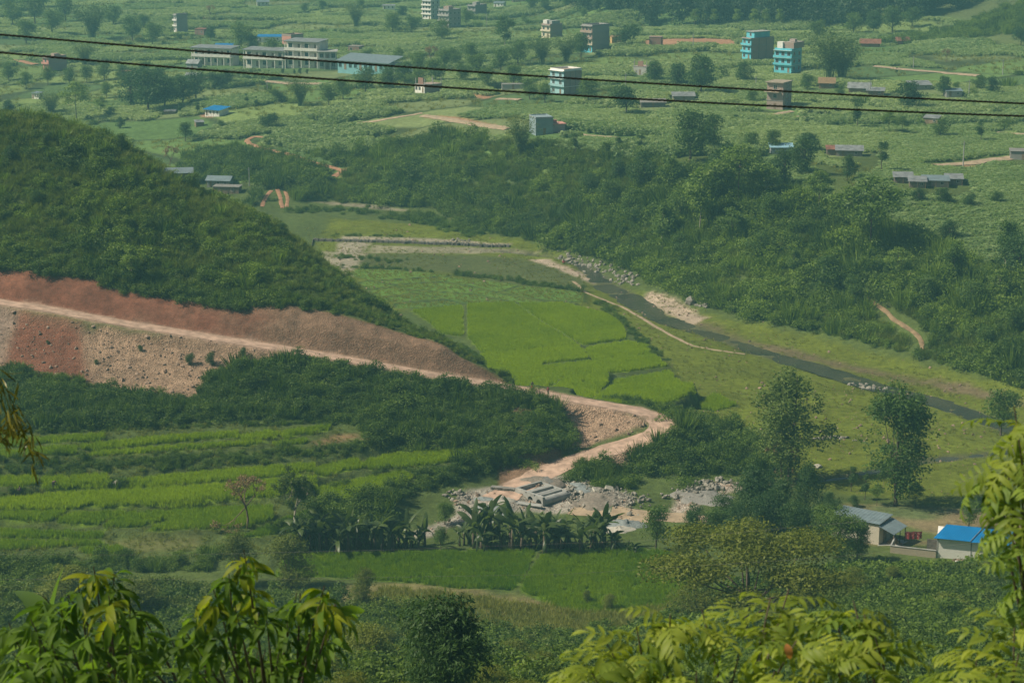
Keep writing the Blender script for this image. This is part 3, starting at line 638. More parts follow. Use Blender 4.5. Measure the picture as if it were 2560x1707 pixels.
path(z6((1580, 830), (1640, 885), (1710, 930), (1740, 970), (1830, 1020), (1870, 1060), (1880, 1115)), 0.9, M_TRAIL, 'footpath climbing the scrub bank beyond the stream', 0.25)
path(z1((1810, 940), (1740, 936), (1690, 955), (1700, 985), (1850, 1030), (1950, 1050), (2100, 1100), (2200, 1130), (2352, 1170)) + z5((700, 75), (640, 118)), 1.7, M_PATHR, 'winding red track down the far bank', 0.3)
path(z5((215, 210), (175, 250), (150, 320)), 1.1, M_PATHR, 'red wheel ruts on the grassy ramp, by the shed', 0.12); path(z5((255, 200), (275, 260), (290, 330)), 1.1, M_PATHR, 'middle red wheel rut on the grassy ramp', 0.12); path(z5((310, 215), (325, 260), (320, 325)), 1.0, M_PATHR, 'red wheel rut on the grassy ramp nearest the stream', 0.12)
path(z2((20, 860), (300, 820), (560, 775)), 2.4, M_PATH, 'pale track across the upland fields', 0.25)
path(z2((570, 792), (800, 830), (1000, 862), (1150, 885)), 3.0, M_PATH, 'dirt track below the red earth bank', 0.25)
path(z2((1500, 905), (1660, 925), (1880, 945), (2170, 970)), 3.0, M_PATH, 'pale lane at the brow of the far bank', 0.3)
path(z2((1080, 678), (1240, 684)), 3.4, M_PATH, 'short pale lane below the white and cyan house', 0.3)
path(z3((400, 775), (620, 790), (760, 800), (1100, 815)), 3.4, M_PATH, 'pale lane in front of the tall brick house', 0.3); path(z3((640, 790), (700, 775), (760, 764)), 2.4, M_PATH, 'short branch of the lane by the brick house', 0.3)
path(z3((1340, 455), (1500, 475), (1800, 500), (2050, 520)), 3.4, M_PATH, 'pale lane across the upland, beyond the bamboo', 0.35)
path(z3((1740, 1135), (2000, 1115), (2130, 1098), (2270, 1078)), 4.0, M_PATH, 'pale lane beside the utility pole and dark shed', 0.3)
path(z3((2170, 910), (2400, 925)), 2.4, M_PATH, 'pale lane at the edge of the maize', 0.3)
path(z1((1380, 537), (1500, 540), (1620, 555), (1950, 570), (2200, 575), (2352, 580)), 4.0, M_PATH, 'pale road below the school', 0.35)
path(z1((0, 398), (120, 418), (250, 445)), 3.6, M_PATHR, 'red dirt lane left of the brick house', 0.35)
path([(1315, 1168), (1400, 1175), (1480, 1185), (1570, 1188), (1640, 1200), (1720, 1214)], [4.5, 4.5, 4.5, 4, 3, 2.5], M_PATH, 'pale track past the works towards the banana plants', 0.06)
def water_mat():
    m, t, b = nodes_mat('stream_water'); L = t.links.new
    g = N(t, 'ShaderNodeNewGeometry'); a = N(t, 'ShaderNodeTexNoise', i_Scale=1.6, i_Detail=4.0); L(g.outputs['Position'], a.inputs['Vector'])
    c = N(t, 'ShaderNodeTexNoise', i_Scale=0.12, i_Detail=3.0); L(g.outputs['Position'], c.inputs['Vector'])
    r = N(t, 'ShaderNodeValToRGB'); L(c.outputs['Fac'], r.inputs['Fac']); r.color_ramp.elements[0].position = 0.35; r.color_ramp.elements[0].color = (0.03, 0.04, 0.03, 1); r.color_ramp.elements[1].position = 0.7; r.color_ramp.elements[1].color = (0.075, 0.08, 0.05, 1)
    L(r.outputs[0], b.inputs['Base Color']); b.inputs['Roughness'].default_value = 0.1; b.inputs['IOR'].default_value = 1.33
    bp = N(t, 'ShaderNodeBump', i_Strength=0.6, i_Distance=0.2); L(a.outputs['Fac'], bp.inputs['Height']); L(bp.outputs[0], b.inputs['Normal'])
    return m
M_WATER = water_mat()
for (XY, W, lv), lab in zip(WATER, ('shallow stream winding along the far bank', 'small side stream below the earth bank')):
    ribbon('stream', XY, W * 2 + 3.0, M_WATER, 0, lab, z=lv, cross=4)
# ------------------------------------------------------------------ building materials
_mc = {}; BUILT = []
def paintm(col, vary=0.12, rough=0.85, scale=0.6, metal=0.0):
    k = (tuple(col), vary, rough, metal)
    if k not in _mc: _mc[k] = simple('wall_finish', col, rough, vary, scale, 0.05, 0.3, metal=metal)
    return _mc[k]
def brickm(name, c1, c2, mort, sx):
    m, t, b = nodes_mat(name); L = t.links.new; tc = N(t, 'ShaderNodeTexCoord'); br = N(t, 'ShaderNodeTexBrick', i_Scale=sx, i_Mortar_Size=0.03)
    mp = N(t, 'ShaderNodeMapping'); mp.inputs['Rotation'].default_value = (math.pi / 2, 0, 0); L(tc.outputs['Object'], mp.inputs['Vector'])
    ad = N(t, 'ShaderNodeSeparateXYZ'); L(tc.outputs['Object'], ad.inputs[0]); s = N(t, 'ShaderNodeMath', operation='ADD'); L(ad.outputs[0], s.inputs[0]); L(ad.outputs[1], s.inputs[1])
    cb = N(t, 'ShaderNodeCombineXYZ'); L(s.outputs[0], cb.inputs[0]); L(ad.outputs[2], cb.inputs[1]); L(cb.outputs[0], br.inputs['Vector'])
    br.inputs['Color1'].default_value = (*c1, 1); br.inputs['Color2'].default_value = (*c2, 1); br.inputs['Mortar'].default_value = (*mort, 1); L(br.outputs['Color'], b.inputs['Base Color']); b.inputs['Roughness'].default_value = 0.9
    bp = N(t, 'ShaderNodeBump', i_Strength=0.4, i_Distance=0.02); L(br.outputs['Fac'], bp.inputs['Height']); bp.invert = True; L(bp.outputs[0], b.inputs['Normal'])
    return m
M_BRICK = brickm('red_brick', (0.34, 0.165, 0.12), (0.29, 0.15, 0.11), (0.22, 0.19, 0.16), 2.2)
M_BRICKB = brickm('brown_brick', (0.38, 0.27, 0.22), (0.34, 0.24, 0.20), (0.38, 0.34, 0.30), 2.2)
M_BLOCK = brickm('cement_block', (0.42, 0.40, 0.35), (0.38, 0.36, 0.32), (0.30, 0.29, 0.27), 1.4)
M_GREYB = brickm('grey_brick', (0.40, 0.40, 0.39), (0.36, 0.355, 0.35), (0.22, 0.21, 0.2), 2.2)
M_CONC = simple('concrete', (0.34, 0.345, 0.325), 0.9, 0.22, 0.9, 0.15); M_CONCD = simple('weathered_concrete', (0.22, 0.215, 0.20), 0.9, 0.25, 0.9, 0.15)
M_GLASS = simple('dark_pane', (0.02, 0.028, 0.03), 0.15, 0.2, 1.0, 0.0, 0.5); M_DARK = simple('dark_opening', (0.015, 0.015, 0.014), 0.9, 0.1, 1.0, 0.0, 0.1)
M_TIN = simple('zinc_sheet', (0.27, 0.29, 0.29), 0.55, 0.4, 0.8, 0.05, 0.5, metal=0.35); M_TINB = simple('grey_blue_sheet', (0.19, 0.25, 0.27), 0.5, 0.2, 0.8, 0.05, 0.5, metal=0.2)
M_BLUE = simple('blue_sheet', (0.006, 0.17, 0.42), 0.45, 0.12, 0.5, 0.0, 0.4); M_RUST = simple('rusty_sheet', (0.22, 0.10, 0.07), 0.75, 0.4, 0.8, 0.1); M_THATCH = simple('thatch', (0.25, 0.17, 0.095), 0.95, 0.3, 2.0, 0.4)
M_TIMBER = simple('timber', (0.24, 0.18, 0.12), 0.85, 0.3, 2.0, 0.2); M_WHITE = paintm((0.72, 0.72, 0.68))
CY = (0.14, 0.55, 0.66); WH = (0.84, 0.83, 0.78); CREAM = (0.74, 0.66, 0.50); GREY = (0.36, 0.36, 0.34); PINK = (0.55, 0.27, 0.22)
_wm = {}
def window(parent, x, z, w_, h_, side, off, mat=None, pane=None):
    """side 'f': on the front (y = off), 'r': right flank (x = off), 'l': left flank, 'b': back"""
    k = (round(w_, 2), round(h_, 2), mat.name if mat else '', pane.name if pane else '')
    if k not in _wm:
        f = MB(); t = 0.07
        f.box(-w_ / 2 - t, w_ / 2 + t, -0.07, -0.002, h_, h_ + t); f.box(-w_ / 2 - t, w_ / 2 + t, -0.10, -0.002, -t, 0)
        f.box(-w_ / 2 - t, -w_ / 2, -0.07, -0.002, 0.001, h_ - 0.001); f.box(w_ / 2, w_ / 2 + t, -0.07, -0.002, 0.001, h_ - 0.001); f.box(-0.03, 0.03, -0.05, -0.014, 0.002, h_ - 0.002)
        _wm[k] = (f.mesh('window_frame', mat or M_WHITE), MB().box(-w_ / 2 + 0.001, w_ / 2 - 0.001, -0.012, 0.0, 0.002, h_ - 0.002).mesh('pane', pane or M_GLASS))
    o = obj('window', _wm[k][0], parent); o.location, o.rotation_euler = {'f': ((x, off - 0.002, z), (0, 0, 0)), 'r': ((off + 0.002, x, z), (0, 0, math.pi / 2)), 'l': ((off - 0.002, x, z), (0, 0, -math.pi / 2)), 'b': ((x, off + 0.002, z), (0, 0, math.pi))}[side]
    obj('pane', _wm[k][1], o); return o
def door(parent, x, z, w_, h_, off, mat, side='f'):
    o = MB().box(-w_ / 2, w_ / 2, -0.05, -0.003, 0, h_).build('door', mat, parent); o.location, o.rotation_euler = {'f': ((x, off, z), (0, 0, 0)), 'r': ((off, x, z), (0, 0, math.pi / 2))}[side]
    k = MB().box(w_ * 0.3, w_ * 0.36, -0.09, -0.051, h_ * 0.45, h_ * 0.52).build('handle', M_TIN, o); return o
def house(x, y, fw, sd, n, yaw, label, front, flank, storey=3.0, name='house', bands=None, balcony=True, fwin=2, swin=0, parapet=0.7, frame=False, top=None, rods=False, slab=None, cat='house', frontcols=None, fwm=None, back_off=0.0, winw=1.3):
    """tower house: painted front, plain flank, floor slabs proud of the walls; foot of the near corner at print point (x, y)"""
    X, Y, Z, t = hit(x, y); th = R(yaw)
    e = empty(name, (X, Y + sd * 0.15, Z - 0.1), th); BUILT.append((X, Y, max(fw, sd) * 0.5)); hw = fw / 2; H_ = n * storey + 0.3
    fl = flank if not isinstance(flank, tuple) else paintm(flank)
    MB().box(-hw, hw, -sd / 2 + 0.012, sd / 2, -1.5, H_).build('wall', fl, e)
    for s in range(n):
        z0 = 0.3 + s * storey; col = (frontcols[s] if frontcols else front); fm = paintm(col) if isinstance(col, tuple) else col
        MB().box(-hw + 0.002, hw - 0.002, -sd / 2 - 0.12, -sd / 2 + 0.010, z0 - (1.5 if s == 0 else 0), z0 + storey - 0.16).build('front_wall', fm, e)
        sm = slab or M_CONC; ov = 1.0 if (balcony and s > 0) else 0.25
        MB().box(-hw - 0.2, hw + 0.2, -sd / 2 - ov, sd / 2 + 0.06, z0 + storey - 0.155, z0 + storey - 0.005).build('floor_slab', sm, e)
        if balcony and s > 0:
            MB().box(-hw - 0.15, hw + 0.15, -sd / 2 - 0.98, -sd / 2 - 0.88, z0 + 0.001, z0 + 0.85).build('balcony_rail', fm, e)
            MB().box(-hw - 0.15, -hw - 0.05, -sd / 2 - 0.87, -sd / 2 - 0.13, z0 + 0.001, z0 + 0.85).build('balcony_rail', fm, e)
        for i in range(fwin):
            xx = -hw + fw * (i + 0.5) / fwin
            if s == 0 and i == fwin - 1: door(e, xx, z0, 0.95, 2.1, -sd / 2 - 0.12, M_TIMBER)
            else: window(e, xx, z0 + 0.85, min(winw, fw / fwin * 0.6), 1.35, 'f', -sd / 2 - 0.12, fwm)
        for i in range(swin): window(e, -sd / 2 + sd * (i + 0.5) / swin, z0 + 0.9, 1.2, 1.3, 'r', hw, fwm)
        if frame:
            for i in range(4):
                yy = -sd / 2 + 0.2 + (sd - 0.4) * i / 3; MB().box(hw + 0.001, hw + 0.07, yy - 0.15, yy + 0.15, z0, z0 + storey - 0.16).build('column', M_CONCD, e)
    if parapet:
        pm = paintm(top) if isinstance(top, tuple) else (top or fl)
        for b in ((-hw, hw, -sd / 2 - 0.1, -sd / 2 + 0.05), (-hw, hw, sd / 2 - 0.15, sd / 2), (hw - 0.15, hw, -sd / 2 + 0.051, sd / 2 - 0.151), (-hw, -hw + 0.15, -sd / 2 + 0.051, sd / 2 - 0.151)):
            MB().box(b[0], b[1], b[2], b[3], H_, H_ + parapet).build('parapet', pm, e)
    if rods:
        for px, py in ((-hw + 0.2, -sd / 2 + 0.2), (hw - 0.2, -sd / 2 + 0.2), (-hw + 0.2, sd / 2 - 0.2), (hw - 0.2, sd / 2 - 0.2), (hw - 0.2, 0)):
            MB().box(px - 0.12, px + 0.12, py - 0.12, py + 0.12, H_ + 0.001, H_ + 2.3).build('column', M_CONC, e)
    e.scale = (0.78, 0.78, 0.78); tag(e, label, cat); e['h'] = H_; return e
def extra(e, name, mat, *b): return MB().box(*b).build(name, mat if not isinstance(mat, tuple) else paintm(mat), e)
def corr(x0, x1, y0, y1, z0, z1, th=0.05, wave=0.0, pitch=0.25):
    """sheet roof plane sloping from (y0, z0) to (y1, z1), ribs running down the slope"""
    mb = MB(); n = max(1, int(abs(x1 - x0) / pitch)) * 2 if wave else 1
    for i in range(n):
        a = x0 + (x1 - x0) * i / n; b = x0 + (x1 - x0) * (i + 1) / n; wa = wave * (i % 2); wb = wave * ((i + 1) % 2)
        mb.add([(a, y0, z0 + wa), (b, y0, z0 + wb), (b, y1, z1 + wb), (a, y1, z1 + wa), (a, y0, z0 + wa - th), (b, y0, z0 + wb - th), (b, y1, z1 + wb - th), (a, y1, z1 + wa - th)], [(0, 1, 2, 3), (7, 6, 5, 4), (4, 5, 1, 0), (6, 7, 3, 2)] + ([(7, 4, 0, 3)] if i == 0 else []) + ([(5, 6, 2, 1)] if i == n - 1 else []))
    return mb
def hut(x, y, w_, d_, hw_, yaw, label, wall, roof, kind='gable', rise=1.0, over=0.4, win=2, posts=0, name='hut', cat='hut', side_win=0, wave=0.0):
    X, Y, Z, t = hit(x, y); e = empty(name, (X, Y + d_ * 0.2, Z - 0.05), R(yaw)); BUILT.append((X, Y, max(w_, d_) * 0.5)); wm = paintm(wall) if isinstance(wall, tuple) else wall; hd = d_ / 2; hx = w_ / 2
    if kind == 'gable':
        MB().add([(-hx, -hd, -1), (hx, -hd, -1), (hx, hd, -1), (-hx, hd, -1), (-hx, -hd, hw_), (hx, -hd, hw_), (hx, hd, hw_), (-hx, hd, hw_), (-hx, 0, hw_ + rise), (hx, 0, hw_ + rise)],
                 [(3, 2, 1, 0), (0, 1, 5, 4), (2, 3, 7, 6), (1, 2, 6, 9, 5), (3, 0, 4, 8, 7), (4, 5, 9, 8), (6, 7, 8, 9)]).build('wall', wm, e)
        sl = rise / hd
        corr(-hx - over, hx + over, -hd - over, 0.0, hw_ - over * sl + 0.07, hw_ + rise + 0.07, 0.05, wave).build('roof', roof, e); corr(-hx - over, hx + over, hd + over, 0.001, hw_ - over * sl + 0.07, hw_ + rise + 0.068, 0.05, wave).build('roof', roof, e)
    else:
        MB().add([(-hx, -hd, -1), (hx, -hd, -1), (hx, hd, -1), (-hx, hd, -1), (-hx, -hd, hw_), (hx, -hd, hw_), (hx, hd, hw_ + rise), (-hx, hd, hw_ + rise)], [(3, 2, 1, 0), (4, 5, 6, 7), (0, 1, 5, 4), (1, 2, 6, 5), (2, 3, 7, 6), (3, 0, 4, 7)]).build('wall', wm, e)
        sl = rise / d_; corr(-hx - over, hx + over, -hd - over, hd + over, hw_ - over * sl + 0.07, hw_ + rise + over * sl + 0.07, 0.05, wave).build('roof', roof, e)
    for i in range(win):
        xx = -hx + w_ * (i + 0.5) / win
        if i == 0: door(e, xx, 0.15, 0.9, min(1.95, hw_ - 0.2), -hd, M_TIMBER)
        else: window(e, xx, hw_ * 0.4, 0.8, hw_ * 0.38, 'f', -hd)
    for i in range(side_win): window(e, -hd + d_ * (i + 0.5) / side_win, hw_ * 0.4, 0.8, hw_ * 0.38, 'r', hx)
    for i in range(posts):
        xx = -hx + w_ * i / max(1, posts - 1); MB().tube([(xx, -hd - over * 0.8, -1), (xx, -hd - over * 0.8, hw_ - over * sl)], 0.06, 5).build('post', M_TIMBER, e)
    e.scale = (0.76, 0.76, 0.78); return tag(e, label, cat)

# ------------------------------------------------------------------ upland houses (yaw < 0 turns the front to the left)
e = house(415, 74, 3.4, 7.0, 3, -52, 'narrow white three-storey house with grey flank, far left', WH, M_GREYB, 3.2, fwin=2)
hut(462, 80, 6, 5, 3.2, -20, 'small red brick hut beside the narrow white house', M_BRICK, M_RUST, 'shed', 0.3, 0.2, 2)
hut(603, 14, 8, 6, 2.8, 10, 'pale far hut at the top edge, left of centre', (0.6, 0.6, 0.55), M_TINB, 'gable', 1.0, 0.5, 3)
e = house(125, 162, 5, 10, 2, -45, 'brown brick two-storey house with pink front at the left', PINK, M_BRICKB, 3.1, fwin=1); extra(e, 'stair_head', M_BRICKB, -1.5, 1.2, -1, 2, e['h'], e['h'] + 1.6)
hut(86, 227, 4.0, 3.2, 2.5, -30, 'tiny white hut with flat blue roof behind the hill', WH, M_TINB, 'shed', 0.35, 0.4, 3, 0, side_win=1)
hut(497, 266, 7.5, 6, 2.6, -32, 'white hut with bright blue roof above the scrub', WH, M_BLUE, 'shed', 0.7, 0.8, 4, 4, side_win=0)
hut(457, 290, 3.2, 3, 1.7, 20, 'low grey-roofed shelter below the blue-roofed hut', M_TIMBER, M_TIN, 'shed', 0.5, 0.3, 1); hut(390, 262, 4.5, 3, 1.2, 5, 'flat grey shelter left of the blue-roofed hut', M_TIMBER, M_TIN, 'shed', 0.3, 0.3, 1)
# the school
def block(x0, x1, y, st, depth, label, wall, roofm, slope=0.5, veranda=True, sh=3.1, lower=None, cols=6, doors=2):
    X0, Y0, Z0, t0 = hit(x0, y); X1, Y1, Z1, t1 = hit(x1, y); L_ = math.hypot(X1 - X0, Y1 - Y0); yaw = math.atan2(Y1 - Y0, X1 - X0)
    e = empty('school_block', ((X0 + X1) / 2, (Y0 + Y1) / 2, max(Z0, Z1) - 0.05), yaw); hx = L_ / 2
    for q in np.linspace(-hx, hx, 5): BUILT.append(((X0 + X1) / 2 + q, (Y0 + Y1) / 2, 6))
    for s in range(st):
        z = 0.2 + s * sh; wm = paintm(lower if (lower and s == 0) else wall)
        MB().box(-hx, hx, 1.6 if veranda else 0, depth, z - (1.5 if s == 0 else 0), z + sh - 0.16).build('wall', wm, e)
        MB().box(-hx - 0.3, hx + 0.3, -0.3, depth + 0.2, z + sh - 0.155, z + sh - 0.005).build('floor_slab', paintm((0.75, 0.73, 0.66)), e)
        for i in range(cols):
            xx = -hx + L_ * (i + 0.5) / cols
            if i % (cols // max(1, doors)) == 1: door(e, xx, z, 1.0, 2.1, 1.6 if veranda else 0, M_TIMBER)
            else: window(e, xx, z + 0.85, min(2.0, L_ / cols * 0.55), 1.35, 'f', 1.6 if veranda else 0, paintm((0.2, 0.36, 0.36)))
        if veranda:
            for i in range(cols + 1):
                xx = -hx + 0.15 + (L_ - 0.3) * i / cols; MB().box(xx - 0.11, xx + 0.11, -0.15, 0.07, z - (1.5 if s == 0 else 0), z + sh - 0.157).build('column', paintm((0.75, 0.73, 0.66)), e)
            if s: MB().box(-hx, hx, -0.28, -0.18, z + 0.001, z + 0.9).build('balcony_rail', paintm((0.74, 0.74, 0.68)), e)
    zt = 0.2 + st * sh
    corr(-hx - 0.5, hx + 0.5, -0.7, depth + 0.5, zt + 0.15, zt + 0.15 + slope, 0.06).build('roof', roofm, e); MB().box(-hx, hx, 0.2, 0.35, zt, zt + 0.12).build('fascia', M_CONC, e)
    return tag(e, label, 'school')
block(441, 530, 152, 2, 7, 'cream two-storey school block at the left, with veranda', (0.72, 0.69, 0.58), M_TIN)
block(560, 650, 158, 2, 7, 'school block half hidden by the large tree in the middle', (0.68, 0.67, 0.58), M_TIN, cols=5)
block(655, 730, 158, 3, 8, 'three-storey school block, the tallest of the school', (0.72, 0.69, 0.60), M_TIN, cols=4, doors=2)
block(732, 773, 160, 2, 7, 'narrow grey unfinished school block right of the tallest', (0.34, 0.34, 0.31), M_CONC, 0.1, cols=3, doors=1)
block(776, 893, 168, 1, 8, 'long single-storey school block with grey-blue roof and cyan base', (0.45, 0.56, 0.56), M_TINB, 1.9, False, 3.0, (0.22, 0.46, 0.50), cols=10, doors=3)
hut(925, 166, 9, 5, 2.4, 5, 'low white roof right of the long school block', WH, M_TIN, 'shed', 0.4, 0.5, 2)
hut(446, 156, 6, 5, 2.4, -20, 'grey gabled pavilion at the left end of the school', (0.3, 0.32, 0.32), M_TIN, 'gable', 1.5, 0.5, 1); hut(445, 183, 6.5, 4, 2.0, -15, 'open white gabled shelter below the school', (0.32, 0.34, 0.33), M_TIN, 'gable', 1.1, 0.5, 1, 3)
hut(514, 116, 9, 6, 2.6, 0, 'pale hut with blue roof behind the left school block', WH, M_BLUE, 'shed', 0.6, 0.4, 3); hut(625, 96, 16, 7, 2.8, 0, 'long pale hut with blue roof behind the school', WH, M_BLUE, 'shed', 0.7, 0.4, 5)
e = house(672, 102, 7, 9, 1, -40, 'unfinished pink brick block behind the tallest school block', PINK, M_BRICKB, 4.6, fwin=1, balcony=False)
e = house(818, 120, 6, 6, 1, -20, 'low ruined brick walls on the red earth behind the school', M_BRICK, M_BRICK, 3.0, fwin=2, balcony=False, parapet=0.0); e = None
# centre
e = house(990, 44, 7.2, 8, 4, -40, 'white four-storey house at the top, left of centre', WH, (0.6, 0.62, 0.6), 2.7, fwin=3, swin=2)
e = house(1033, 62, 8, 10, 3, -42, 'grey unfinished three-storey house below the white one', GREY, M_GREYB, 3.1, fwin=3, swin=3, rods=True); extra(e, 'stair_head', M_BRICKB, -2, 2, -3, 1, e['h'], e['h'] + 2.2)
e = house(1096, 38, 6, 12, 2, -35, 'grey brick two-storey house in the dust at the top', GREY, M_GREYB, 3.2, fwin=2); extra(e, 'stair_head', GREY, -1.5, 1.5, -3, 1, e['h'], e['h'] + 2.2)
hut(893, 22, 8, 5, 2.6, 0, 'faint white hut at the top, right of the dark tree', WH, M_TIN, 'shed', 0.4, 0.4, 3); hut(1148, 16, 7, 5, 2.6, -20, 'faint white hut at the top centre', WH, M_TINB, 'gable', 0.9, 0.4, 3); hut(1192, 4, 10, 6, 2.6, 0, 'faint pinkish hut at the very top', (0.5, 0.38, 0.33), M_TIN, 'shed', 0.4, 0.4, 3)
e = house(1268, 86, 6.2, 9, 2, -45, 'cream two-storey house with white stair head', CREAM, M_BRICKB, 3.1, fwin=2); extra(e, 'stair_head', WH, -2.6, 0.2, -4, -1, e['h'], e['h'] + 2.5); extra(e, 'room', GREY, 0.3, 2.8, -3, 3, e['h'], e['h'] + 2.2)
e = house(1368, 118, 7.0, 11, 4, -48, 'four-storey house with cyan ground floor and dark flank', CREAM, M_GREYB, 2.9, fwin=3, frontcols=[CY, CREAM, (0.4, 0.3, 0.24), (0.4, 0.3, 0.24)])
e = house(1507, 106, 5.5, 5, 1, -15, 'squat red brick tower on the bare red earth', M_BRICK, M_BRICK, 4.2, fwin=1, balcony=False, parapet=0, winw=0.6)
hut(1415, 98, 5, 4, 2.6, 10, 'ochre hut beside the four-storey house', (0.55, 0.36, 0.16), M_THATCH, 'gable', 0.8, 0.3, 2)
e = house(1480, 172, 6.5, 6, 1, -38, 'unfinished brick and grey house with bare columns', GREY, M_BRICKB, 3.4, fwin=1, balcony=False, parapet=0, rods=True); extra(e, 'brick_panel', M_BRICK, -1.0, 1.6, -3.2, -3.05, e['h'], e['h'] + 2.2)
e = house(1300, 216, 8.0, 9, 3, -50, 'white and cyan three-storey house with brown brick flank', (0.35, 0.58, 0.62), M_BRICKB, 3.0, fwin=2, frame=True, slab=paintm(WH), top=WH)
e = house(984, 212, 6, 9, 1, -48, 'white single-storey house with unfinished brick upper wall', WH, M_BRICKB, 3.2, fwin=3, balcony=False, parapet=0, rods=True); extra(e, 'brick_panel', M_BRICK, -1.2, 2.0, -4.4, -4.2, e['h'], e['h'] + 2.6)
hut(1178, 205, 9, 4, 2.0, 3, 'low grey wall-like hut in the maize', GREY, M_CONCD, 'shed', 0.1, 0.1, 1)
e = house(1243, 308, 6, 8, 1, 15, 'grey-blue house behind the tall bamboo', (0.24, 0.31, 0.34), (0.24, 0.31, 0.34), 5.6, fwin=1, balcony=False, parapet=0.3); extra(e, 'annex', (0.30, 0.30, 0.30), 3.01, 7.5, -3, 2, -1, 3.4); extra(e, 'pink_slab', PINK, 3.02, 7.9, -3.4, 2.3, 3.41, 3.65); extra(e, 'water_tank', PINK, 4, 5.2, -1, 0, 3.66, 4.7)
# right
e = house(1742, 136, 5.8, 13, 3, -55, 'bright blue three-storey house with long brown brick flank', CY, M_BRICKB, 3.0, fwin=2, frame=True, parapet=0.2); extra(e, 'roof_room', CY, -2.7, 2.4, -4.5, 4.5, e['h'], e['h'] + 2.6); extra(e, 'roof_slab', M_CONC, -3.0, 2.8, -5.0, 5.0, e['h'] + 2.61, e['h'] + 2.8); window(e, 0.0, e['h'] + 0.8, 1.0, 1.3, 'f', -4.5)
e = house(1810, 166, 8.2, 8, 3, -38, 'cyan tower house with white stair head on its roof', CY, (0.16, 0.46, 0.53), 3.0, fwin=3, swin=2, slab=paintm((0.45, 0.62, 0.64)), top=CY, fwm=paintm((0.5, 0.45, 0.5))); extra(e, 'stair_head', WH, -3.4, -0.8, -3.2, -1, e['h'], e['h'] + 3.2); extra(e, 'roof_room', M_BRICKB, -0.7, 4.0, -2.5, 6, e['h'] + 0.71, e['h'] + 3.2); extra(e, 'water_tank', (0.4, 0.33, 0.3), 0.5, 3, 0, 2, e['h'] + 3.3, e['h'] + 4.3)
e = house(1790, 250, 6.2, 7.5, 3, -30, 'tall brown brick house with jutting flat slabs beside the lane', M_BRICKB, M_BRICKB, 3.1, fwin=1, swin=1, frame=True, parapet=0, balcony=False, slab=M_CONC); extra(e, 'canopy_slab', (0.6, 0.5, 0.38), -3.6, 2.0, -5.6, -3.88, 6.35, 6.6); extra(e, 'roof_slab', (0.34, 0.29, 0.22), -3.5, 3.5, -4.8, 4.2, e['h'] + 0.01, e['h'] + 0.3)
hut(1900, 202, 6, 5, 2.2, -10, 'brown thatched hut right of the tall brick house', (0.25, 0.17, 0.11), M_THATCH, 'gable', 1.7, 0.5, 2); hut(1975, 212, 8, 5, 2.0, -12, 'grey-roofed farmhouse behind the utility pole', (0.24, 0.17, 0.12), M_TIN, 'gable', 1.6, 0.6, 2, 3); hut(2012, 218, 6, 4, 1.9, -12, 'low annex with zinc roof right of the farmhouse', (0.25, 0.15, 0.11), M_TIN, 'gable', 0.9, 0.6, 2, 3)
hut(2112, 206, 8, 5, 2.0, 5, 'pale zinc-roofed hut in the upland', (0.3, 0.3, 0.27), M_TIN, 'shed', 0.9, 0.6, 2); hut(2190, 222, 6, 5, 2.2, 0, 'small grey hut at the right, by the pole', GREY, M_TINB, 'shed', 0.5, 0.4, 2); hut(2142, 284, 5, 4, 2.0, -25, 'broken mud hut beside a tree in the maize', (0.33, 0.24, 0.17), M_TIN, 'shed', 0.6, 0.3, 2)
hut(2000, 108, 9, 5, 2.0, -12, 'brown hut below the forest', (0.26, 0.15, 0.11), M_RUST, 'gable', 1.6, 0.6, 1); hut(2072, 102, 6, 5, 2.0, 10, 'reddish hut below the forest, near the spur', (0.30, 0.16, 0.11), M_RUST, 'gable', 1.3, 0.5, 1)
hut(1922, 356, 6, 4, 1.9, -5, 'shed with rusty red roof on the brow', (0.2, 0.16, 0.13), M_RUST, 'shed', 0.6, 0.4, 1); hut(1952, 358, 8, 4.5, 1.9, -8, 'shed with patched zinc roof on the brow', (0.24, 0.22, 0.2), M_TIN, 'shed', 0.8, 0.5, 2); hut(1795, 352, 7, 4, 2.0, 0, 'shed with pale blue roof half hidden by trees', (0.3, 0.33, 0.35), paintm((0.24, 0.42, 0.52)), 'shed', 0.7, 0.4, 1)
hut(1570, 232, 8, 4, 2.0, 0, 'pale zinc roof among the trees, left of the domed tree', (0.25, 0.23, 0.2), M_TIN, 'shed', 0.9, 0.5, 1); hut(1500, 246, 9, 4, 1.9, 0, 'low dark shed by the cone-shaped tree', (0.16, 0.15, 0.14), M_CONCD, 'shed', 0.7, 0.5, 1)
for x, y, w_, lab, rm in [(2075, 420, 5, 'tin shed of the farmyard, at its left end', M_TIN), (2108, 430, 4.5, 'small tin shed with sagging roof in the farmyard', M_TIN), (2150, 428, 7, 'largest farmyard shed with pale zinc roof', M_TINB), (2192, 424, 4.5, 'grey shed at the right end of the farmyard', M_TIN)]:
    hut(x, y, w_, 4, 1.9, -8, lab, M_BRICKB if w_ > 6 else (0.22, 0.19, 0.16), rm, 'shed', 0.7, 0.5, 2, 3)
hut(2352, 366, 8, 5, 2.6, -12, 'dark open shed at the right edge, end of the lane', (0.30, 0.30, 0.28), M_CONCD, 'shed', 0.2, 0.3, 1)
hut(400, 414, 8, 4, 2.0, 8, 'grey shed roof behind the hill crest', GREY, M_TINB, 'gable', 0.8, 0.5, 1); hut(505, 428, 8, 5, 2.4, -10, 'grey-roofed shed in the side valley', (0.24, 0.25, 0.24), M_TINB, 'gable', 1.1, 0.6, 3, 4); hut(522, 444, 9, 4, 2.4, -8, 'open timber shelter in front of the grey-roofed shed', M_TIMBER, M_CONCD, 'shed', 0.15, 0.3, 2, 5)
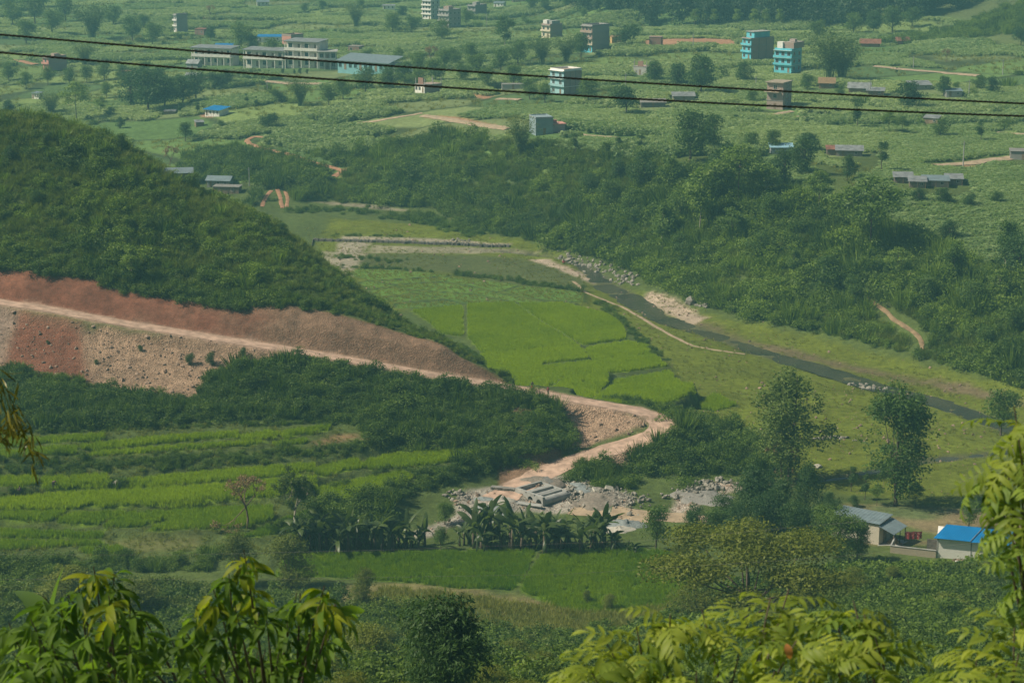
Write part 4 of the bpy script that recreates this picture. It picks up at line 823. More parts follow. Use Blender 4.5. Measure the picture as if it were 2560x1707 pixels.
# ------------------------------------------------------------------ utility poles
def pole(x, y, hp, label, arm=False):
    X, Y, Z, t = hit(x, y); h = hp * t / FD; e = empty('utility_pole', (X, Y, Z - 0.3)); MB().tube([(0, 0, 0), (0, 0, h + 0.3)], [0.16, 0.10], 7).build('shaft', M_CONC, e)
    MB().box(-0.6, 0.6, -0.05, 0.05, h - 0.3, h - 0.2).build('crossarm', M_CONCD, e); return tag(e, label, 'pole')
pole(2212, 382, 58, 'concrete utility pole beside the pale lane'); pole(573, 428, 44, 'thin utility pole near the grey shed'); pole(1437, 204, 36, 'utility pole in the field behind the dark cone-shaped tree'); pole(1998, 218, 34, 'utility pole in front of the farmhouse'); pole(2225, 224, 40, 'utility pole above the small grey hut'); pole(2303, 172, 36, 'utility pole on the upland at the right'); pole(1118, 62, 30, 'faint utility pole in the dust at the top'); pole(614, 212, 26, 'utility pole below the school road'); pole(1592, 116, 38, 'utility pole before the red earth'); pole(2098, 156, 26, 'utility pole by the upland lane'); pole(1736, 202, 26, 'thin pole left of the tall brick house')
# ------------------------------------------------------------------ leaf materials
def leaf_mat(name, c1, c2, trans=0.35, inst=False, rough=0.55, spec=0.25, wobble=0.5):
    """colour runs from c1 to c2 leaf by leaf and plant by plant"""
    m, t, b = nodes_mat(name); L = t.links.new
    lv = N(t, 'ShaderNodeAttribute', attribute_name='lv')
    if inst: r = N(t, 'ShaderNodeAttribute', attribute_name='tint', attribute_type='INSTANCER').outputs['Fac']
    else: r = N(t, 'ShaderNodeObjectInfo').outputs['Random']
    a = N(t, 'ShaderNodeMath', operation='MULTIPLY'); L(lv.outputs['Fac'], a.inputs[0]); a.inputs[1].default_value = wobble
    q = N(t, 'ShaderNodeMath', operation='MULTIPLY_ADD', use_clamp=True); L(r, q.inputs[0]); q.inputs[1].default_value = 1 - wobble; L(a.outputs[0], q.inputs[2])
    mx = N(t, 'ShaderNodeMix', data_type='RGBA'); L(q.outputs[0], mx.inputs[0]); mx.inputs[6].default_value = (*c1, 1); mx.inputs[7].default_value = (*c2, 1)
    L(mx.outputs[2], b.inputs['Base Color']); b.inputs['Roughness'].default_value = rough; b.inputs['Specular IOR Level'].default_value = spec
    tr = N(t, 'ShaderNodeBsdfTranslucent'); sc = N(t, 'ShaderNodeVectorMath', operation='MULTIPLY'); L(mx.outputs[2], sc.inputs[0]); sc.inputs[1].default_value = (1.25, 1.3, 0.7); L(sc.outputs[0], tr.inputs['Color'])
    ms = N(t, 'ShaderNodeMixShader'); ms.inputs[0].default_value = trans; L(b.outputs[0], ms.inputs[1]); L(tr.outputs[0], ms.inputs[2])
    L(ms.outputs[0], [n for n in t.nodes if n.type == 'OUTPUT_MATERIAL'][0].inputs['Surface'])
    return m
M_BARK = simple('bark', (0.12, 0.095, 0.07), 0.9, 0.4, 4.0, 0.4)
M_BARKL = simple('pale_bark', (0.30, 0.27, 0.22), 0.9, 0.3, 4.0, 0.3)
M_LEAF = leaf_mat('leaf_green', (0.05, 0.11, 0.022), (0.155, 0.24, 0.04))
M_LEAFD = leaf_mat('leaf_dark', (0.03, 0.078, 0.022), (0.09, 0.16, 0.036))
M_LEAFL = leaf_mat('leaf_light', (0.11, 0.19, 0.032), (0.24, 0.34, 0.055))
M_LEAFY = leaf_mat('leaf_yellowish', (0.07, 0.105, 0.014), (0.22, 0.25, 0.028))
M_BAMB = leaf_mat('bamboo_leaf', (0.075, 0.135, 0.038), (0.17, 0.23, 0.062))
M_FEATH = leaf_mat('leaf_feathery', (0.075, 0.125, 0.026), (0.165, 0.230, 0.046))
M_DRY = leaf_mat('dry_twig', (0.208, 0.136, 0.072), (0.352, 0.240, 0.112), 0.2)
M_BAN = leaf_mat('banana_leaf', (0.030, 0.060, 0.018), (0.12, 0.17, 0.045), 0.4, rough=0.4, spec=0.4)
M_SHRUB = leaf_mat('scrub_leaf', (0.022, 0.062, 0.012), (0.225, 0.33, 0.032), inst=True)
M_SHRUBY = leaf_mat('scrub_olive', (0.075, 0.125, 0.02), (0.235, 0.285, 0.045), inst=True)
M_RICE = leaf_mat('rice_blade', (0.062, 0.170, 0.004), (0.40, 0.51, 0.006), 0.5, inst=True, wobble=0.25)
M_MAIZE = leaf_mat('maize_blade', (0.13, 0.24, 0.075), (0.42, 0.5, 0.22), 0.4, inst=True)  # light end paled: haze over the far fields put into the leaf colour
M_GRASS = leaf_mat('grass_blade', (0.11, 0.155, 0.028), (0.32, 0.32, 0.075), 0.4, inst=True)
M_WOOD = leaf_mat('forest_leaf', (0.022, 0.06, 0.03), (0.1, 0.145, 0.052), inst=True)

def unit(v): return v / (np.linalg.norm(v, axis=-1, keepdims=True) + 1e-9)
def leaf_quads(C, Nn, L, W, rg, axis=None, fold=0.12):
    n = len(C); L = np.broadcast_to(L, n); W = np.broadcast_to(W, n)
    a = rg.normal(size=(n, 3)) if axis is None else axis
    a = unit(a - Nn * (a * Nn).sum(1, keepdims=True)); s = np.cross(Nn, a)
    V = np.stack([C - a * (L / 2)[:, None], C + s * (W / 2)[:, None] + Nn * (fold * W)[:, None], C + a * (L / 2)[:, None], C - s * (W / 2)[:, None] + Nn * (fold * W)[:, None]], 1).reshape(-1, 3)
    return V, np.arange(n * 4).reshape(n, 4)
def lv_mesh(name, V, Fq, lv, mat):
    me = mesh_from(name, V, Fq, mat)
    at = me.attributes.new('lv', 'FLOAT', 'FACE'); at.data.foreach_set('value', np.asarray(lv, np.float32)); return me
def crown(name, lobes, n, leaf, mat, seed, clump=9, rc=0.5, up=0.35, asp=0.5, inner=0.25, droop=0.0):
    """leaf faces in clumps over the surface of several lobes (cx, cy, cz, rx, ry, rz)"""
    rg = np.random.default_rng(seed); lob = np.array(lobes, float)
    wgt = (lob[:, 3] * lob[:, 5]) ** 1.0; nc = max(4, n // clump); k = rg.choice(len(lob), nc, p=wgt / wgt.sum())
    d = unit(rg.normal(size=(nc, 3)) + np.array([0, 0, up])); r = np.where(rg.random(nc) < inner, rg.uniform(0.35, 0.85, nc), rg.uniform(0.85, 1.06, nc))
    C = lob[k, :3] + d * lob[k, 3:6] * r[:, None]; cl = rg.random(nc)
    j = np.repeat(np.arange(nc), clump); m = len(j)
    P = C[j] + rg.normal(size=(m, 3)) * rc * np.array([1, 1, 0.7]); nn = unit(d[j] * 0.7 + rg.normal(size=(m, 3)) * 0.75 + np.array([0, 0, 0.35]))
    ax = None
    if droop: ax = rg.normal(size=(m, 3)) * 0.5 + d[j] * 0.5 - np.array([0, 0, droop])
    s = leaf * rg.uniform(0.65, 1.35, m)
    V, Fq = leaf_quads(P, nn, s, s * asp, rg, ax)
    return lv_mesh(name, V, Fq, np.clip(cl[j] * 0.65 + rg.random(m) * 0.45 - 0.05, 0, 1), mat)
def trunk(name, h, r, lobes, mat, seed, lean=0.05, start=0.35, limbs=True, n=6):
    rg = np.random.default_rng(seed); mb = MB(); px = rg.normal(size=2) * lean * h
    f = lambda t: (px[0] * t * t + 0.02 * h * math.sin(5 * t + seed), px[1] * t * t, h * t)
    mb.tube([f(t) for t in (0, 0.03, 0.2, 0.45, 0.7, 0.92)], [r * 1.5, r * 1.1, r * 0.85, r * 0.65, r * 0.42, r * 0.2], n)
    if limbs:
        for i, l in enumerate(lobes):
            t0 = min(0.85, start + rg.random() * 0.3); a = f(t0); b = (l[0], l[1], l[2])
            mid = (a[0] * 0.5 + b[0] * 0.5, a[1] * 0.5 + b[1] * 0.5, a[2] * 0.55 + b[2] * 0.45 - 0.02 * h)
            mb.tube([a, mid, b], [r * 0.42, r * 0.28, r * 0.1], 5)
    return mb.mesh(name, mat, True)
def lobes_round(h, w, n, seed, base=0.3, flat=0.8):
    rg = np.random.default_rng(seed); out = []
    for i in range(n):
        t = rg.uniform(base, 0.92); q = math.sin(math.pi * min(1, max(0.05, (t - base) / (1.02 - base))) ** 0.75)
        a = rg.uniform(0, 6.283); rr = w * 0.5 * q * rg.uniform(0.25, 0.8); s = w * rg.uniform(0.18, 0.30) * (0.6 + 0.5 * q)
        out.append((rr * math.cos(a), rr * math.sin(a), h * t, s, s, s * flat))
    return out

# ------------------------------------------------------------------ kinds of tree, each a list of (part name, mesh)
TREES = {}
def reg(kind, *parts): TREES.setdefault(kind, []).append(list(parts))
for v in range(3):                                     # dense rounded tree, unit height 10
    lb = lobes_round(10, 8.5, 13, 30 + v, 0.30, 0.85)
    reg('round', ('trunk', trunk('trunk', 8, 0.26, lb, M_BARK, v)), ('crown', crown('crown', lb, 3200, 0.50, M_LEAF, 40 + v, rc=0.5)))
    lb = lobes_round(10, 8.0, 14, 50 + v, 0.22, 0.8)
    reg('dark', ('trunk', trunk('trunk', 8, 0.26, lb, M_BARK, v + 3)), ('crown', crown('crown', lb, 3400, 0.50, M_LEAFD, 60 + v, rc=0.45)))
    lb = lobes_round(10, 5.2, 11, 70 + v, 0.36, 0.6)   # tall, slender, airy, with a bare stem
    reg('tall', ('trunk', trunk('trunk', 9.4, 0.13, lb, M_BARKL, v + 6, 0.03, 0.5)), ('crown', crown('crown', lb, 2400, 0.46, M_LEAFL if v == 1 else M_LEAF, 80 + v, rc=0.42)))
    lb = [(rx * math.cos(a), rx * math.sin(a), z, s, s, s * 0.30) for z, rx, s, a in [(9.6, 0.4, 1.2, 0), (8.7, 1.6, 1.5, 1.1 + v), (8.4, 1.7, 1.4, 3.4 + v), (7.4, 2.3, 1.7, 0.4 + v), (7.2, 2.2, 1.6, 2.5 + v), (7.0, 2.4, 1.6, 4.7 + v), (5.9, 2.2, 1.4, 1.6 + v), (5.6, 2.0, 1.3, 5.5 + v)]]
    reg('layered', ('trunk', trunk('trunk', 9.5, 0.14, lb, M_BARK, v + 9, 0.02, 0.45)), ('crown', crown('crown', lb, 3400, 0.40, (M_LEAFL, M_LEAF, M_LEAFL)[v], 90 + v, rc=0.4, up=0.9)))
    lb = lobes_round(10, 3.6, 7, 110 + v, 0.42, 0.9)   # lopped fodder tree
    reg('lopped', ('trunk', trunk('trunk', 9.0, 0.17, lb, M_BARK, v + 12, 0.06, 0.3)), ('crown', crown('crown', lb, 1300, 0.46, M_LEAFD, 120 + v, rc=0.35)))
    lb = lobes_round(10, 6.0, 34, 130 + v, 0.12, 1.0)  # tall feathery tree of many small sprays
    lb = [(a, b, c, d * 0.62, e * 0.62, f * 0.66) for a, b, c, d, e, f in lb]
    reg('feathery', ('trunk', trunk('trunk', 9.6, 0.13, lb[:12], M_BARK, v + 15, 0.03, 0.25)), ('crown', crown('crown', lb, 9500, 0.23, (M_FEATH, M_LEAF, M_LEAFL)[v], 140 + v, rc=0.24, clump=14)))
    lb = lobes_round(10, 9, 12, 150 + v, 0.12, 0.9)
    reg('bush', ('stem', trunk('stem', 6, 0.18, lb, M_BARK, v + 18, 0.02, 0.1)), ('crown', crown('crown', lb, 5200, 0.42, M_LEAFD, 160 + v, rc=0.5)))
def bamboo(seed):
    rg = np.random.default_rng(seed); cul = MB(); C = []; A = []
    for i in range(34):
        a = rg.uniform(0, 6.283); r0 = rg.uniform(0, 0.9); L = rg.uniform(7.5, 11.5); out = rg.uniform(1.2, 5.6); pts = []
        for t in np.linspace(0, 1, 7):
            pts.append((math.cos(a) * (r0 + out * t ** 2.3), math.sin(a) * (r0 + out * t ** 2.3), L * (t - 0.20 * t ** 3.2 * out / 4.5)))
        cul.tube(pts, [0.06, 0.055, 0.05, 0.04, 0.03, 0.02, 0.008], 4)
        pts = np.array(pts)
        for t in rg.uniform(0.30, 1.0, 95):
            k = t * 6; j = min(5, int(k)); p = pts[j] + (pts[j + 1] - pts[j]) * (k - j); C.append(p + rg.normal(size=3) * (0.25 + 0.4 * t)); A.append(np.array([math.cos(a), math.sin(a), -0.5]) + rg.normal(size=3) * 0.6)
    C = np.array(C); A = np.array(A); s = rg.uniform(0.35, 0.7, len(C)); V, Fq = leaf_quads(C, unit(rg.normal(size=C.shape) + [0, 0, 0.7]), s, s * 0.32, rg, A)
    return ('stem', cul.mesh('culms', M_BAMB)), ('crown', lv_mesh('bamboo_foliage', V, Fq, rg.random(len(C)), M_BAMB))
for v in range(2): reg('bamboo', *bamboo(200 + v))
def dry_tree(seed, leafy, mat, tw_mat):
    """thin fan of ascending twigs on a slim stem; sparse small leaves"""
    rg = np.random.default_rng(seed); mb = MB(); tips = []
    def grow(p, d, L, r, lev):
        q = p + d * L; mid = p + d * L * 0.5 + rg.normal(size=3) * L * 0.04
        mb.tube([p, mid, q], [r, r * 0.8, r * 0.6], 5 if lev < 2 else 3, False)
        if lev >= 4: tips.append((p, q)); return
        for i in range(3 if lev else 5):
            nd = unit(d + rg.normal(size=3) * (0.42 if lev else 0.55) + np.array([0, 0, 0.22])); grow(q if i else mid * 0.3 + q * 0.7, nd, L * rg.uniform(0.5, 0.72), r * 0.52, lev + 1)
    grow(np.array([0, 0, 0.0]), np.array([0.02, 0, 1.0]), 4.0, 0.20, 0)
    T = np.array([b for a, b in tips]); j = rg.integers(0, len(T), leafy); P = T[j] + rg.normal(size=(leafy, 3)) * 0.22; s = rg.uniform(0.16, 0.32, leafy)
    V, Fq = leaf_quads(P, unit(rg.normal(size=P.shape) + [0, 0, 0.4]), s, s * 0.5, rg)
    z = max(mb.V, key=lambda v: v[2])[2]
    return ('trunk', mb.mesh('twigs', tw_mat)), ('crown', lv_mesh('sparse_leaves', V, Fq, rg.random(leafy), mat))
M_TWIG = simple('twig_brown', (0.15, 0.105, 0.065), 0.9, 0.3)
reg('bare', *dry_tree(5, 3000, M_DRY, M_TWIG)); reg('sparse', *dry_tree(8, 8000, M_FEATH, M_BARKL))
def banana(seed, n=8):
    rg = np.random.default_rng(seed); V = []; Fq = []; lv = []; stems = []
    for s_ in range(4):
        ox, oy = (0, 0) if s_ == 0 else tuple(rg.normal(size=2) * 0.75); hh = rg.uniform(0.9, 1.9) if s_ else 2.0
        stems.append(('stem', MB().tube([(ox, oy, 0), (ox + 0.05, oy, hh * 0.5), (ox + 0.02, oy, hh)], [0.16, 0.12, 0.08], 6).mesh('banana_stem', M_BARK, True)))
        for i in range(n if s_ == 0 else 6):
            dead = i >= (n if s_ == 0 else 6) - 2; a = i * 2.4 + rg.uniform(-0.6, 0.6); L = rg.uniform(1.6, 2.9) * (0.7 if dead else 1); e0 = -0.5 if dead else rg.uniform(0.7, 1.55); bend = rg.uniform(0.5, 1.9) if not dead else 0.9; k = 8; W = rg.uniform(0.36, 0.62) * (0.6 if dead else 1); lf = 0.0 if dead else rg.random(); b = len(V); x = z = 0.0; roll = rg.normal() * 0.7
            for q in range(k):
                t = q / (k - 1); ww = W * 0.5 * math.sin(math.pi * min(1, 0.06 + t * 0.94)) ** 0.6 * rg.uniform(0.75, 1.1); an = e0 - bend * t * 1.2
                c = np.array([ox + math.cos(a) * x, oy + math.sin(a) * x, hh + z]); sd = np.array([-math.sin(a) * math.cos(roll), math.cos(a) * math.cos(roll), math.sin(roll)]); dn = np.array([0, 0, ww * 0.3])
                V += [c + sd * ww - dn, c, c - sd * ww - dn]; x += math.cos(an) * L / k; z += math.sin(an) * L / k
            for q in range(k - 1):
                o = b + q * 3; Fq += [(o, o + 1, o + 4, o + 3), (o + 1, o + 2, o + 5, o + 4)]; lv += [lf, lf]
            stems.append(('leaf', lv_mesh('banana_leaf', np.array(V), np.array(Fq), lv, M_BAN))); V = []; Fq = []; lv = []
    return stems
for v in range(4): reg('banana', *banana(300 + v))
lb = [(rx * math.cos(a), rx * math.sin(a), z, s, s, s * 0.34) for z, rx, s, a in [(9.3, 0.6, 1.6, 0), (8.8, 2.3, 1.6, 1.0), (8.5, 2.6, 1.7, 2.6), (8.7, 2.2, 1.6, 4.2), (8.0, 4.0, 1.8, 0.2), (7.7, 4.1, 1.7, 1.7), (7.8, 4.2, 1.8, 3.2), (7.9, 4.0, 1.7, 5.0), (7.0, 4.4, 1.6, 5.9), (6.8, 4.3, 1.5, 2.3), (6.6, 3.6, 1.4, 3.9), (6.3, 3.8, 1.3, 0.9), (5.7, 2.6, 1.2, 5.2), (5.5, 2.4, 1.1, 2.9)]]
reg('umbrella', ('trunk', trunk('trunk', 8.6, 0.20, lb, M_BARK, 77, 0.03, 0.3, True, 7)), ('crown', crown('crown', lb, 20000, 0.23, M_LEAFY, 78, clump=14, rc=0.30, up=0.7)))
lb = lobes_round(10, 6.2, 22, 171, 0.22, 0.9)
reg('mango', ('trunk', trunk('trunk', 8.6, 0.22, lb, M_BARK, 79, 0.02, 0.2)), ('crown', crown('crown', lb, 13000, 0.42, M_LEAFD, 80, clump=12, rc=0.26, droop=0.9, asp=0.3)))
lb = lobes_round(10, 9, 18, 181, 0.12, 0.9)
reg('nearbush', ('stem', trunk('stem', 6, 0.16, lb, M_BARK, 81, 0.02, 0.1)), ('crown', crown('crown', lb, 9000, 0.30, M_LEAFY, 82, clump=12, rc=0.30)))
M_LEAFO = leaf_mat('leaf_olive', (0.085, 0.125, 0.02), (0.235, 0.275, 0.04))
reg('nearbush', ('stem', trunk('stem', 6, 0.16, lb, M_BARK, 83, 0.02, 0.1)), ('crown', crown('crown', lobes_round(10, 9, 18, 184, 0.12, 0.9), 9000, 0.30, M_LEAFO, 84, clump=12, rc=0.30)))

def plant(kind, loc, h, label, cat='tree', group=None, name=None, var=None, rz=None, wide=1.0, sink=0.15):
    V = TREES[kind]; parts = V[(random.randrange(len(V)) if var is None else var) % len(V)]
    e = empty(name or 'tree', (loc[0], loc[1], loc[2] - sink), random.uniform(0, 6.283) if rz is None else rz)
    top = max(v.co.z for pn, me in parts for v in me.vertices) if kind not in _top else _top[kind]
    _top[kind] = top; s = h / top
    e.scale = (s * wide, s * wide, s)
    for pn, me in parts: obj(pn, me, e)
    return tag(e, label, cat, group)
_top = {}

# ------------------------------------------------------------------ scattering of what nobody could count
def src_collection(name, meshes):
    c = bpy.data.collections.new(name)
    for i, me in enumerate(meshes):
        o = bpy.data.objects.new('%s_%02d' % (name, i), me); c.objects.link(o)
    return c
def gn_group(coll):
    g = bpy.data.node_groups.new('scatter_' + coll.name, 'GeometryNodeTree')
    g.interface.new_socket('Geometry', in_out='INPUT', socket_type='NodeSocketGeometry'); g.interface.new_socket('Geometry', in_out='OUTPUT', socket_type='NodeSocketGeometry')
    n = g.nodes; L = g.links.new; gi = n.new('NodeGroupInput'); go = n.new('NodeGroupOutput'); ip = n.new('GeometryNodeInstanceOnPoints'); ci = n.new('GeometryNodeCollectionInfo')
    ci.inputs['Collection'].default_value = coll; ci.inputs['Separate Children'].default_value = True; ci.inputs['Reset Children'].default_value = True
    def attr(nm, ty):
        a = n.new('GeometryNodeInputNamedAttribute'); a.data_type = ty; a.inputs['Name'].default_value = nm; return a.outputs['Attribute']
    L(gi.outputs[0], ip.inputs['Points']); L(ci.outputs[0], ip.inputs['Instance']); ip.inputs['Pick Instance'].default_value = True
    L(attr('vi', 'INT'), ip.inputs['Instance Index']); L(attr('rot', 'FLOAT_VECTOR'), ip.inputs['Rotation']); L(attr('sc', 'FLOAT_VECTOR'), ip.inputs['Scale']); L(ip.outputs[0], go.inputs[0])
    return g
_groups = {}
def scatter(name, P, size, tint, coll, nvar, label, flat=1.0, tilt=0.12, cat=None, rg=np.random.default_rng(5)):
    P = np.asarray(P, np.float32); n = len(P)
    if n == 0: return
    me = bpy.data.meshes.new(name); me.vertices.add(n); me.vertices.foreach_set('co', P.ravel())
    rot = np.stack([rg.normal(size=n) * tilt, rg.normal(size=n) * tilt, rg.uniform(0, 6.283, n)], 1).astype(np.float32)
    sc = np.stack([size, size, size * flat], 1).astype(np.float32)
    for nm, ty, arr, key in (('rot', 'FLOAT_VECTOR', rot, 'vector'), ('sc', 'FLOAT_VECTOR', sc, 'vector'), ('tint', 'FLOAT', np.asarray(tint, np.float32), 'value'), ('vi', 'INT', rg.integers(0, nvar, n).astype(np.int32), 'value')):
        a = me.attributes.new(nm, ty, 'POINT'); a.data.foreach_set(key, arr.ravel())
    o = obj(name, me)
    if coll.name not in _groups: _groups[coll.name] = gn_group(coll)
    o.modifiers.new('scatter', 'NODES').node_group = _groups[coll.name]
    return tag(o, label, cat, kind='stuff')
def grass_tuft(seed, n, h, w, spread, mat, lean=0.5, patch=0.0):
    rg = np.random.default_rng(seed); a = rg.uniform(0, 6.283, n); r = spread * np.sqrt(rg.random(n)); B = np.stack([r * np.cos(a), r * np.sin(a), np.zeros(n)], 1)
    if patch: B[:, :2] = rg.uniform(-patch, patch, (n, 2))
    d = np.stack([np.cos(a), np.sin(a), np.zeros(n)], 1) * rg.uniform(0, lean, n)[:, None] + rg.normal(size=(n, 3)) * 0.12; hh = h * rg.uniform(0.6, 1.2, n); d[:, 2] = 1
    T = B + d * hh[:, None]; s = np.stack([-np.sin(a + rg.normal(size=n)), np.cos(a), np.zeros(n)], 1) * w * 0.5; M = B + d * hh[:, None] * 0.5
    V = np.stack([B - s * 0.6, M + s, T, M - s], 1).reshape(-1, 3)
    return lv_mesh('tuft', V, np.arange(n * 4).reshape(n, 4), rg.random(n), mat)
def maize_patch(seed, n, size):
    rg = np.random.default_rng(seed); V = []; Fq = []; lv = []
    for i in range(n):
        x, y = rg.uniform(-size, size, 2); h = rg.uniform(1.3, 2.1); l = rg.random()
        for k in range(6):
            a = rg.uniform(0, 6.283); z = h * rg.uniform(0.25, 0.95); L = rg.uniform(0.5, 0.9); b = len(V); c, s = math.cos(a), math.sin(a); w_ = 0.09
            V += [(x - s * w_, y + c * w_, z), (x + s * w_, y - c * w_, z), (x + c * L * 0.6 + s * w_, y + s * L * 0.6 - c * w_, z + 0.28), (x + c * L, y + s * L, z - 0.05)]; Fq.append((b, b + 1, b + 2, b + 3)); lv.append(l)
        b = len(V); V += [(x - 0.04, y, 0), (x + 0.04, y, 0), (x + 0.02, y, h + 0.35), (x - 0.02, y, h + 0.35)]; Fq.append((b, b + 1, b + 2, b + 3)); lv.append(min(1, l + 0.5))
    return lv_mesh('maize', np.array(V), np.array(Fq), lv, M_MAIZE)
def stone_mesh(seed, mat):
    rg = np.random.default_rng(seed); import bmesh
    bm = bmesh.new(); bmesh.ops.create_icosphere(bm, subdivisions=1, radius=1.0); sx = rg.uniform(0.6, 1.2, 3)
    for v in bm.verts: v.co = Vector([v.co[i] * sx[i] * rg.uniform(0.75, 1.15) for i in range(3)]); v.co.z *= 0.7
    me = bpy.data.meshes.new('stone'); bm.to_mesh(me); bm.free(); me.materials.append(mat); return me
M_STONE = simple('stone', (0.27, 0.195, 0.145), 0.9, 0.35, 2.0, 0.4, rnd=0.35)
M_STONEG = simple('grey_stone', (0.25, 0.235, 0.20), 0.9, 0.35, 2.0, 0.4, rnd=0.35)
def bush_mesh(seed, n, leaf, mat, w=1.0, h=1.0, k=7, rc=0.16):
    rg = np.random.default_rng(seed); lb = [(rg.normal() * 0.38 * w, rg.normal() * 0.38 * w, h * rg.uniform(0.25, 0.62), w * rg.uniform(0.3, 0.48), w * rg.uniform(0.3, 0.48), h * rg.uniform(0.26, 0.42)) for i in range(k)]
    return crown('bush', lb, n, leaf, mat, seed + 1, clump=8, rc=rc, up=0.6, inner=0.2)
C_SHRUB = src_collection('shrubs', [bush_mesh(400 + i, 950, 0.145, M_SHRUB, rc=0.13) for i in range(3)] + [bush_mesh(410, 800, 0.14, M_SHRUB, 0.75, 1.7, 9, 0.12), bush_mesh(411, 900, 0.15, M_SHRUB, 1.25, 0.7, 9, 0.14), grass_tuft(414, 150, 1.3, 0.07, 0.55, M_SHRUB, 0.7)])
C_OLIVE = src_collection('olive_shrubs', [bush_mesh(420, 700, 0.13, M_SHRUBY, rc=0.12)] + [grass_tuft(423 + i, 130, 1.2, 0.05, 0.55, M_SHRUBY, 0.7) for i in range(3)])
C_FINE = src_collection('fine_shrubs', [bush_mesh(430 + i, 900, 0.15, M_SHRUB, rc=0.12) for i in range(3)] + [bush_mesh(435, 900, 0.14, M_SHRUBY, rc=0.12)])
C_RICE = src_collection('rice_tufts', [grass_tuft(440 + i, 40, 0.80, 0.05, 0.40, M_RICE, 0.30) for i in range(3)])
C_GRASS = src_collection('grass_tufts', [grass_tuft(450 + i, 30, 0.7, 0.06, 0.4, M_GRASS, 0.7) for i in range(3)])
C_MAIZE = src_collection('maize_patches', [maize_patch(460 + i, 80, 2.0) for i in range(3)])
C_COVER = src_collection('ground_cover', [crown('cover', [(x, y, 0.15, 0.5, 0.5, 0.3) for x, y in ((0, 0), (0.7, 0.2), (-0.5, 0.5), (-0.2, -0.6))], 260, 0.30, M_SHRUB, 470 + i, clump=6, rc=0.22, up=1.2, asp=0.75) for i in range(3)])
C_STONE = src_collection('stones', [stone_mesh(480 + i, M_STONE) for i in range(4)])
C_STONEG = src_collection('grey_stones', [stone_mesh(490 + i, M_STONEG) for i in range(4)])
C_WOOD = src_collection('wood_crowns', [crown('crown', lobes_round(10, 7, 9, 500 + i, 0.2, 0.9), 620, 0.95, M_WOOD, 510 + i, rc=0.7) for i in range(4)])

def sample(poly_world, dens_):
    P = np.asarray(poly_world)[:, :2]; x0, y0 = P.min(0); x1, y1 = P.max(0); n = int((x1 - x0) * (y1 - y0) * dens_)
    x = rng.uniform(x0, x1, n); y = rng.uniform(y0, y1, n); k = in_poly(x, y, P); return x[k], y[k]
def off_road(x, y, d=3.2):
    dd, _ = seg_dist(x, y, RD[::2]); return dd > d
def lift(x, y, dz=0.0): return np.stack([x, y, H(x, y) + dz], 1)
def along(pts, width, dens_):
    P = hits(pts)[:, :2]; L = np.hypot(*np.diff(P, axis=0).T); s = np.concatenate([[0], np.cumsum(L)]); n = int(s[-1] * width * dens_)
    q = rng.uniform(0, s[-1], n); x = np.interp(q, s, P[:, 0]); y = np.interp(q, s, P[:, 1]); return x + rng.normal(size=n) * width * 0.32, y + rng.normal(size=n) * width * 0.32
# ------------------------------------------------------------------ crops
for (lo_t, hi_t, nm) in ((0, 0.32, 'dark green rice in the low terraces'), (0.32, 0.76, 'bright green rice in the left terraces'), (0.76, 1.1, 'bright yellow-green rice beside the hairpin road')):
    PP, SS, TT = [], [], []
    for poly, kind, t, lf, P in FIELDS:
        if kind != 'rice' or not (lo_t <= t < hi_t): continue
        x, y = sample(P, 6.5); s = poly_sd(x, y, P); k = s > (0.3 if (t > 0.76 or t < 0.32) else 0.05); x, y = x[k], y[k]; n = len(x)
        PP.append(lift(x, y, -0.03)); SS.append((0.9 + 0.15 * rng.random(n)) * (1 + 0.15 * fbm(x / 5, y / 5, 2)) * (0.8 if t < 0.32 else 1.0)); TT.append(np.clip(t + 0.45 * fbm(x / 9, y / 6, 3) + 0.10 * rng.normal(size=n), 0, 1))
    scatter('rice', np.concatenate(PP), np.concatenate(SS), np.concatenate(TT), C_RICE, 3, nm)
PP, SS, TT = [], [], []
for poly, kind, t, lf, P in FIELDS:
    if kind == 'young':
        x, y = sample(P, 1.6); s = poly_sd(x, y, P); k = s > 0.2; x, y = x[k], y[k]; PP.append(lift(x, y)); SS.append(0.42 + 0.15 * rng.random(len(x))); TT.append(np.clip(0.8 + 0.3 * fbm(x / 12, y / 9, 2), 0, 1))
scatter('rice', np.concatenate(PP), np.concatenate(SS), np.concatenate(TT), C_GRASS, 3, 'short pale green rice seedlings in the far paddies')
tp = hits([(0, 1000), (500, 975), (860, 990), (1240, 1022), (1240, 1042), (900, 1140), (740, 1190), (700, 1290), (400, 1292), (0, 1300), (-40, 1200), (-40, 1050)]); x, y = sample(tp, 1.1); k = off_road(x, y, 3.2)
for poly, kind, t, lf, P in FIELDS:
    if kind == 'rice': k &= poly_sd(x, y, P) < 0.05
x, y = x[k], y[k]; scatter('grass', lift(x, y, -0.03), 0.35 + 0.5 * rng.random(len(x)), np.clip(0.2 + 0.7 * fbm(x / 5, y / 5, 3) + 0.15 * rng.random(len(x)), 0, 1), C_GRASS, 3, 'weedy grass on the bunds between the left terraces')
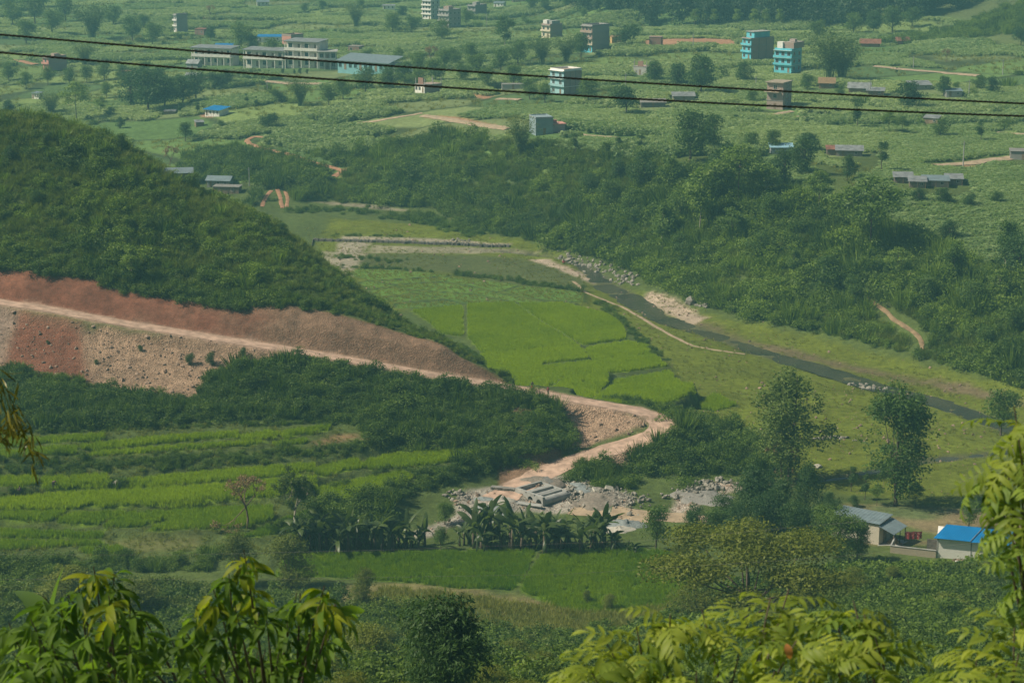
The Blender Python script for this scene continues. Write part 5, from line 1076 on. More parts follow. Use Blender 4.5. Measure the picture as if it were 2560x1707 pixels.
# ------------------------------------------------------------------ hill scrub
x, y = sample(hill_poly, 1.5); s = poly_sd(x, y, hill_poly); k = (s > 0.3); x, y = x[k], y[k]; n = len(x)
big = fbm(x / 11, y / 11, 3)
r = rng.random(n); kb = r < 0.46
ridge_k = np.clip((H(x, y) - 26) / 16, 0, 1)
nose = np.interp(x, [-50, -22, 2], [1, 0.6, 0.3])
scatter('scrub', lift(x[kb], y[kb], -0.25), nose[kb] * (0.95 + 1.3 * rng.random(kb.sum()) ** 3) * (1 + 1.2 * np.clip(big[kb], -0.35, 0.5)), np.clip(0.42 + 1.7 * fbm(x[kb] / 7, y[kb] / 7, 3) + 0.32 * rng.normal(size=kb.sum()), 0, 1), C_SHRUB, 6, 'dark green scrub covering the hill above the road')
kg = ~kb
scatter('grass', lift(x[kg], y[kg], -0.1), nose[kg] * (0.8 + 0.7 * rng.random(kg.sum())), np.clip(0.25 + 0.9 * fbm(x[kg] / 8, y[kg] / 8, 3) + 0.35 * ridge_k[kg], 0, 1), C_OLIVE, 4, 'tall olive grass between the scrub on the hill')
# fringe along the top of the cutting
x, y = along([(p[0], p[1] - 7) for p in CUT_TOP[1:-1]], 2.2, 2.0); k = off_road(x, y, 3.4); scatter('scrub', lift(x[k], y[k], -0.2), np.interp(x[k], [-50, -22, 2], [1, 0.55, 0.3]) * (0.9 + 0.8 * rng.random(k.sum())), np.clip(0.22 + 0.25 * rng.random(k.sum()), 0, 1), C_SHRUB, 6, 'dark fringe of scrub along the top of the red cutting')
# ------------------------------------------------------------------ scrub bank below the road
bank = [(-60, 846), (100, 848), (190, 866), (290, 892), (400, 908), (470, 892), (490, 850), (520, 822), (560, 812), (640, 812), (720, 826), (820, 842), (930, 862), (1040, 882), (1130, 897), (1215, 912), (1260, 930), (1290, 950), (1325, 965), (1305, 1000), (1280, 1006), (1235, 1010), (1080, 1008), (900, 1004), (850, 986), (770, 965), (600, 962), (400, 972), (200, 980), (0, 986), (-60, 986)]
bw = hits(bank); x, y = sample(bw, 1.15); k = off_road(x, y, 3.0)
for poly, kind, t, lf, P in FIELDS[:16]: k &= poly_sd(x, y, P) < -0.4
k &= poly_sd(x, y, SPW) < 0.2
x, y = x[k], y[k]; n = len(x)
scatter('scrub', lift(x, y, -0.3), (1.0 + 0.9 * rng.random(n)) * (1 + 0.7 * fbm(x / 8, y / 8, 2)), np.clip(0.08 + 0.8 * fbm(x / 5, y / 5, 3) + 0.20 * rng.normal(size=n), 0, 1), C_SHRUB, 6, 'dense dark scrub on the bank below the dirt road')
# ------------------------------------------------------------------ hedges and weedy terrace edges
PP, SS, TT = [], [], []
for pts, wd, sz, dn in [([(0, 992), (240, 986), (500, 976), (760, 968), (860, 980)], 1.2, 0.6, 2.6), ([(0, 1066), (200, 1062), (400, 1056), (560, 1048), (700, 1040), (800, 1030), (900, 1024)], 2.4, 0.65, 2.0), ([(0, 1078), (240, 1074), (420, 1066), (600, 1056)], 2.0, 0.7, 1.8),
                        ([(760, 1180), (850, 1152), (930, 1128), (1010, 1096), (1090, 1066), (1170, 1046), (1240, 1026), (1285, 1004)], 2.6, 1.15, 2.2), ([(700, 1215), (780, 1195), (860, 1165)], 5, 1.6, 1.6), ([(850, 1000), (980, 1012), (1130, 1018), (1240, 1016)], 4, 1.5, 1.6),
                        ([(1300, 1035), (1330, 1052), (1380, 1078), (1410, 1100)], 0.1, 0.8, 0.1), ([(1310, 1062), (1350, 1075), (1400, 1100), (1425, 1118)], 5.5, 1.35, 2.2), ([(1470, 1030), (1540, 1000), (1600, 985), (1680, 1000)], 5.5, 1.5, 1.4), ([(1470, 1060), (1560, 1060), (1660, 1060), (1740, 1070)], 9, 1.7, 1.2), ([(1560, 1020), (1620, 1000), (1700, 1020)], 7, 1.9, 1.2),
                        ([(1395, 918), (1450, 928), (1500, 938), (1540, 948)], 1.6, 0.9, 3), ([(1060, 800), (1100, 830), (1150, 860), (1180, 878)], 1.5, 0.7, 2), ([(0, 1140), (80, 1125)], 1, 0.5, 2), ([(270, 1112), (290, 1116)], 1.5, 0.9, 3), ([(760, 1122), (800, 1120)], 1.6, 0.8, 3), ([(860, 1084), (930, 1082)], 1.0, 0.6, 3),
                        (z6((370, 880), (430, 940), (500, 1000), (560, 1060), (620, 1120), (680, 1160)), 2.4, 0.6, 1.5), (z5((1450, 780), (1750, 810), (2050, 860), (2340, 905)), 2.0, 0.8, 1.4), (z5((700, 735), (1000, 745), (1350, 770)), 1.5, 0.7, 1.2), (z5((640, 660), (900, 680), (1100, 700)), 3, 0.7, 0.8),
                        (z5((1050, 400), (1200, 390), (1380, 440), (1500, 480), (1700, 510)), 6, 1.0, 0.9), (z5((380, 235), (500, 240), (700, 250), (820, 240)), 3.0, 1.4, 1.8), (z5((350, 345), (600, 345), (900, 360)), 5, 0.8, 0.9), (z5((640, 515), (900, 520), (1150, 525)), 1.2, 0.6, 1.2),
                        ([(80, 1306), (240, 1302), (420, 1296), (520, 1290)], 4, 1.0, 1.3), ([(0, 1315), (120, 1312)], 5, 1.3, 1.2)]:
    x, y = along(pts, wd, dn * 0.75); k = off_road(x, y, 2.9); x, y = x[k], y[k]; PP.append(lift(x, y, -0.2)); SS.append(sz * (0.7 + 0.7 * rng.random(len(x)))); TT.append(np.clip(0.28 + 0.9 * fbm(x / 4, y / 4, 3) + 0.15 * rng.normal(size=len(x)), 0, 1))
scatter('shrubbery', np.concatenate(PP), np.concatenate(SS), np.concatenate(TT), C_SHRUB, 6, 'weedy hedges along terrace edges and the stream flat')
ROADS_FAR = [np.array([v.co[:2] for v in o.data.vertices]) for o in COL.objects if o.name.startswith('path')]
def off_paths(x, y, d=3.0):
    k = np.ones(len(x), bool)
    for V in ROADS_FAR:
        b = (x > V[:, 0].min() - d) & (x < V[:, 0].max() + d) & (y > V[:, 1].min() - d) & (y < V[:, 1].max() + d)
        if b.any(): k[np.where(b)[0]] &= np.array([np.min(np.hypot(V[:, 0] - a, V[:, 1] - c)) > d for a, c in zip(x[b], y[b])])
    return k
# ------------------------------------------------------------------ far bank
bk = [(p[0], p[1] - 4) for p in BROW[2:]] + [(p[0], p[1] + 2) for p in FOOT[::-1][:-2]]
fbw = np.array([list(at_h(x, y, h)) for x, y, h in BROW[1:]] + [list(at_h(x, y, h)) for x, y, h in FOOT[::-1]], float)
x, y = sample(fbw, 0.62); n = len(x)
clear = fbm(x / 16 + 9, y / 16, 3)
k = (clear > -0.27) | (rng.random(n) < 0.3); x, y = x[k], y[k]; n = len(x)
hgt = H(x, y); k = off_paths(x, y, 1.5); x, y = x[k], y[k]; n = len(x)
scatter('scrub', lift(x, y, -0.4), (1.1 + 2.0 * rng.random(n) ** 2.5) * (1 + 1.2 * np.clip(fbm(x / 14, y / 14, 2), -0.4, 0.5)), np.clip(0.50 + 1.9 * fbm(x / 9, y / 9, 3) + 0.28 * rng.normal(size=n), 0, 1), C_SHRUB, 6, 'dense green scrub covering the bank beyond the stream')
x, y = sample(fbw, 0.35); k = off_paths(x, y, 2.0); x, y = x[k], y[k]; scatter('grass', lift(x, y, -0.1), 0.9 + 0.8 * rng.random(len(x)), np.clip(0.4 + 0.9 * fbm(x / 9, y / 9, 3), 0, 1), C_OLIVE, 4, 'olive tall grass among the scrub of the far bank')
# valley side left of the bank, behind the shed
lw = hits([(330, 400), (420, 360), (560, 335), (640, 345), (800, 360), (850, 352), (800, 400), (700, 440), (600, 420), (480, 415), (420, 420)]); x, y = sample(lw, 0.45); k = (H(x, y) > 2.5) & off_paths(x, y, 3.0); x, y = x[k], y[k]
scatter('scrub', lift(x, y, -0.4), 1.2 + 1.6 * rng.random(len(x)) ** 1.5, np.clip(0.35 + 1.0 * fbm(x / 9, y / 9, 3) + 0.2 * rng.normal(size=len(x)), 0, 1), C_SHRUB, 6, 'scrub on the valley side behind the grey shed')
# ------------------------------------------------------------------ upland crops, hedges, far forest
n = 110000; u = rng.uniform(-0.36, 0.36, n); yy = rng.uniform(math.sqrt(385.0), math.sqrt(1250.0), n) ** 2; xx = u * (yy + 20)
fb_in = in_poly(xx, yy, fbw); okk = (H(xx, yy) > np.where(yy < 470, 8.5, 6.5)) & ((yy > 470) | (xx > 60)) & ~fb_in
for P in (lw,): okk &= ~in_poly(xx, yy, P)
xx, yy = xx[okk], yy[okk]
k = off_paths(xx, yy, 3.6) & ~bare_soil(xx, yy) & ~bare_soil(xx, yy + 2.5)
for bx_, by_, br_ in BUILT: k &= ~((np.abs(xx - bx_) < br_ + 2.5) & (yy < by_ + br_ + 2) & (yy > by_ - br_ - 9))
xx, yy = xx[k], yy[k]
pi, pe = parcels(xx, yy); spur = (H(xx, yy) > 25)
k = ((PK[pi] < 0.55) | ((xx > 60) & (yy < 520))) & (pe > 1.0) & ~spur
scatter('maize', lift(xx[k], yy[k], -0.1), 0.95 + 0.25 * rng.random(k.sum()), np.clip(PT[pi[k]] * 0.8 + 0.1 + 0.3 * fbm(xx[k] / 20, yy[k] / 20, 2), 0, 1), C_MAIZE, 3, 'maize growing in the upland fields', flat=np.where((xx[k] > 60) & (yy[k] < 520), 0.45, 0.35 + 0.6 * ((PT[pi[k]] * 7.3) % 1.0)), tilt=0.03)
k = (rng.random(len(xx)) < 0.13) & (pe < 0.6) & (fbm(xx / 60, yy / 60, 2) > 0.0) & ~spur
scatter('shrubbery', lift(xx[k], yy[k], -0.4), 1.1 + 1.8 * rng.random(k.sum()) ** 3, np.clip(0.3 + 0.3 * rng.normal(size=k.sum()), 0, 1), C_SHRUB, 6, 'hedgerow bushes between the upland fields')
k = (PK[pi] > 0.62) & (rng.random(len(xx)) < 0.3) & ~spur
scatter('grass', lift(xx[k], yy[k], -0.1), 1.1 + 0.6 * rng.random(k.sum()), np.clip(0.35 + 0.5 * PT[pi[k]], 0, 1), C_GRASS, 3, 'rough grass in the upland meadows')
fw = hits([(1380, 40), (1450, 68), (1600, 64), (1750, 60), (1900, 64), (2000, 60), (2100, 52), (2150, 42), (2200, 25), (2250, 5)])
fp = np.concatenate([fw[:, :2], [[250, 1000], [250, 1150], [-60, 1250], [20, 1000]]])
x, y = sample(fp, 0.02); sz = 1.0 + 0.5 * rng.random(len(x))
scatter('forest', lift(x, y, -1.0), sz, np.clip(0.25 + 0.25 * rng.normal(size=len(x)), 0, 1), C_WOOD, 4, 'dark hazy forest on the hillside at the back')
spw = hits([(2000, 105), (2150, 95), (2352, 80), (2500, 70)]); sp2 = np.concatenate([spw[:, :2], [[280, 760], [200, 790], [150, 760]]]); x, y = sample(sp2, 0.25)
scatter('scrub', lift(x, y, -0.4), 1.4 + 1.6 * rng.random(len(x)) ** 2, np.clip(0.55 + 0.25 * rng.normal(size=len(x)), 0, 1), C_SHRUB, 6, 'light scrub on the green spur below the forest')
# ------------------------------------------------------------------ near hillside, foot of the picture
nb = np.array([(-75, 228), (-75, 120), (90, 120), (110, 180), (110, 240), (84, 250), (70, 242), (56, 236), (42, 232), (24, 228), (8, 219), (-8, 222), (-26, 226), (-45, 232)], float)
x, y = sample(nb, 0.95); k = rng.random(len(x)) < np.where((x > 40), 0.35, np.where((x > -12) & (x < 28) & (y > 208), 0.06, 0.9)); x, y = x[k], y[k]
scatter('scrub', lift(x, y, -0.3), 0.9 + 1.5 * rng.random(len(x)) ** 2, np.clip(0.20 + 1.0 * fbm(x / 7, y / 7, 3) + 0.2 * rng.normal(size=len(x)), 0, 1), C_FINE, 4, 'leafy scrub on the near hillside')
x, y = sample(np.array([(26, 232), (44, 238), (60, 240), (74, 246), (110, 250), (110, 120), (20, 120), (8, 180), (10, 210)]), 2.2)
scatter('ground_cover', lift(x, y, -0.05), 0.9 + 0.7 * rng.random(len(x)), np.clip(0.52 + 0.8 * fbm(x / 9, y / 9, 3) + 0.12 * rng.normal(size=len(x)), 0, 1), C_COVER, 3, 'broad leaved ground cover on the near slope below the houses')
x, y = sample(np.array([(-16, 234), (10, 226), (36, 232), (38, 222), (18, 208), (-4, 206), (-20, 220)]), 3.5)
scatter('grass', lift(x, y), 0.7 + 0.5 * rng.random(len(x)), np.clip(0.5 + 0.8 * fbm(x / 6, y / 6, 3), 0, 1), C_GRASS, 3, 'rough grass below the dark green paddy')
# tufts and weeds on the stream flats
fl = hits([(700, 520), (1000, 530), (1180, 560), (1400, 640), (1700, 745), (2000, 810), (2300, 890), (2352, 1000), (2200, 1090), (1900, 1090), (1700, 1000), (1600, 900), (1500, 800), (1380, 690), (1300, 660), (960, 640), (720, 590)])
x, y = sample(fl, 0.55); k = off_road(x, y, 3.2)
for XY, W, lv in WATER:
    d, wv = seg_dist(x, y, XY, vals=W); k &= d > wv + 1.2
for poly, kind, t, lf, P in FIELDS: k &= poly_sd(x, y, P) < -0.5
k &= (H(x, y) < 2.0) & (fbm(x / 9, y / 9, 3) + 0.25 * rng.random(len(x)) > 0.08); x, y = x[k], y[k]
scatter('grass', lift(x, y, -0.05), 0.3 + 0.5 * rng.random(len(x)) ** 2, np.clip(0.25 + 0.4 * rng.random(len(x)), 0, 1), C_GRASS, 3, 'weeds and tufts on the stream flats')
# ------------------------------------------------------------------ loose stones
vx = GX.ravel(); vy = GY.ravel(); pr = np.clip(STONY.ravel(), 0, 1) * (vy < 520) * (RDIST.ravel() > 2.6); pr = pr * (CUT_SD.ravel() < 0); i = rng.choice(len(vx), 7000, p=pr / pr.sum())
x = vx[i] + rng.normal(size=len(i)) * 0.6; y = vy[i] + rng.normal(size=len(i)) * 0.5; r = rng.random(len(i))
sz = 0.05 + 0.08 * r + 0.32 * r ** 16
scatter('rubble', lift(x, y, 0.02), sz, r, C_STONE, 4, 'loose stones on the spoil slopes, hairpin and gravel beds', tilt=0.6)
PP = []
for pts, wd, nn, s0 in [(z6((190, 668), (250, 690), (330, 718), (420, 745), (480, 775), (540, 800)), 4.5, 130, 0.5), (zC((1180, 960), (1300, 940), (1430, 960), (1560, 1010), (1600, 1050)), 5, 150, 0.30), (zC((1200, 1000), (1350, 990), (1500, 1020)), 6, 150, 0.26), (zC((1250, 940), (1420, 950)), 6, 150, 0.22), (zC((380, 1000), (440, 980), (430, 1060)), 2.5, 50, 0.32), (zC((1900, 1000), (2050, 920), (2220, 900)), 4, 150, 0.36), (z4((1180, 330), (1380, 370)), 3, 40, 0.4), (zC((1230, 850), (1300, 870)), 1.6, 12, 0.6), (z6((760, 890), (900, 910)), 1.5, 16, 0.55), (z5((1460, 545), (1560, 555)), 2, 18, 0.4), (z4((900, 700), (1150, 690)), 3, 30, 0.3)]:
    P = hits(pts)[:, :2]; q = rng.uniform(0, len(P) - 1, nn); tt = np.arange(len(P)); x = np.interp(q, tt, P[:, 0]) + rng.normal(size=nn) * wd * 0.3; y = np.interp(q, tt, P[:, 1]) + rng.normal(size=nn) * wd * 0.3
    PP.append(np.concatenate([lift(x, y, 0.25 if nn == 150 else 0.08), (s0 * (0.5 + 1.1 * rng.random(nn) ** 2))[:, None]], 1))
PP = np.concatenate(PP); scatter('rubble', PP[:, :3], PP[:, 3], PP[:, 3], C_STONEG, 4, 'grey boulders and broken rock by the stream and works', tilt=0.5)
# ------------------------------------------------------------------ single trees: kind, foot in the print (x, y), height in print pixels, label, width factor, variant
def T(kind, x, y, hp, label, wide=1.0, var=None, group=None, cat='tree', name=None, sink=0.2):
    X, Y, Z, t = hit(x, y)
    nm = name or {'bamboo': 'bamboo_clump', 'banana': 'banana_plant', 'bush': 'bush', 'nearbush': 'bush'}.get(kind, 'tree')
    if nm != 'tree' and cat == 'tree': cat = {'bamboo_clump': 'bamboo', 'banana_plant': 'banana plant', 'bush': 'bush'}[nm]
    return plant(kind, (X, Y, Z), hp * t / FD, label, cat, group, nm, var, None, wide, sink)
# by the side stream and the houses
T('feathery', 1813, 1105, 284, 'tall feathery olive tree, the left of the two tall trees by the stream', 1.15, 0)
T('feathery', 2058, 1160, 308, 'tall dark green tree, the right of the two tall trees by the stream', 1.1, 1)
T('bare', 1793, 1108, 110, 'brown half-leafless tree in front of the tall feathery tree', 1.1)
T('bush', 1722, 1196, 152, 'dense dark tree of the grove, topmost crown below the feathery tree', 0.75, cat='tree', name='tree')
T('bush', 1792, 1212, 135, 'dense dark tree in the middle of the grove by the works', 0.8, name='tree')
T('bush', 1850, 1190, 150, 'green tree at the right end of the dark grove', 0.55, name='tree')
T('bush', 1655, 1216, 98, 'low dark tree at the left end of the grove, beside the rubble', 0.9, name='tree')
T('lopped', 1955, 1128, 66, 'small two-stemmed tree between the grove and the tall dark tree', 1.0)
T('lopped', 1987, 1148, 62, 'small leaning tree just left of the tall dark tree', 1.0)
T('layered', 2014, 1160, 56, 'tiny layered tree at the foot of the tall dark tree', 1.0)
T('layered', 2103, 1162, 62, 'small fir-shaped tree just right of the tall dark tree', 0.9)
T('bush', 1903, 1170, 52, 'dark bush between the grove and the grey-roofed house', 0.9); T('bush', 1962, 1165, 36, 'low bush below the small two-stemmed tree', 1.0)
T('feathery', 1925, 1300, 152, 'dark tree hiding the left wall of the grey-roofed house', 1.3, 1); T('feathery', 1968, 1285, 112, 'slim tree in front of the grey-roofed house', 1.2, 1)
T('round', 2225, 1215, 90, 'tree at the edge of the yard behind the blue roof', 0.8); T('round', 2300, 1000, 120, 'blurry green tree at the right edge, beside the stream', 1.0)
# near slope
T('umbrella', 1712, 1500, 318, 'spreading yellow-green tree with dark forked trunk below the banana plants', 1.3)
T('nearbush', 1850, 1420, 110, 'yellow-green bush right of the spreading tree', 1.0, 0); T('nearbush', 1960, 1370, 82, 'yellow-green bush below the grey-roofed house', 1.1, 0); T('nearbush', 2055, 1345, 54, 'low bush on the slope below the courtyard wall', 1.3, 1)
T('nearbush', 2262, 1318, 40, 'round bush in front of the blue-roofed house', 1.2, 1)
T('mango', 1018, 1650, 330, 'dense dark tree with drooping leaves at the bottom centre', 1.05)
T('nearbush', 836, 1402, 118, 'small leafy tree at the corner of the dark paddy', 0.75, 1)
T('nearbush', 552, 1345, 140, 'yellow-green bushy tree left of the banana row', 0.9, 1); T('nearbush', 668, 1350, 136, 'wide yellow-green bushy tree below the sparse tree', 1.2, 1)
T('nearbush', 860, 1560, 150, 'olive bush left of the dense dark tree', 1.3, 1); T('nearbush', 720, 1600, 130, 'olive bush at the bottom, left of centre', 1.4, 1); T('nearbush', 1180, 1540, 90, 'dark green bush right of the dense dark tree', 1.5, 1); T('nearbush', 330, 1420, 110, 'dark olive bush behind the foreground leaves', 1.6, 1); T('nearbush', 150, 1400, 120, 'olive bush at the left, behind the banana leaf', 1.5, 1)
T('nearbush', 1400, 1400, 48, 'small dark bush at the lower edge of the right dark paddy', 1.0, 1); T('nearbush', 1350, 1385, 40, 'pale small shrub at the lower edge of the dark paddy', 0.8, 1)
for k, x, y, hp in [('bush', 1600, 1240, 96), ('bush', 1690, 1246, 110), ('round', 1640, 1246, 90), ('bush', 1830, 1246, 120), ('round', 1888, 1252, 110), ('bush', 1915, 1222, 90), ('bush', 1755, 1180, 120)]:
    T(k, x, y, hp, 'dense green tree in the belt between the works and the grey-roofed house', 0.8, None, 'tree belt behind the spreading tree', name='tree')
T('bush', 1760, 1222, 120, 'dark tree in front of the grove, beside the small banana plant', 0.7, name='tree')
T('nearbush', 1240, 1575, 100, 'olive bush at the bottom, right of the dense dark tree', 1.3, 1); T('nearbush', 1130, 1600, 90, 'yellowish bush at the bottom edge, beside the dense dark tree', 1.3, 0); T('nearbush', 1600, 1420, 110, 'yellow-green bush under the spreading tree', 1.3, 0); T('nearbush', 1780, 1440, 90, 'olive bush under the right side of the spreading tree', 1.3, 1)
for i, (x, y, hp, v) in enumerate([(800, 1640, 120, 0), (930, 1650, 100, 1), (1090, 1660, 110, 0), (1290, 1640, 110, 1), (1200, 1660, 120, 0), (620, 1660, 120, 1), (880, 1500, 70, 0), (1300, 1540, 60, 0)]):
    T('nearbush', x, y, hp, 'olive leafy bush filling the slope along the bottom edge', 1.4, v, 'bushes along the bottom edge')
T('bare', 568, 1212, 136, 'reddish bare tree standing in front of the rice', 1.15); T('sparse', 678, 1235, 190, 'pale thin-leaved tree with white trunk in front of the rice', 0.95)
T('layered', 797, 1116, 22, 'tiny lone tree amid the rice'); T('bush', 785, 1126, 14, 'low dark bush amid the rice beside the tiny tree', 1.6)
for i, (x, hp) in enumerate([(690, 70), (716, 82), (742, 76), (768, 88), (796, 80), (824, 86), (850, 74), (880, 84), (908, 70), (936, 74), (960, 60), (1062, 60), (1086, 84), (1108, 78), (1130, 90), (1152, 84), (1178, 92), (1202, 84), (1228, 90), (1252, 86), (1276, 84), (1300, 74), (1338, 86), (1360, 92), (1384, 84), (1402, 70)]):
    T('banana', x + 4 * math.sin(i * 5.3), 1258 + 7 * math.sin(i * 2.1), hp * (1.3 + 0.25 * math.sin(i * 3.7)), 'banana plant in the dense row behind the dark green paddy', 1.0, i, 'banana plants behind the dark green paddy')
T('banana', 1455, 1272, 44, 'small banana plant at the right end of the row'); T('banana', 1700, 1225, 62, 'banana plant in the gap of the dark grove')
T('round', 1022, 1205, 62, 'small round tree left of the works'); T('round', 1012, 1262, 62, 'leafy shrub tree between the two banana groups', 0.8); T('round', 1508, 1262, 118, 'dark leafy tree right of the banana row', 0.8); T('bush', 1590, 1218, 52, 'dark bush left of the grove by the rubble')
T('nearbush', 1560, 1300, 60, 'yellow-green bush at the edge of the banana row', 1.1, 0)
# the scrub hill on the left
for x, y, hp, k, v, lab in [(280, 352, 52, 'round', 1, 'light green tree on the crest of the scrub hill'), (648, 548, 42, 'dark', 0, 'dark little tree on the shoulder of the hill'), (621, 544, 30, 'round', 0, 'small bush-like tree on the shoulder of the hill'),
                            (445, 444, 56, 'round', 2, 'tree on the hill slope hiding the grey shed'), (222, 394, 60, 'tall', 1, 'pale leafy sapling high on the scrub hill'), (97, 357, 34, 'tall', 1, 'yellowish sapling near the crest of the scrub hill'), (303, 652, 96, 'tall', 1, 'tall pale sapling just above the red cutting'),
                            (20, 586, 52, 'tall', 1, 'pale sapling at the left edge of the scrub hill'), (141, 428, 28, 'bush', 0, 'light bush in the middle of the scrub hill'), (188, 562, 36, 'bush', 1, 'light bush low on the scrub hill'), (510, 594, 34, 'bush', 2, 'light bush on the right flank of the scrub hill'), (85, 468, 38, 'bush', 0, 'yellowish bush at the left of the scrub hill'),
                            (20, 380, 50, 'dark', 1, 'dark bush at the left edge near the hill crest'), (110, 330, 34, 'bush', 1, 'dark bush on the hill crest')]:
    T(k, x, y, hp, lab, 1.0, v)
for x, y, hp in [(487, 838, 38), (438, 838, 36), (322, 806, 20), (560, 822, 32), (686, 828, 24), (110, 790, 14), (222, 836, 16)]:
    T('bush', x, y, hp, 'small green bush on the bare spoil slope', 0.8, None, 'bushes on the spoil slope')
# bank beyond the stream
T('tall', 1609, 547, 172, 'tall tree with long white trunk on the far bank', 0.95, 1); T('layered', 1697, 480, 158, 'light green layered tree high on the far bank', 1.25, 0); T('layered', 1997, 588, 192, 'large layered tree with bare trunk standing alone on the far bank', 1.35, 1)
T('lopped', 2026, 397, 78, 'lopped tree beside the tin sheds'); T('tall', 2310, 606, 120, 'slender tree at the right end of the far bank', 1.0, 0); T('tall', 2190, 664, 118, 'dark slender tree on the far bank, right of the footpath', 1.0, 2)
T('dark', 1585, 372, 128, 'largest dark tree on the brow of the far bank', 1.0, 0); T('dark', 1640, 352, 96, 'dark tree on the brow, right of the largest', 0.9, 1)
T('round', 1775, 350, 58, 'round tree on the brow, left of the red-roofed sheds'); T('round', 1725, 350, 54, 'tree on the brow between the dark trees'); T('dark', 1858, 350, 58, 'wide dark tree behind the red-roofed sheds', 1.3); T('dark', 1945, 414, 64, 'dark tree left of the tin sheds', 0.8)
T('layered', 1880, 494, 112, 'layered tree in the middle of the far bank', 0.9, 2); T('tall', 1522, 584, 144, 'tree with pale bent trunk near the foot of the far bank', 0.9, 0); T('round', 1770, 515, 84, 'round green tree below the light layered tree', 1.2)
T('bamboo', 1196, 364, 114, 'tall bamboo clump in front of the grey-blue house', 0.9, 0)
for x, y, hp, lab in [(1322, 354, 52, 'lopped tree on the brow, right of the bamboo'), (1424, 348, 47, 'lopped tree on the brow, middle of three'), (1471, 352, 47, 'lopped tree on the brow, nearest the largest dark tree')]: T('lopped', x, y, hp, lab, 1.1)
for k, x, y, hp in [('round', 1565, 594, 70), ('layered', 1680, 565, 96), ('round', 1745, 604, 84), ('tall', 1822, 640, 86), ('round', 1900, 652, 76), ('round', 1962, 692, 70), ('layered', 2060, 655, 96), ('round', 2122, 702, 80), ('round', 2232, 722, 90), ('tall', 2292, 704, 96), ('dark', 2336, 645, 120),
                    ('round', 1400, 484, 80), ('round', 1452, 524, 88), ('bush', 1352, 445, 60), ('bush', 1300, 505, 50), ('dark', 1482, 434, 92), ('tall', 1542, 455, 118), ('dark', 1640, 474, 118), ('dark', 1664, 424, 104), ('round', 1722, 424, 92), ('dark', 1802, 434, 96), ('dark', 1846, 404, 92), ('tall', 1600, 500, 120), ('dark', 1420, 420, 60),
                    ('round', 2260, 800, 60), ('round', 2330, 770, 80), ('dark', 2180, 560, 60), ('round', 1560, 520, 90), ('layered', 1760, 470, 100)]:
    T(k, x, y, hp, 'leafy tree rising out of the scrub on the bank beyond the stream', 1.0, None, 'trees among the scrub of the far bank')
for k, x, y, hp in [('dark', 2110, 470, 42), ('dark', 2165, 472, 46), ('bush', 2230, 478, 40), ('dark', 2290, 470, 34)]: T(k, x, y, hp, 'dark tree below the tin sheds', 1.2, None, 'trees below the tin sheds')
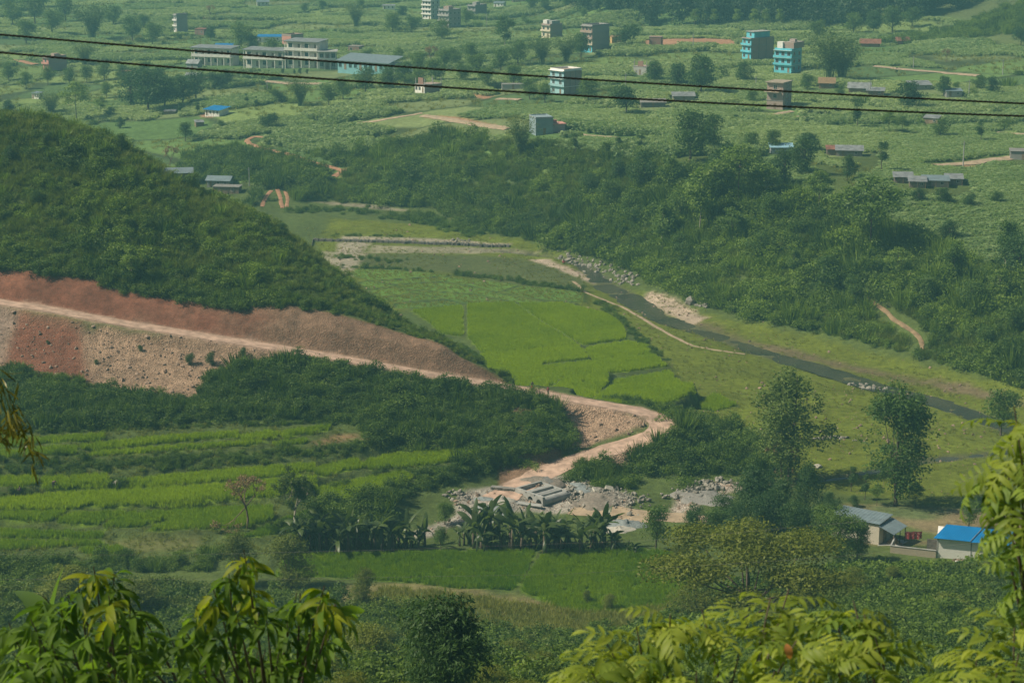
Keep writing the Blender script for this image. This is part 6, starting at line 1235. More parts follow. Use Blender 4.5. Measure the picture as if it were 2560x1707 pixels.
# the upland
UP = [('bamboo', 212, 92, 72, 'pale bamboo clump at the far left'), ('round', 305, 94, 50, 'round tree left of the narrow white house'), ('round', 350, 105, 46, 'tree below the round tree, left of the school'), ('round', 551, 120, 58, 'large tree behind the left school block'), ('dark', 580, 120, 34, 'dark tree beside the large tree behind the school'),
      ('round', 625, 150, 54, 'large tree in front of the school centre'), ('bare', 484, 44, 32, 'leafless tree right of the narrow white house'), ('dark', 484, 92, 27, 'small dark tree by the red brick hut'), ('layered', 176, 278, 88, 'tall slender tree with bare stem behind the hill crest'), ('layered', 232, 264, 42, 'small layered tree behind the hill crest'),
      ('dark', 255, 270, 22, 'dark round little tree on a stem, behind the hill'), ('bush', 203, 277, 15, 'round dark bush behind the hill crest'), ('round', 245, 224, 30, 'tree right of the small white hut'), ('bamboo', 117, 266, 50, 'bamboo clump below the small white hut'), ('dark', 20, 264, 30, 'dark tree at the left edge behind the hill'),
      ('bamboo', 195, 152, 46, 'bamboo clump right of the brick and pink house'), ('lopped', 567, 240, 25, 'small round-headed tree right of the blue-roofed hut'), ('lopped', 588, 244, 23, 'second small round-headed tree by the blue-roofed hut'), ('dark', 641, 234, 26, 'dark tree left of the bamboo below the school'), ('bamboo', 690, 242, 54, 'bamboo below the school road'), ('round', 755, 242, 42, 'tree right of the bamboo below the school'),
      ('lopped', 455, 264, 30, 'lopped tree beside the blue-roofed hut'), ('lopped', 413, 264, 30, 'lopped tree left of the blue-roofed hut'), ('round', 427, 324, 38, 'round tree below the blue-roofed hut'), ('bush', 507, 298, 24, 'bush below the blue-roofed hut'), ('dark', 275, 294, 22, 'small dark tree above the hill crest'), ('dark', 618, 298, 38, 'dark tree above the winding red track'), ('bare', 392, 388, 52, 'leafless grey tree above the grey shed'),
      ('dark', 925, 42, 24, 'dark tree left of the white four-storey house'), ('round', 902, 80, 42, 'tree below the dark tree, left of the white house'), ('bamboo', 818, 62, 46, 'pale bamboo at the top, left of centre'), ('round', 945, 80, 38, 'tree at the edge of the far maize'), ('round', 1016, 97, 46, 'round tree below the grey unfinished house'), ('round', 1070, 58, 33, 'tree right of the grey unfinished house'), ('tall', 1160, 114, 76, 'tall slim tree in the haze, top centre'),
      ('layered', 915, 147, 38, 'tree with clear stem right of the school'), ('round', 848, 142, 27, 'tree above the long school roof'), ('bare', 990, 152, 46, 'greyish leafless tree right of the school'), ('round', 1043, 152, 38, 'tree in the middle of the upland copse'), ('bamboo', 1245, 148, 56, 'bamboo below the cream house'), ('bamboo', 1300, 144, 52, 'bamboo left of the four-storey house'), ('dark', 1334, 132, 46, 'dark tree before the four-storey house'),
      ('round', 1352, 240, 52, 'tree right of the white and cyan house'), ('round', 1217, 228, 42, 'tree left of the white and cyan house'), ('round', 1251, 235, 38, 'tree in front of the white and cyan house'), ('dark', 1438, 264, 66, 'dark cone-shaped tree in the maize'), ('dark', 1503, 194, 46, 'dark tree beside the unfinished brick house'), ('dark', 1557, 199, 46, 'dark tree right of the unfinished brick house'), ('dark', 1436, 110, 50, 'dark tree beside the red brick kiln'),
      ('round', 840, 214, 52, 'tree below the long school roof'), ('round', 892, 212, 52, 'tree left of the white and brick house'), ('round', 788, 228, 42, 'tree by the road below the school'), ('dark', 1609, 218, 76, 'large dark tree left of the domed tree'), ('dark', 1710, 192, 42, 'domed dark tree left of the tall brick house'), ('bamboo', 1905, 186, 96, 'largest bamboo clump, beside the cyan tower house'), ('bamboo', 1935, 184, 80, 'bamboo clump right of the largest'), ('round', 1854, 210, 34, 'tree right of the tall brick house'), ('round', 1930, 220, 22, 'bush tree by the thatched hut'),
      ('dark', 2086, 258, 60, 'dark tree below the tin-roofed farm'), ('dark', 2167, 219, 38, 'dark tree right of the tin-roofed farm'), ('dark', 2274, 218, 36, 'dark tree at the right, above the maize'), ('round', 2250, 208, 32, 'tree behind the small grey hut'), ('round', 2197, 207, 18, 'tiny tree above the small grey hut'), ('lopped', 2059, 170, 16, 'tiny lopped tree by the upland lane'), ('bare', 2173, 142, 30, 'leafless tree on the upland slope'),
      ('lopped', 1968, 296, 62, 'lopped tree wrapped in leaves, below the banana patch'), ('layered', 2042, 306, 50, 'layered tree in the maize'), ('layered', 2072, 310, 44, 'layered tree with bare stem in the maize'), ('round', 2160, 316, 40, 'tree beside the broken hut'), ('lopped', 2252, 328, 50, 'lopped tree at the right of the maize'), ('bush', 1690, 278, 18, 'round bush by the pale lane'), ('round', 1727, 238, 27, 'tree left of the tall brick house'), ('dark', 2345, 108, 42, 'dark tree at the right edge on the spur'),
      ('round', 1880, 92, 40, 'round tree before the forest, above the cyan tower'), ('round', 1960, 84, 46, 'pale round tree at the foot of the forest'), ('round', 2049, 74, 52, 'tall pale tree at the foot of the forest'), ('dark', 2005, 78, 44, 'dark tree at the foot of the forest'), ('round', 2095, 62, 40, 'tree at the forest edge near the spur')]
for k, x, y, hp, lab in UP: T(k, x, y + 1, hp * {'bamboo': 1.45, 'round': 1.3, 'dark': 1.3}.get(k, 1.1), lab, {'bamboo': 1.2}.get(k, 1.08))
for x, hp in [(596, 13), (618, 11), (650, 15), (676, 12), (690, 16), (706, 13)]: T('dark', x, 170, hp, 'small clipped tree in front of the school', 0.8, None, 'clipped trees before the school')
for x, y, hp in [(300, 248, 76), (340, 258, 86), (380, 254, 72), (420, 244, 62), (450, 228, 56), (360, 225, 60), (400, 222, 50), (325, 215, 50), (500, 205, 40), (520, 200, 36)]: T('dark', x, y, hp * 1.2, 'dark tree in the dense copse below the school', 1.15, None, 'copse below the school')
for x, y, hp in [(960, 172, 40), (1000, 190, 44), (1060, 195, 40), (1100, 180, 46), (1150, 170, 44), (1120, 205, 40), (1180, 200, 40), (1020, 160, 36), (1080, 150, 40), (1190, 150, 44), (930, 196, 44), (960, 206, 40)]: T('round', x, y, hp * 1.4, 'hazy tree in the copse at the centre of the upland', 1.15, None, 'copse in the middle of the upland')
for i, x in enumerate((1596, 1622, 1640, 1693, 1732, 1758, 1790)): T('tall', x, 62, 44, 'tall pale tree in the row before the dark forest', 1.0, 1, 'row of pale trees before the forest')
for x, y, hp in [(30, 60, 46), (80, 55, 50), (120, 80, 46), (60, 100, 44), (150, 50, 44), (260, 60, 40), (20, 25, 40), (100, 20, 36), (330, 70, 30)]: T('round', x, y, hp * 1.35, 'hazy tree in the far left copse', 1.2, None, 'far left copse')
for x, y, hp in [(20, 190, 44), (60, 205, 36), (110, 195, 40), (160, 200, 40), (200, 190, 36), (240, 185, 40), (280, 190, 40), (330, 180, 36)]: T('round', x, y, hp * 1.2, 'tree in the scrubby strip below the brick and pink house', 1.0, None, 'trees below the brick and pink house')
for x, y, hp in [(1630, 30, 30), (700, 30, 26), (740, 28, 30), (1220, 28, 40), (1250, 26, 36), (1300, 20, 40), (830, 26, 30), (1340, 46, 30)]: T('round', x, y, hp, 'faint tree at the top of the valley', 1.0, None, 'faint trees at the top')
for x, y, hp in [(1880, 270, 26), (1900, 274, 28), (1860, 264, 24), (1920, 262, 26), (1845, 258, 22)]: T('banana', x, y, hp, 'banana plant in the patch beside the tall brick house', 1.2, None, 'banana patch by the tall brick house')
# ------------------------------------------------------------------ culvert works
zW = lambda x, y: (1084.2 + x / 4.923, 1065.8 + y / 4.923)
def heap(x, y, r, h, mat, label, asp=0.7, seed=0, name='gravel_heap'):
    X, Y, Z, t = hit(x, y); V = [(0, 0, h)]; Fq = []; rg = np.random.default_rng(seed); n = 22; rings = 7
    for k in range(1, rings + 1):
        q = k / rings
        for i in range(n):
            a = 2 * math.pi * i / n; rr = r * q * (1 + 0.22 * math.sin(2 * a + seed) + 0.12 * math.sin(5 * a + 2 * seed)); V.append((rr * math.cos(a) + rg.normal() * 0.04 * r, rr * asp * math.sin(a), 0.75 * h * (1 - q ** 1.1) * (1 + 0.5 * math.sin(3 * a + seed * 1.7) * q) + rg.normal() * 0.09 * h + (-0.4 if k == rings else 0)))
    for i in range(n): Fq.append((0, 1 + i, 1 + (i + 1) % n))
    for k in range(rings - 1):
        for i in range(n): a = 1 + k * n; Fq.append((a + i, a + n + i, a + n + (i + 1) % n, a + (i + 1) % n))
    o = obj(name, mesh_from(name, V, Fq, mat, True), None, (X, Y, Z)); return tag(o, label, 'heap')
M_GRAVEL = simple('grey_gravel', (0.23, 0.225, 0.205), 0.95, 0.3, 5.0, 0.8); M_SAND = simple('pale_sand', (0.44, 0.42, 0.36), 0.95, 0.15, 3.0, 0.3); M_SLATE = simple('blue_grey_gravel', (0.22, 0.25, 0.25), 0.95, 0.3, 5.0, 0.8); M_EARTHR = simple('rubble_earth', (0.20, 0.175, 0.145), 0.95, 0.35, 2.5, 1.0)
A = np.array(at_h(*zW(495, 392), -0.8)); B = np.array(at_h(*zW(800, 500), -0.8)); yaw = math.atan2(B[1] - A[1], B[0] - A[0]); LH = float(np.hypot(*(B - A)))
cu = empty('culvert', (A[0], A[1], -0.8), yaw)
def ring(x, y, z, r0, r1, L_, n=20):
    mb = MB(); V = []
    for yy in (0, L_):
        for r in (r0, r1):
            for i in range(n): a = 2 * math.pi * i / n; V.append((x + r * math.cos(a), y + yy, z + r * math.sin(a)))
    f = []
    for i in range(n):
        j = (i + 1) % n; f += [(i, j, n + j, n + i), (3 * n + i, 3 * n + j, 2 * n + j, 2 * n + i), (n + i, n + j, 3 * n + j, 3 * n + i), (j, i, 2 * n + i, 2 * n + j)]
    return mb.add(V, f)
HP_ = [0.27, 0.58, 0.90]; PR = 0.56
# headwall with round openings: a strip of wedges round each pipe mouth
def headwall():
    mb = MB(); y0, y1 = -0.22, 0.22; h = 1.75; xs = [0.0] + [LH * (a + b) / 2 for a, b in zip(HP_, HP_[1:])] + [LH * 1.04]
    for k, c in enumerate(HP_):
        cx, cz = LH * c, 0.72; x0, x1 = xs[k], xs[k + 1]; n = 20; inn = [(cx + PR * math.cos(2 * math.pi * i / n + 0.001), cz + PR * math.sin(2 * math.pi * i / n + 0.001)) for i in range(n)]; out = []
        for i in range(n):
            a = 2 * math.pi * i / n + 0.001; dx, dz = math.cos(a), math.sin(a); tx = ((x1 - cx) / dx if dx > 0 else (x0 - cx) / dx) if abs(dx) > 1e-6 else 1e9; tz = ((h - cz) / dz if dz > 0 else (-0.3 - cz) / dz) if abs(dz) > 1e-6 else 1e9; t = min(tx, tz); out.append((cx + dx * t, cz + dz * t))
        for yy, fl in ((y0, 0), (y1, 1)):
            b = len(mb.V); mb.V += [(p[0], yy, p[1]) for p in inn + out]
            for i in range(n): j = (i + 1) % n; f = (b + i, b + n + i, b + n + j, b + j); mb.F.append(f if fl == 0 else f[::-1])
        b = len(mb.V); mb.V += [(p[0], y0, p[1]) for p in inn] + [(p[0], y1, p[1]) for p in inn]
        for i in range(n): j = (i + 1) % n; mb.F.append((b + i, b + j, b + n + j, b + n + i))
    mb.add([(0, y0, h), (LH * 1.04, y0, h), (LH * 1.04, y1, h), (0, y1, h), (0, y0, -0.3), (LH * 1.04, y0, -0.3), (LH * 1.04, y1, -0.3), (0, y1, -0.3)], [(0, 1, 2, 3), (1, 5, 6, 2), (0, 3, 7, 4)])
    return mb
headwall().build('headwall', M_CONC, cu)
for k, c in enumerate(HP_): ring(LH * c, 0.23, 0.72, PR - 0.01, PR + 0.13, 4.6 if k < 2 else 5.2).build('pipe', M_CONC, cu)
MB().box(0.05, LH * 0.95, 4.85, 5.2, -0.3, 1.5).build('rear_wall', M_CONC, cu); MB().box(-0.02, 0.28, 0.24, 4.84, 0.9, 1.74).build('side_beam', M_CONC, cu); MB().box(LH * 0.42, LH * 0.42 + 0.26, 0.24, 4.84, 1.0, 1.6).build('cross_beam', M_CONC, cu); MB().box(LH * 0.74, LH * 0.74 + 0.24, 0.24, 4.84, 1.0, 1.5).build('cross_beam', M_CONC, cu)
MB().add([(-0.6, 5.3, -0.2), (1.3, 5.3, -0.2), (1.3, 6.6, -0.2), (-0.6, 6.6, -0.2), (-0.3, 5.5, 2.0), (1.1, 5.5, 1.5), (1.1, 6.5, 1.5), (-0.3, 6.5, 2.0)], [(3, 2, 1, 0), (4, 5, 6, 7), (0, 1, 5, 4), (1, 2, 6, 5), (2, 3, 7, 6), (3, 0, 4, 7)]).build('end_block', M_CONCD, cu)
tag(cu, 'concrete pipe culvert under construction at the foot of the dirt road', 'culvert')
# dry stone wall beside it
P0 = np.array(at_h(*zW(205, 335), -0.4)); P1 = np.array(at_h(*zW(492, 388), -0.7)); L_ = float(np.hypot(*(P1 - P0))); wl = empty('stone_wall', (P0[0], P0[1], -0.55), math.atan2(P1[1] - P0[1], P1[0] - P0[0])); rg = np.random.default_rng(3)
M_DSTONE = simple('dark_stone', (0.17, 0.16, 0.14), 0.95, 0.35, 3.0, 0.5, rnd=0.4)
MB().box(0, L_, 0.06, 0.9, -0.3, 1.22).build('core', M_CONCD, wl); smesh = []
for i in range(5):
    w_ = 0.15; smesh.append(MB().add([(-w_ * rg.uniform(.8, 1), 0, -w_ * rg.uniform(.55, .8)), (w_ * rg.uniform(.8, 1), 0, -w_ * rg.uniform(.55, .8)), (w_ * rg.uniform(.8, 1), 0, w_ * rg.uniform(.55, .8)), (-w_ * rg.uniform(.8, 1), 0, w_ * rg.uniform(.55, .8)), (-w_ * .6, -.09, -w_ * .45), (w_ * .6, -.09, -w_ * .45), (w_ * .6, -.09, w_ * .45), (-w_ * .6, -.09, w_ * .45)], [(4, 5, 6, 7), (0, 1, 5, 4), (1, 2, 6, 5), (2, 3, 7, 6), (3, 0, 4, 7)]).mesh('stone', M_DSTONE))
nx_ = int(L_ / 0.30)
for r in range(6):
    for c in range(nx_): o = obj('stone', smesh[(r * 7 + c * 3) % 5], wl); o.location = (0.15 + 0.30 * c + 0.12 * (r % 2) + rg.normal() * 0.015, 0.055, 0.06 + 0.215 * r); o.rotation_euler = (0, rg.normal() * 0.12, 0)
tag(wl, 'dark dry stone retaining wall left of the culvert', 'wall')
# long low wall of the river bed
GW = hits(z5((250, 541), (500, 549), (900, 560), (1400, 576), (1840, 590))); gw = empty('river_wall', (0, 0, 0)); mb = MB(); q = np.linspace(0, len(GW) - 1, 170); gx = np.interp(q, np.arange(len(GW)), GW[:, 0]); gy = np.interp(q, np.arange(len(GW)), GW[:, 1]); rg = np.random.default_rng(9)
V = []; Fq = []
for i in range(len(q)):
    z = float(H(gx[i], gy[i])); j = rg.normal() * 0.10
    V += [(gx[i], gy[i] - 0.9 + j, z - 0.5), (gx[i], gy[i] - 0.75 + j, z + 0.45 + rg.normal() * 0.08), (gx[i], gy[i] + 0.9, z + 0.4 + rg.normal() * 0.1), (gx[i], gy[i] + 1.0, z - 0.4)]
    if i: b = (i - 1) * 4; Fq += [(b + k, b + 4 + k, b + 5 + k, b + 1 + k) for k in range(3)]
obj('stonework', mesh_from('stonework', V, Fq, M_DSTONE), gw); tag(gw, 'long low dark stone wall along the gravel bed', 'wall')
for (x, y), r, h, m, lab, sd in [(zW(340, 425), 1.9, 1.0, M_SAND, 'pale sand heap left of the culvert', 1), (zW(150, 395), 1.6, 0.35, M_SLATE, 'flat dark gravel heap at the left of the works', 2), (zW(260, 500), 2.6, 0.5, M_SLATE, 'low grey gravel heap in front of the stone wall', 3), (zW(1215, 265), 3.0, 0.8, M_SLATE, 'blue-grey gravel heap behind the pipes', 4), (zW(1480, 400), 4.6, 0.95, M_EARTHR, 'rough mound of broken rock right of the culvert', 5), (zW(1300, 420), 3.0, 0.5, M_EARTHR, 'lower mound of broken rock beside the pipes', 6),
                                 (zW(1660, 745), 2.4, 0.7, M_SAND, 'pale sand heap behind the banana plants', 7), (zW(1750, 690), 2.8, 1.0, M_SLATE, 'blue-grey gravel heap behind the banana plants', 8), (zW(800, 180), 3.0, 0.35, M_EARTHR, 'small earth heap on the road above the culvert', 9), (zC((2080, 990))[0], 5.0, 0.6, M_GRAVEL, 'grey rock heap beside the dark grove', 10)]: heap(x, y, r, h, m, lab, 0.75, sd)
def slab(x, y, w_, d_, h, yaw_, mat, label, name='concrete_slab', tilt=0.1, cat='slab'):
    X, Y, Z, t = hit(x, y); o = MB().add([(-w_, -d_, 0), (w_, -d_ * .9, 0), (w_ * .95, d_, 0), (-w_ * .9, d_ * .95, 0), (-w_, -d_, h), (w_, -d_ * .9, h), (w_ * .95, d_, h), (-w_ * .9, d_ * .95, h)], [(3, 2, 1, 0), (4, 5, 6, 7), (0, 1, 5, 4), (1, 2, 6, 5), (2, 3, 7, 6), (3, 0, 4, 7)]).build(name, mat); o.location = (X, Y, Z + 0.15); o.rotation_euler = (tilt, tilt * 0.6, R(yaw_)); return tag(o, label, cat)
slab(*zW(1400, 215), 1.2, 0.5, 0.16, 5, M_SAND, 'pale concrete slab on the rubble'); slab(*zW(1480, 222), 0.9, 0.35, 0.14, -8, M_CONC, 'second concrete slab lying on the rubble', tilt=-0.1); slab(*zW(1420, 310), 0.9, 0.5, 0.3, 30, M_SAND, 'pale block tipped on the rubble mound', 'stone_block', 0.4, 'block'); slab(*zW(1540, 300), 0.6, 0.4, 0.5, 10, M_SAND, 'upright pale rock on the rubble mound', 'stone_block', 0.5, 'block'); slab(*zW(600, 460), 2.6, 0.5, 0.12, -22, M_CONC, 'thin concrete apron before the culvert', tilt=0.02)
def rock(x, y, r, label, mat, seed): X, Y, Z, t = hit(x, y); o = obj('boulder', stone_mesh(seed, mat), None, (X, Y, Z + r * 0.25)); o.scale = (r, r * .9, r); tag(o, label, 'boulder')
rock(2340, 1005, 1.0, 'dark boulder by the stream at the right', M_DSTONE, 31); rock(2335, 1028, 0.8, 'pale flat boulder by the stream at the right', M_SAND, 32); rock(*z6((795, 893))[0], 1.5, 'dark boulder beside the sand bar', M_DSTONE, 33); rock(*z6((870, 908))[0], 1.2, 'second dark boulder right of the sand bar', M_DSTONE, 34); rock(*zW(1245, 140), 0.6, 'round pale boulder at the edge of the road', M_SAND, 35); rock(*zW(1350, 175), 0.7, 'pointed pale boulder at the edge of the road', M_SAND, 36); rock(*z4((930, 885))[0], 0.8, 'pale boulder below the earth bank', M_SAND, 37); rock(*zA((690, 505))[0], 1.0, 'grey rock heaped with weeds amid the rice', M_STONEG, 38)
# ------------------------------------------------------------------ the two houses on the right
M_BLOCKC = brickm('cream_block', (0.55, 0.50, 0.40), (0.50, 0.46, 0.37), (0.42, 0.39, 0.33), 1.4)
M_BLOCKW = brickm('whitewashed_block', (0.84, 0.83, 0.78), (0.79, 0.78, 0.73), (0.7, 0.69, 0.65), 1.4)
zH = lambda x, y: (1911 + x / 5.333, 1084.2 + y / 5.333)
X, Y, Z, t = hit(*zH(570, 890)); ha = empty('house', (X, Y, Z - 0.1), math.atan2(-0.60, 0.80))          # local x: along the long left wall towards the corner, y: depth away
LA, WA = 7.0, 3.4
MB().add([(-LA, 0, -1), (0, 0, -1), (0, WA, -1), (-LA, WA, -1), (-LA, 0, 2.75), (0, 0, 2.95), (0, WA, 3.25), (-LA, WA, 3.05)], [(3, 2, 1, 0), (4, 5, 6, 7), (0, 1, 5, 4), (1, 2, 6, 5), (2, 3, 7, 6), (3, 0, 4, 7)]).build('wall', M_BLOCKC, ha)
rf = MB(); n = 28
for i in range(n):
    a = -LA - 0.3 + (LA + 0.45) * i / n; b = -LA - 0.3 + (LA + 0.45) * (i + 1) / n; za = 0.05 * (i % 2) + 2.86 + 0.2 * i / n; zb = 0.05 * ((i + 1) % 2) + 2.86 + 0.2 * (i + 1) / n
    rf.add([(a, -0.3, za), (b, -0.3, zb), (b, WA + 0.3, zb + 0.34), (a, WA + 0.3, za + 0.34)], [(0, 1, 2, 3)]); rf.add([(a, -0.3, za - 0.04), (b, -0.3, zb - 0.04), (b, WA + 0.3, zb + 0.30), (a, WA + 0.3, za + 0.30)], [(3, 2, 1, 0)])
rf.build('roof', M_TINB, ha)
pr = MB(); n = 14
for i in range(n):
    a = -0.2 + (WA + 0.5) * i / n; b = -0.2 + (WA + 0.5) * (i + 1) / n; za = 0.05 * (i % 2) + 0.05 * a; zb = 0.05 * ((i + 1) % 2) + 0.05 * b
    pr.add([(0.02, a, 2.80 + za), (2.3, a, 2.05 + za), (2.3, b, 2.05 + zb), (0.02, b, 2.80 + zb)], [(0, 1, 2, 3)]); pr.add([(0.02, a, 2.76 + za), (2.3, a, 2.01 + za), (2.3, b, 2.01 + zb), (0.02, b, 2.76 + zb)], [(3, 2, 1, 0)])
pr.build('porch_roof', M_TINB, ha)
for yy in (0.0, WA * 0.55, WA): MB().tube([(2.15, yy, -1), (2.15, yy, 2.03)], 0.06, 6).build('post', M_DARK if yy else M_TIMBER, ha)
MB().box(-0.02, 2.4, -0.3, WA + 0.3, -1, 0.12).build('plinth', M_CONC, ha); door(ha, WA * 0.5, 0.13, 0.95, 1.95, 0.0, M_TIMBER, 'r')
tag(ha, 'small block house with grey-blue roof and open porch', 'house')
X, Y, Z, t = hit(*zH(760, 868)); o = heap(*zH(760, 872), 1.0, 1.3, M_THATCH, 'brown straw heap under the porch', 0.8, 21, 'straw_heap')
X, Y, Z, t = hit(*zH(1275, 1045)); hb = empty('house', (X, Y, Z - 0.1), R(-14)); LB, WB = 8.6, 3.0
MB().add([(0, 0, -1), (LB, 0, -1), (LB, WB, -1), (0, WB, -1), (0, 0, 2.9), (LB, 0, 2.75), (LB, WB, 3.3), (0, WB, 3.45)], [(3, 2, 1, 0), (4, 5, 6, 7), (0, 1, 5, 4), (1, 2, 6, 5), (2, 3, 7, 6), (3, 0, 4, 7)]).build('wall', M_BLOCKW, hb)
def sheets(x0, x1, y0, y1, z0, z1, m=0.025, pitch=0.30, sk=1.5):
    mb = MB(); n = int((x1 - x0) / pitch) * 2
    for i in range(n):
        a = x0 + (x1 - x0) * i / n; b = x0 + (x1 - x0) * (i + 1) / n; za = m * (i % 2) - 0.018 * a; zb = m * ((i + 1) % 2) - 0.018 * b
        mb.add([(a, y0, z0 + za), (b, y0, z0 + zb), (b + sk, y1, z1 + zb), (a + sk, y1, z1 + za)], [(0, 1, 2, 3)]); mb.add([(a, y0, z0 + za - 0.03), (b, y0, z0 + zb - 0.03), (b + sk, y1, z1 + zb - 0.03), (a + sk, y1, z1 + za - 0.03)], [(3, 2, 1, 0)])
    return mb
sheets(-0.45, LB * 0.50, -0.5, WB + 0.4, 2.92, 3.62).build('roof_sheet', M_BLUE, hb); sheets(LB * 0.48, LB + 0.5, -0.5, WB + 0.4, 2.84, 3.52).build('roof_sheet', M_BLUE, hb); MB().tube([(LB * 0.49, -0.5, 2.87), (LB * 0.49 + 1.5, WB + 0.4, 3.56)], 0.045, 5).build('ridge_strip', M_TIN, hb)
for b in ((-0.003, 0.16, -0.03, 0.0, -1, 2.9), (LB * 0.5, LB * 0.5 + 0.15, -0.03, 0.0, -1, 2.82)): MB().box(*b).build('column', M_CONC, hb)
window(hb, LB * 0.75, 1.0, 0.9, 0.9, 'f', 0.0)
tag(hb, 'pale block house with bright blue sheet roof', 'house')
Q0 = np.array(hit(*zH(712, 985))[:3]); Q1 = np.array(hit(*zH(1268, 1050))[:3]); wd = empty('courtyard_wall', tuple(Q0 - [0, 0, 0.2]), math.atan2(Q1[1] - Q0[1], Q1[0] - Q0[0])); LW = float(np.hypot(*(Q1 - Q0)[:2])); M_WALLB = brickm('courtyard_brick', (0.45, 0.38, 0.26), (0.40, 0.34, 0.24), (0.3, 0.28, 0.24), 3.0)
MB().box(0, LW, 0, 0.14, -1, 1.15).build('brickwork', M_WALLB, wd); MB().box(-0.04, LW + 0.02, -0.05, 0.19, 1.151, 1.24).build('coping', M_CONC, wd); MB().box(-0.04, 0.12, 0.191, 3.4, -1, 1.15).build('return_wall', M_WALLB, wd); MB().box(-0.06, 0.14, 0.192, 3.45, 1.151, 1.23).build('coping', M_CONC, wd); MB().box(LW * 0.75, LW - 0.02, 2.2, 2.3, -1, 1.9).build('screen_panel', M_DSTONE, wd)
tag(wd, 'low brick courtyard wall with pale coping joining the two houses', 'wall')
# cloth on a line
Cc = np.array(hit(*zH(1020, 960))[:3]) + [0, 1.6, 0]; n = 16; V = []; Fq = []; uv = []
for i in range(n + 1):
    for j in range(9): V.append((-1.1 + 2.2 * i / n, 0.10 * math.sin(i * 1.3) * (j / 8) + 0.03 * math.sin(i * 2.9), 2.05 - 1.05 * j / 8 + 0.10 * i / n + 0.04 * math.sin(i * 0.9)))
for i in range(n):
    for j in range(8): a = i * 9 + j; Fq.append((a, a + 1, a + 10, a + 9))
mcl, t_, b_ = nodes_mat('red_flowered_cloth'); vo = N(t_, 'ShaderNodeTexVoronoi', i_Scale=4.5); tc = N(t_, 'ShaderNodeTexCoord'); t_.links.new(tc.outputs['Object'], vo.inputs['Vector']); rr = N(t_, 'ShaderNodeValToRGB'); rr.color_ramp.elements[0].position = 0.22; rr.color_ramp.elements[0].color = (0.50, 0.30, 0.24, 1); rr.color_ramp.elements[1].position = 0.34; rr.color_ramp.elements[1].color = (0.24, 0.028, 0.032, 1); t_.links.new(vo.outputs['Distance'], rr.inputs[0]); t_.links.new(rr.outputs[0], b_.inputs['Base Color']); b_.inputs['Roughness'].default_value = 0.9
ce = empty('cloth', tuple(Cc), R(-5)); obj('sheet', mesh_from('sheet', V, Fq, mcl, True), ce); MB().tube([(-2.4, 0, 1.95), (0, 0, 2.06), (2.6, 0, 2.3)], 0.012, 4).build('line', M_CONCD, ce); tag(ce, 'red flowered cloth hanging on a line in the courtyard', 'cloth')
X, Y, Z, t = hit(*zH(1630, 1150)); ts = empty('timber_stack', (X, Y, Z - 0.1), R(-10)); rg = np.random.default_rng(4)
for r in range(4):
    for c in range(3): o = MB().box(-1.4 + rg.normal() * .15, 1.4 + rg.normal() * .15, -0.5 + c * 0.36, -0.2 + c * 0.36, 0.12 + r * 0.2, 0.28 + r * 0.2).build('plank', M_WHITE if (r + c) % 3 == 0 else M_TIMBER, ts); o.rotation_euler = (0, rg.normal() * 0.02, rg.normal() * 0.06)
o = MB().tube([(-0.4, -0.5, 0.1), (1.5, -0.3, 1.7)], 0.04, 5).build('stake', M_WHITE, ts); tag(ts, 'stack of weathered planks in front of the blue-roofed house', 'planks')
# ------------------------------------------------------------------ cables
M_CABLE = simple('cable_black', (0.030, 0.034, 0.028), 0.45, 0.3, 30.0, 0.0, 0.4)
def cable(pts, z0, z1, rad, strands, label, pitch=0.22):
    xs = np.array([p[0] for p in pts], float); yv = np.array([p[1] for p in pts], float); n = int(700); X_ = np.linspace(-2000, 4300, n)
    c = np.polyfit(xs, yv, 2); Yp = np.polyval(c, X_); zz = z0 + (X_ - xs[0]) / (xs[-1] - xs[0]) * (z1 - z0); P = np.stack(at_z(X_, Yp, zz), 1); e = empty('power_cable', tuple(P[0]))
    s = np.concatenate([[0], np.cumsum(np.linalg.norm(np.diff(P, axis=0), axis=1))]); m = int(s[-1] / (pitch / 9)); q = np.linspace(0, s[-1], m); C = np.stack([np.interp(q, s, P[:, k]) for k in range(3)], 1) - P[0]
    T_ = unit(np.gradient(C, axis=0)); U = unit(np.cross(T_, [0, 0, 1.0])); W_ = np.cross(U, T_)
    for k in range(strands):
        a = 2 * math.pi * (q / pitch + k / strands); D_ = C + (U * np.cos(a)[:, None] + W_ * np.sin(a)[:, None]) * rad * 0.95
        I = np.arange(m)[:, None] * 4 + np.arange(4)[None]; V = np.stack([D_ + (U * math.cos(h) + W_ * math.sin(h)) * rad for h in (0.4, 1.97, 3.54, 5.11)], 1).reshape(-1, 3); I2 = np.roll(I, -1, 1)
        obj('strand', mesh_from('strand', V, np.stack([I[:-1], I2[:-1], I2[1:], I[1:]], -1).reshape(-1, 4), M_CABLE, True), e)
    return tag(e, label, 'cable')
cable([(-500, 36), (0, 75.6), (790, 144), (1571, 198), (2352, 239), (2852, 258)], 25.0, 27.5, 0.0078, 3, 'upper twisted black power cable crossing the view'); cable([(-500, 74), (0, 119), (790, 183), (1571, 236), (2352, 267), (2852, 280)], 25.0, 27.5, 0.0080, 3, 'lower twisted black power cable crossing the view')
def wire(pts, z, label): V = [at_z(x, y, z) for x, y in pts]; o = MB().tube(V, 0.0022, 4).build('wire', M_CONCD); tag(o, label, 'wire')
wire([(-200, 1272), (400, 1274), (900, 1262), (1500, 1240), (2000, 1195), (2600, 1130)], 62, 'thin grey wire above the banana plants'); wire([(-200, 1330), (600, 1330), (1300, 1318), (1900, 1280), (2600, 1210)], 62, 'thin grey wire over the dark paddy')
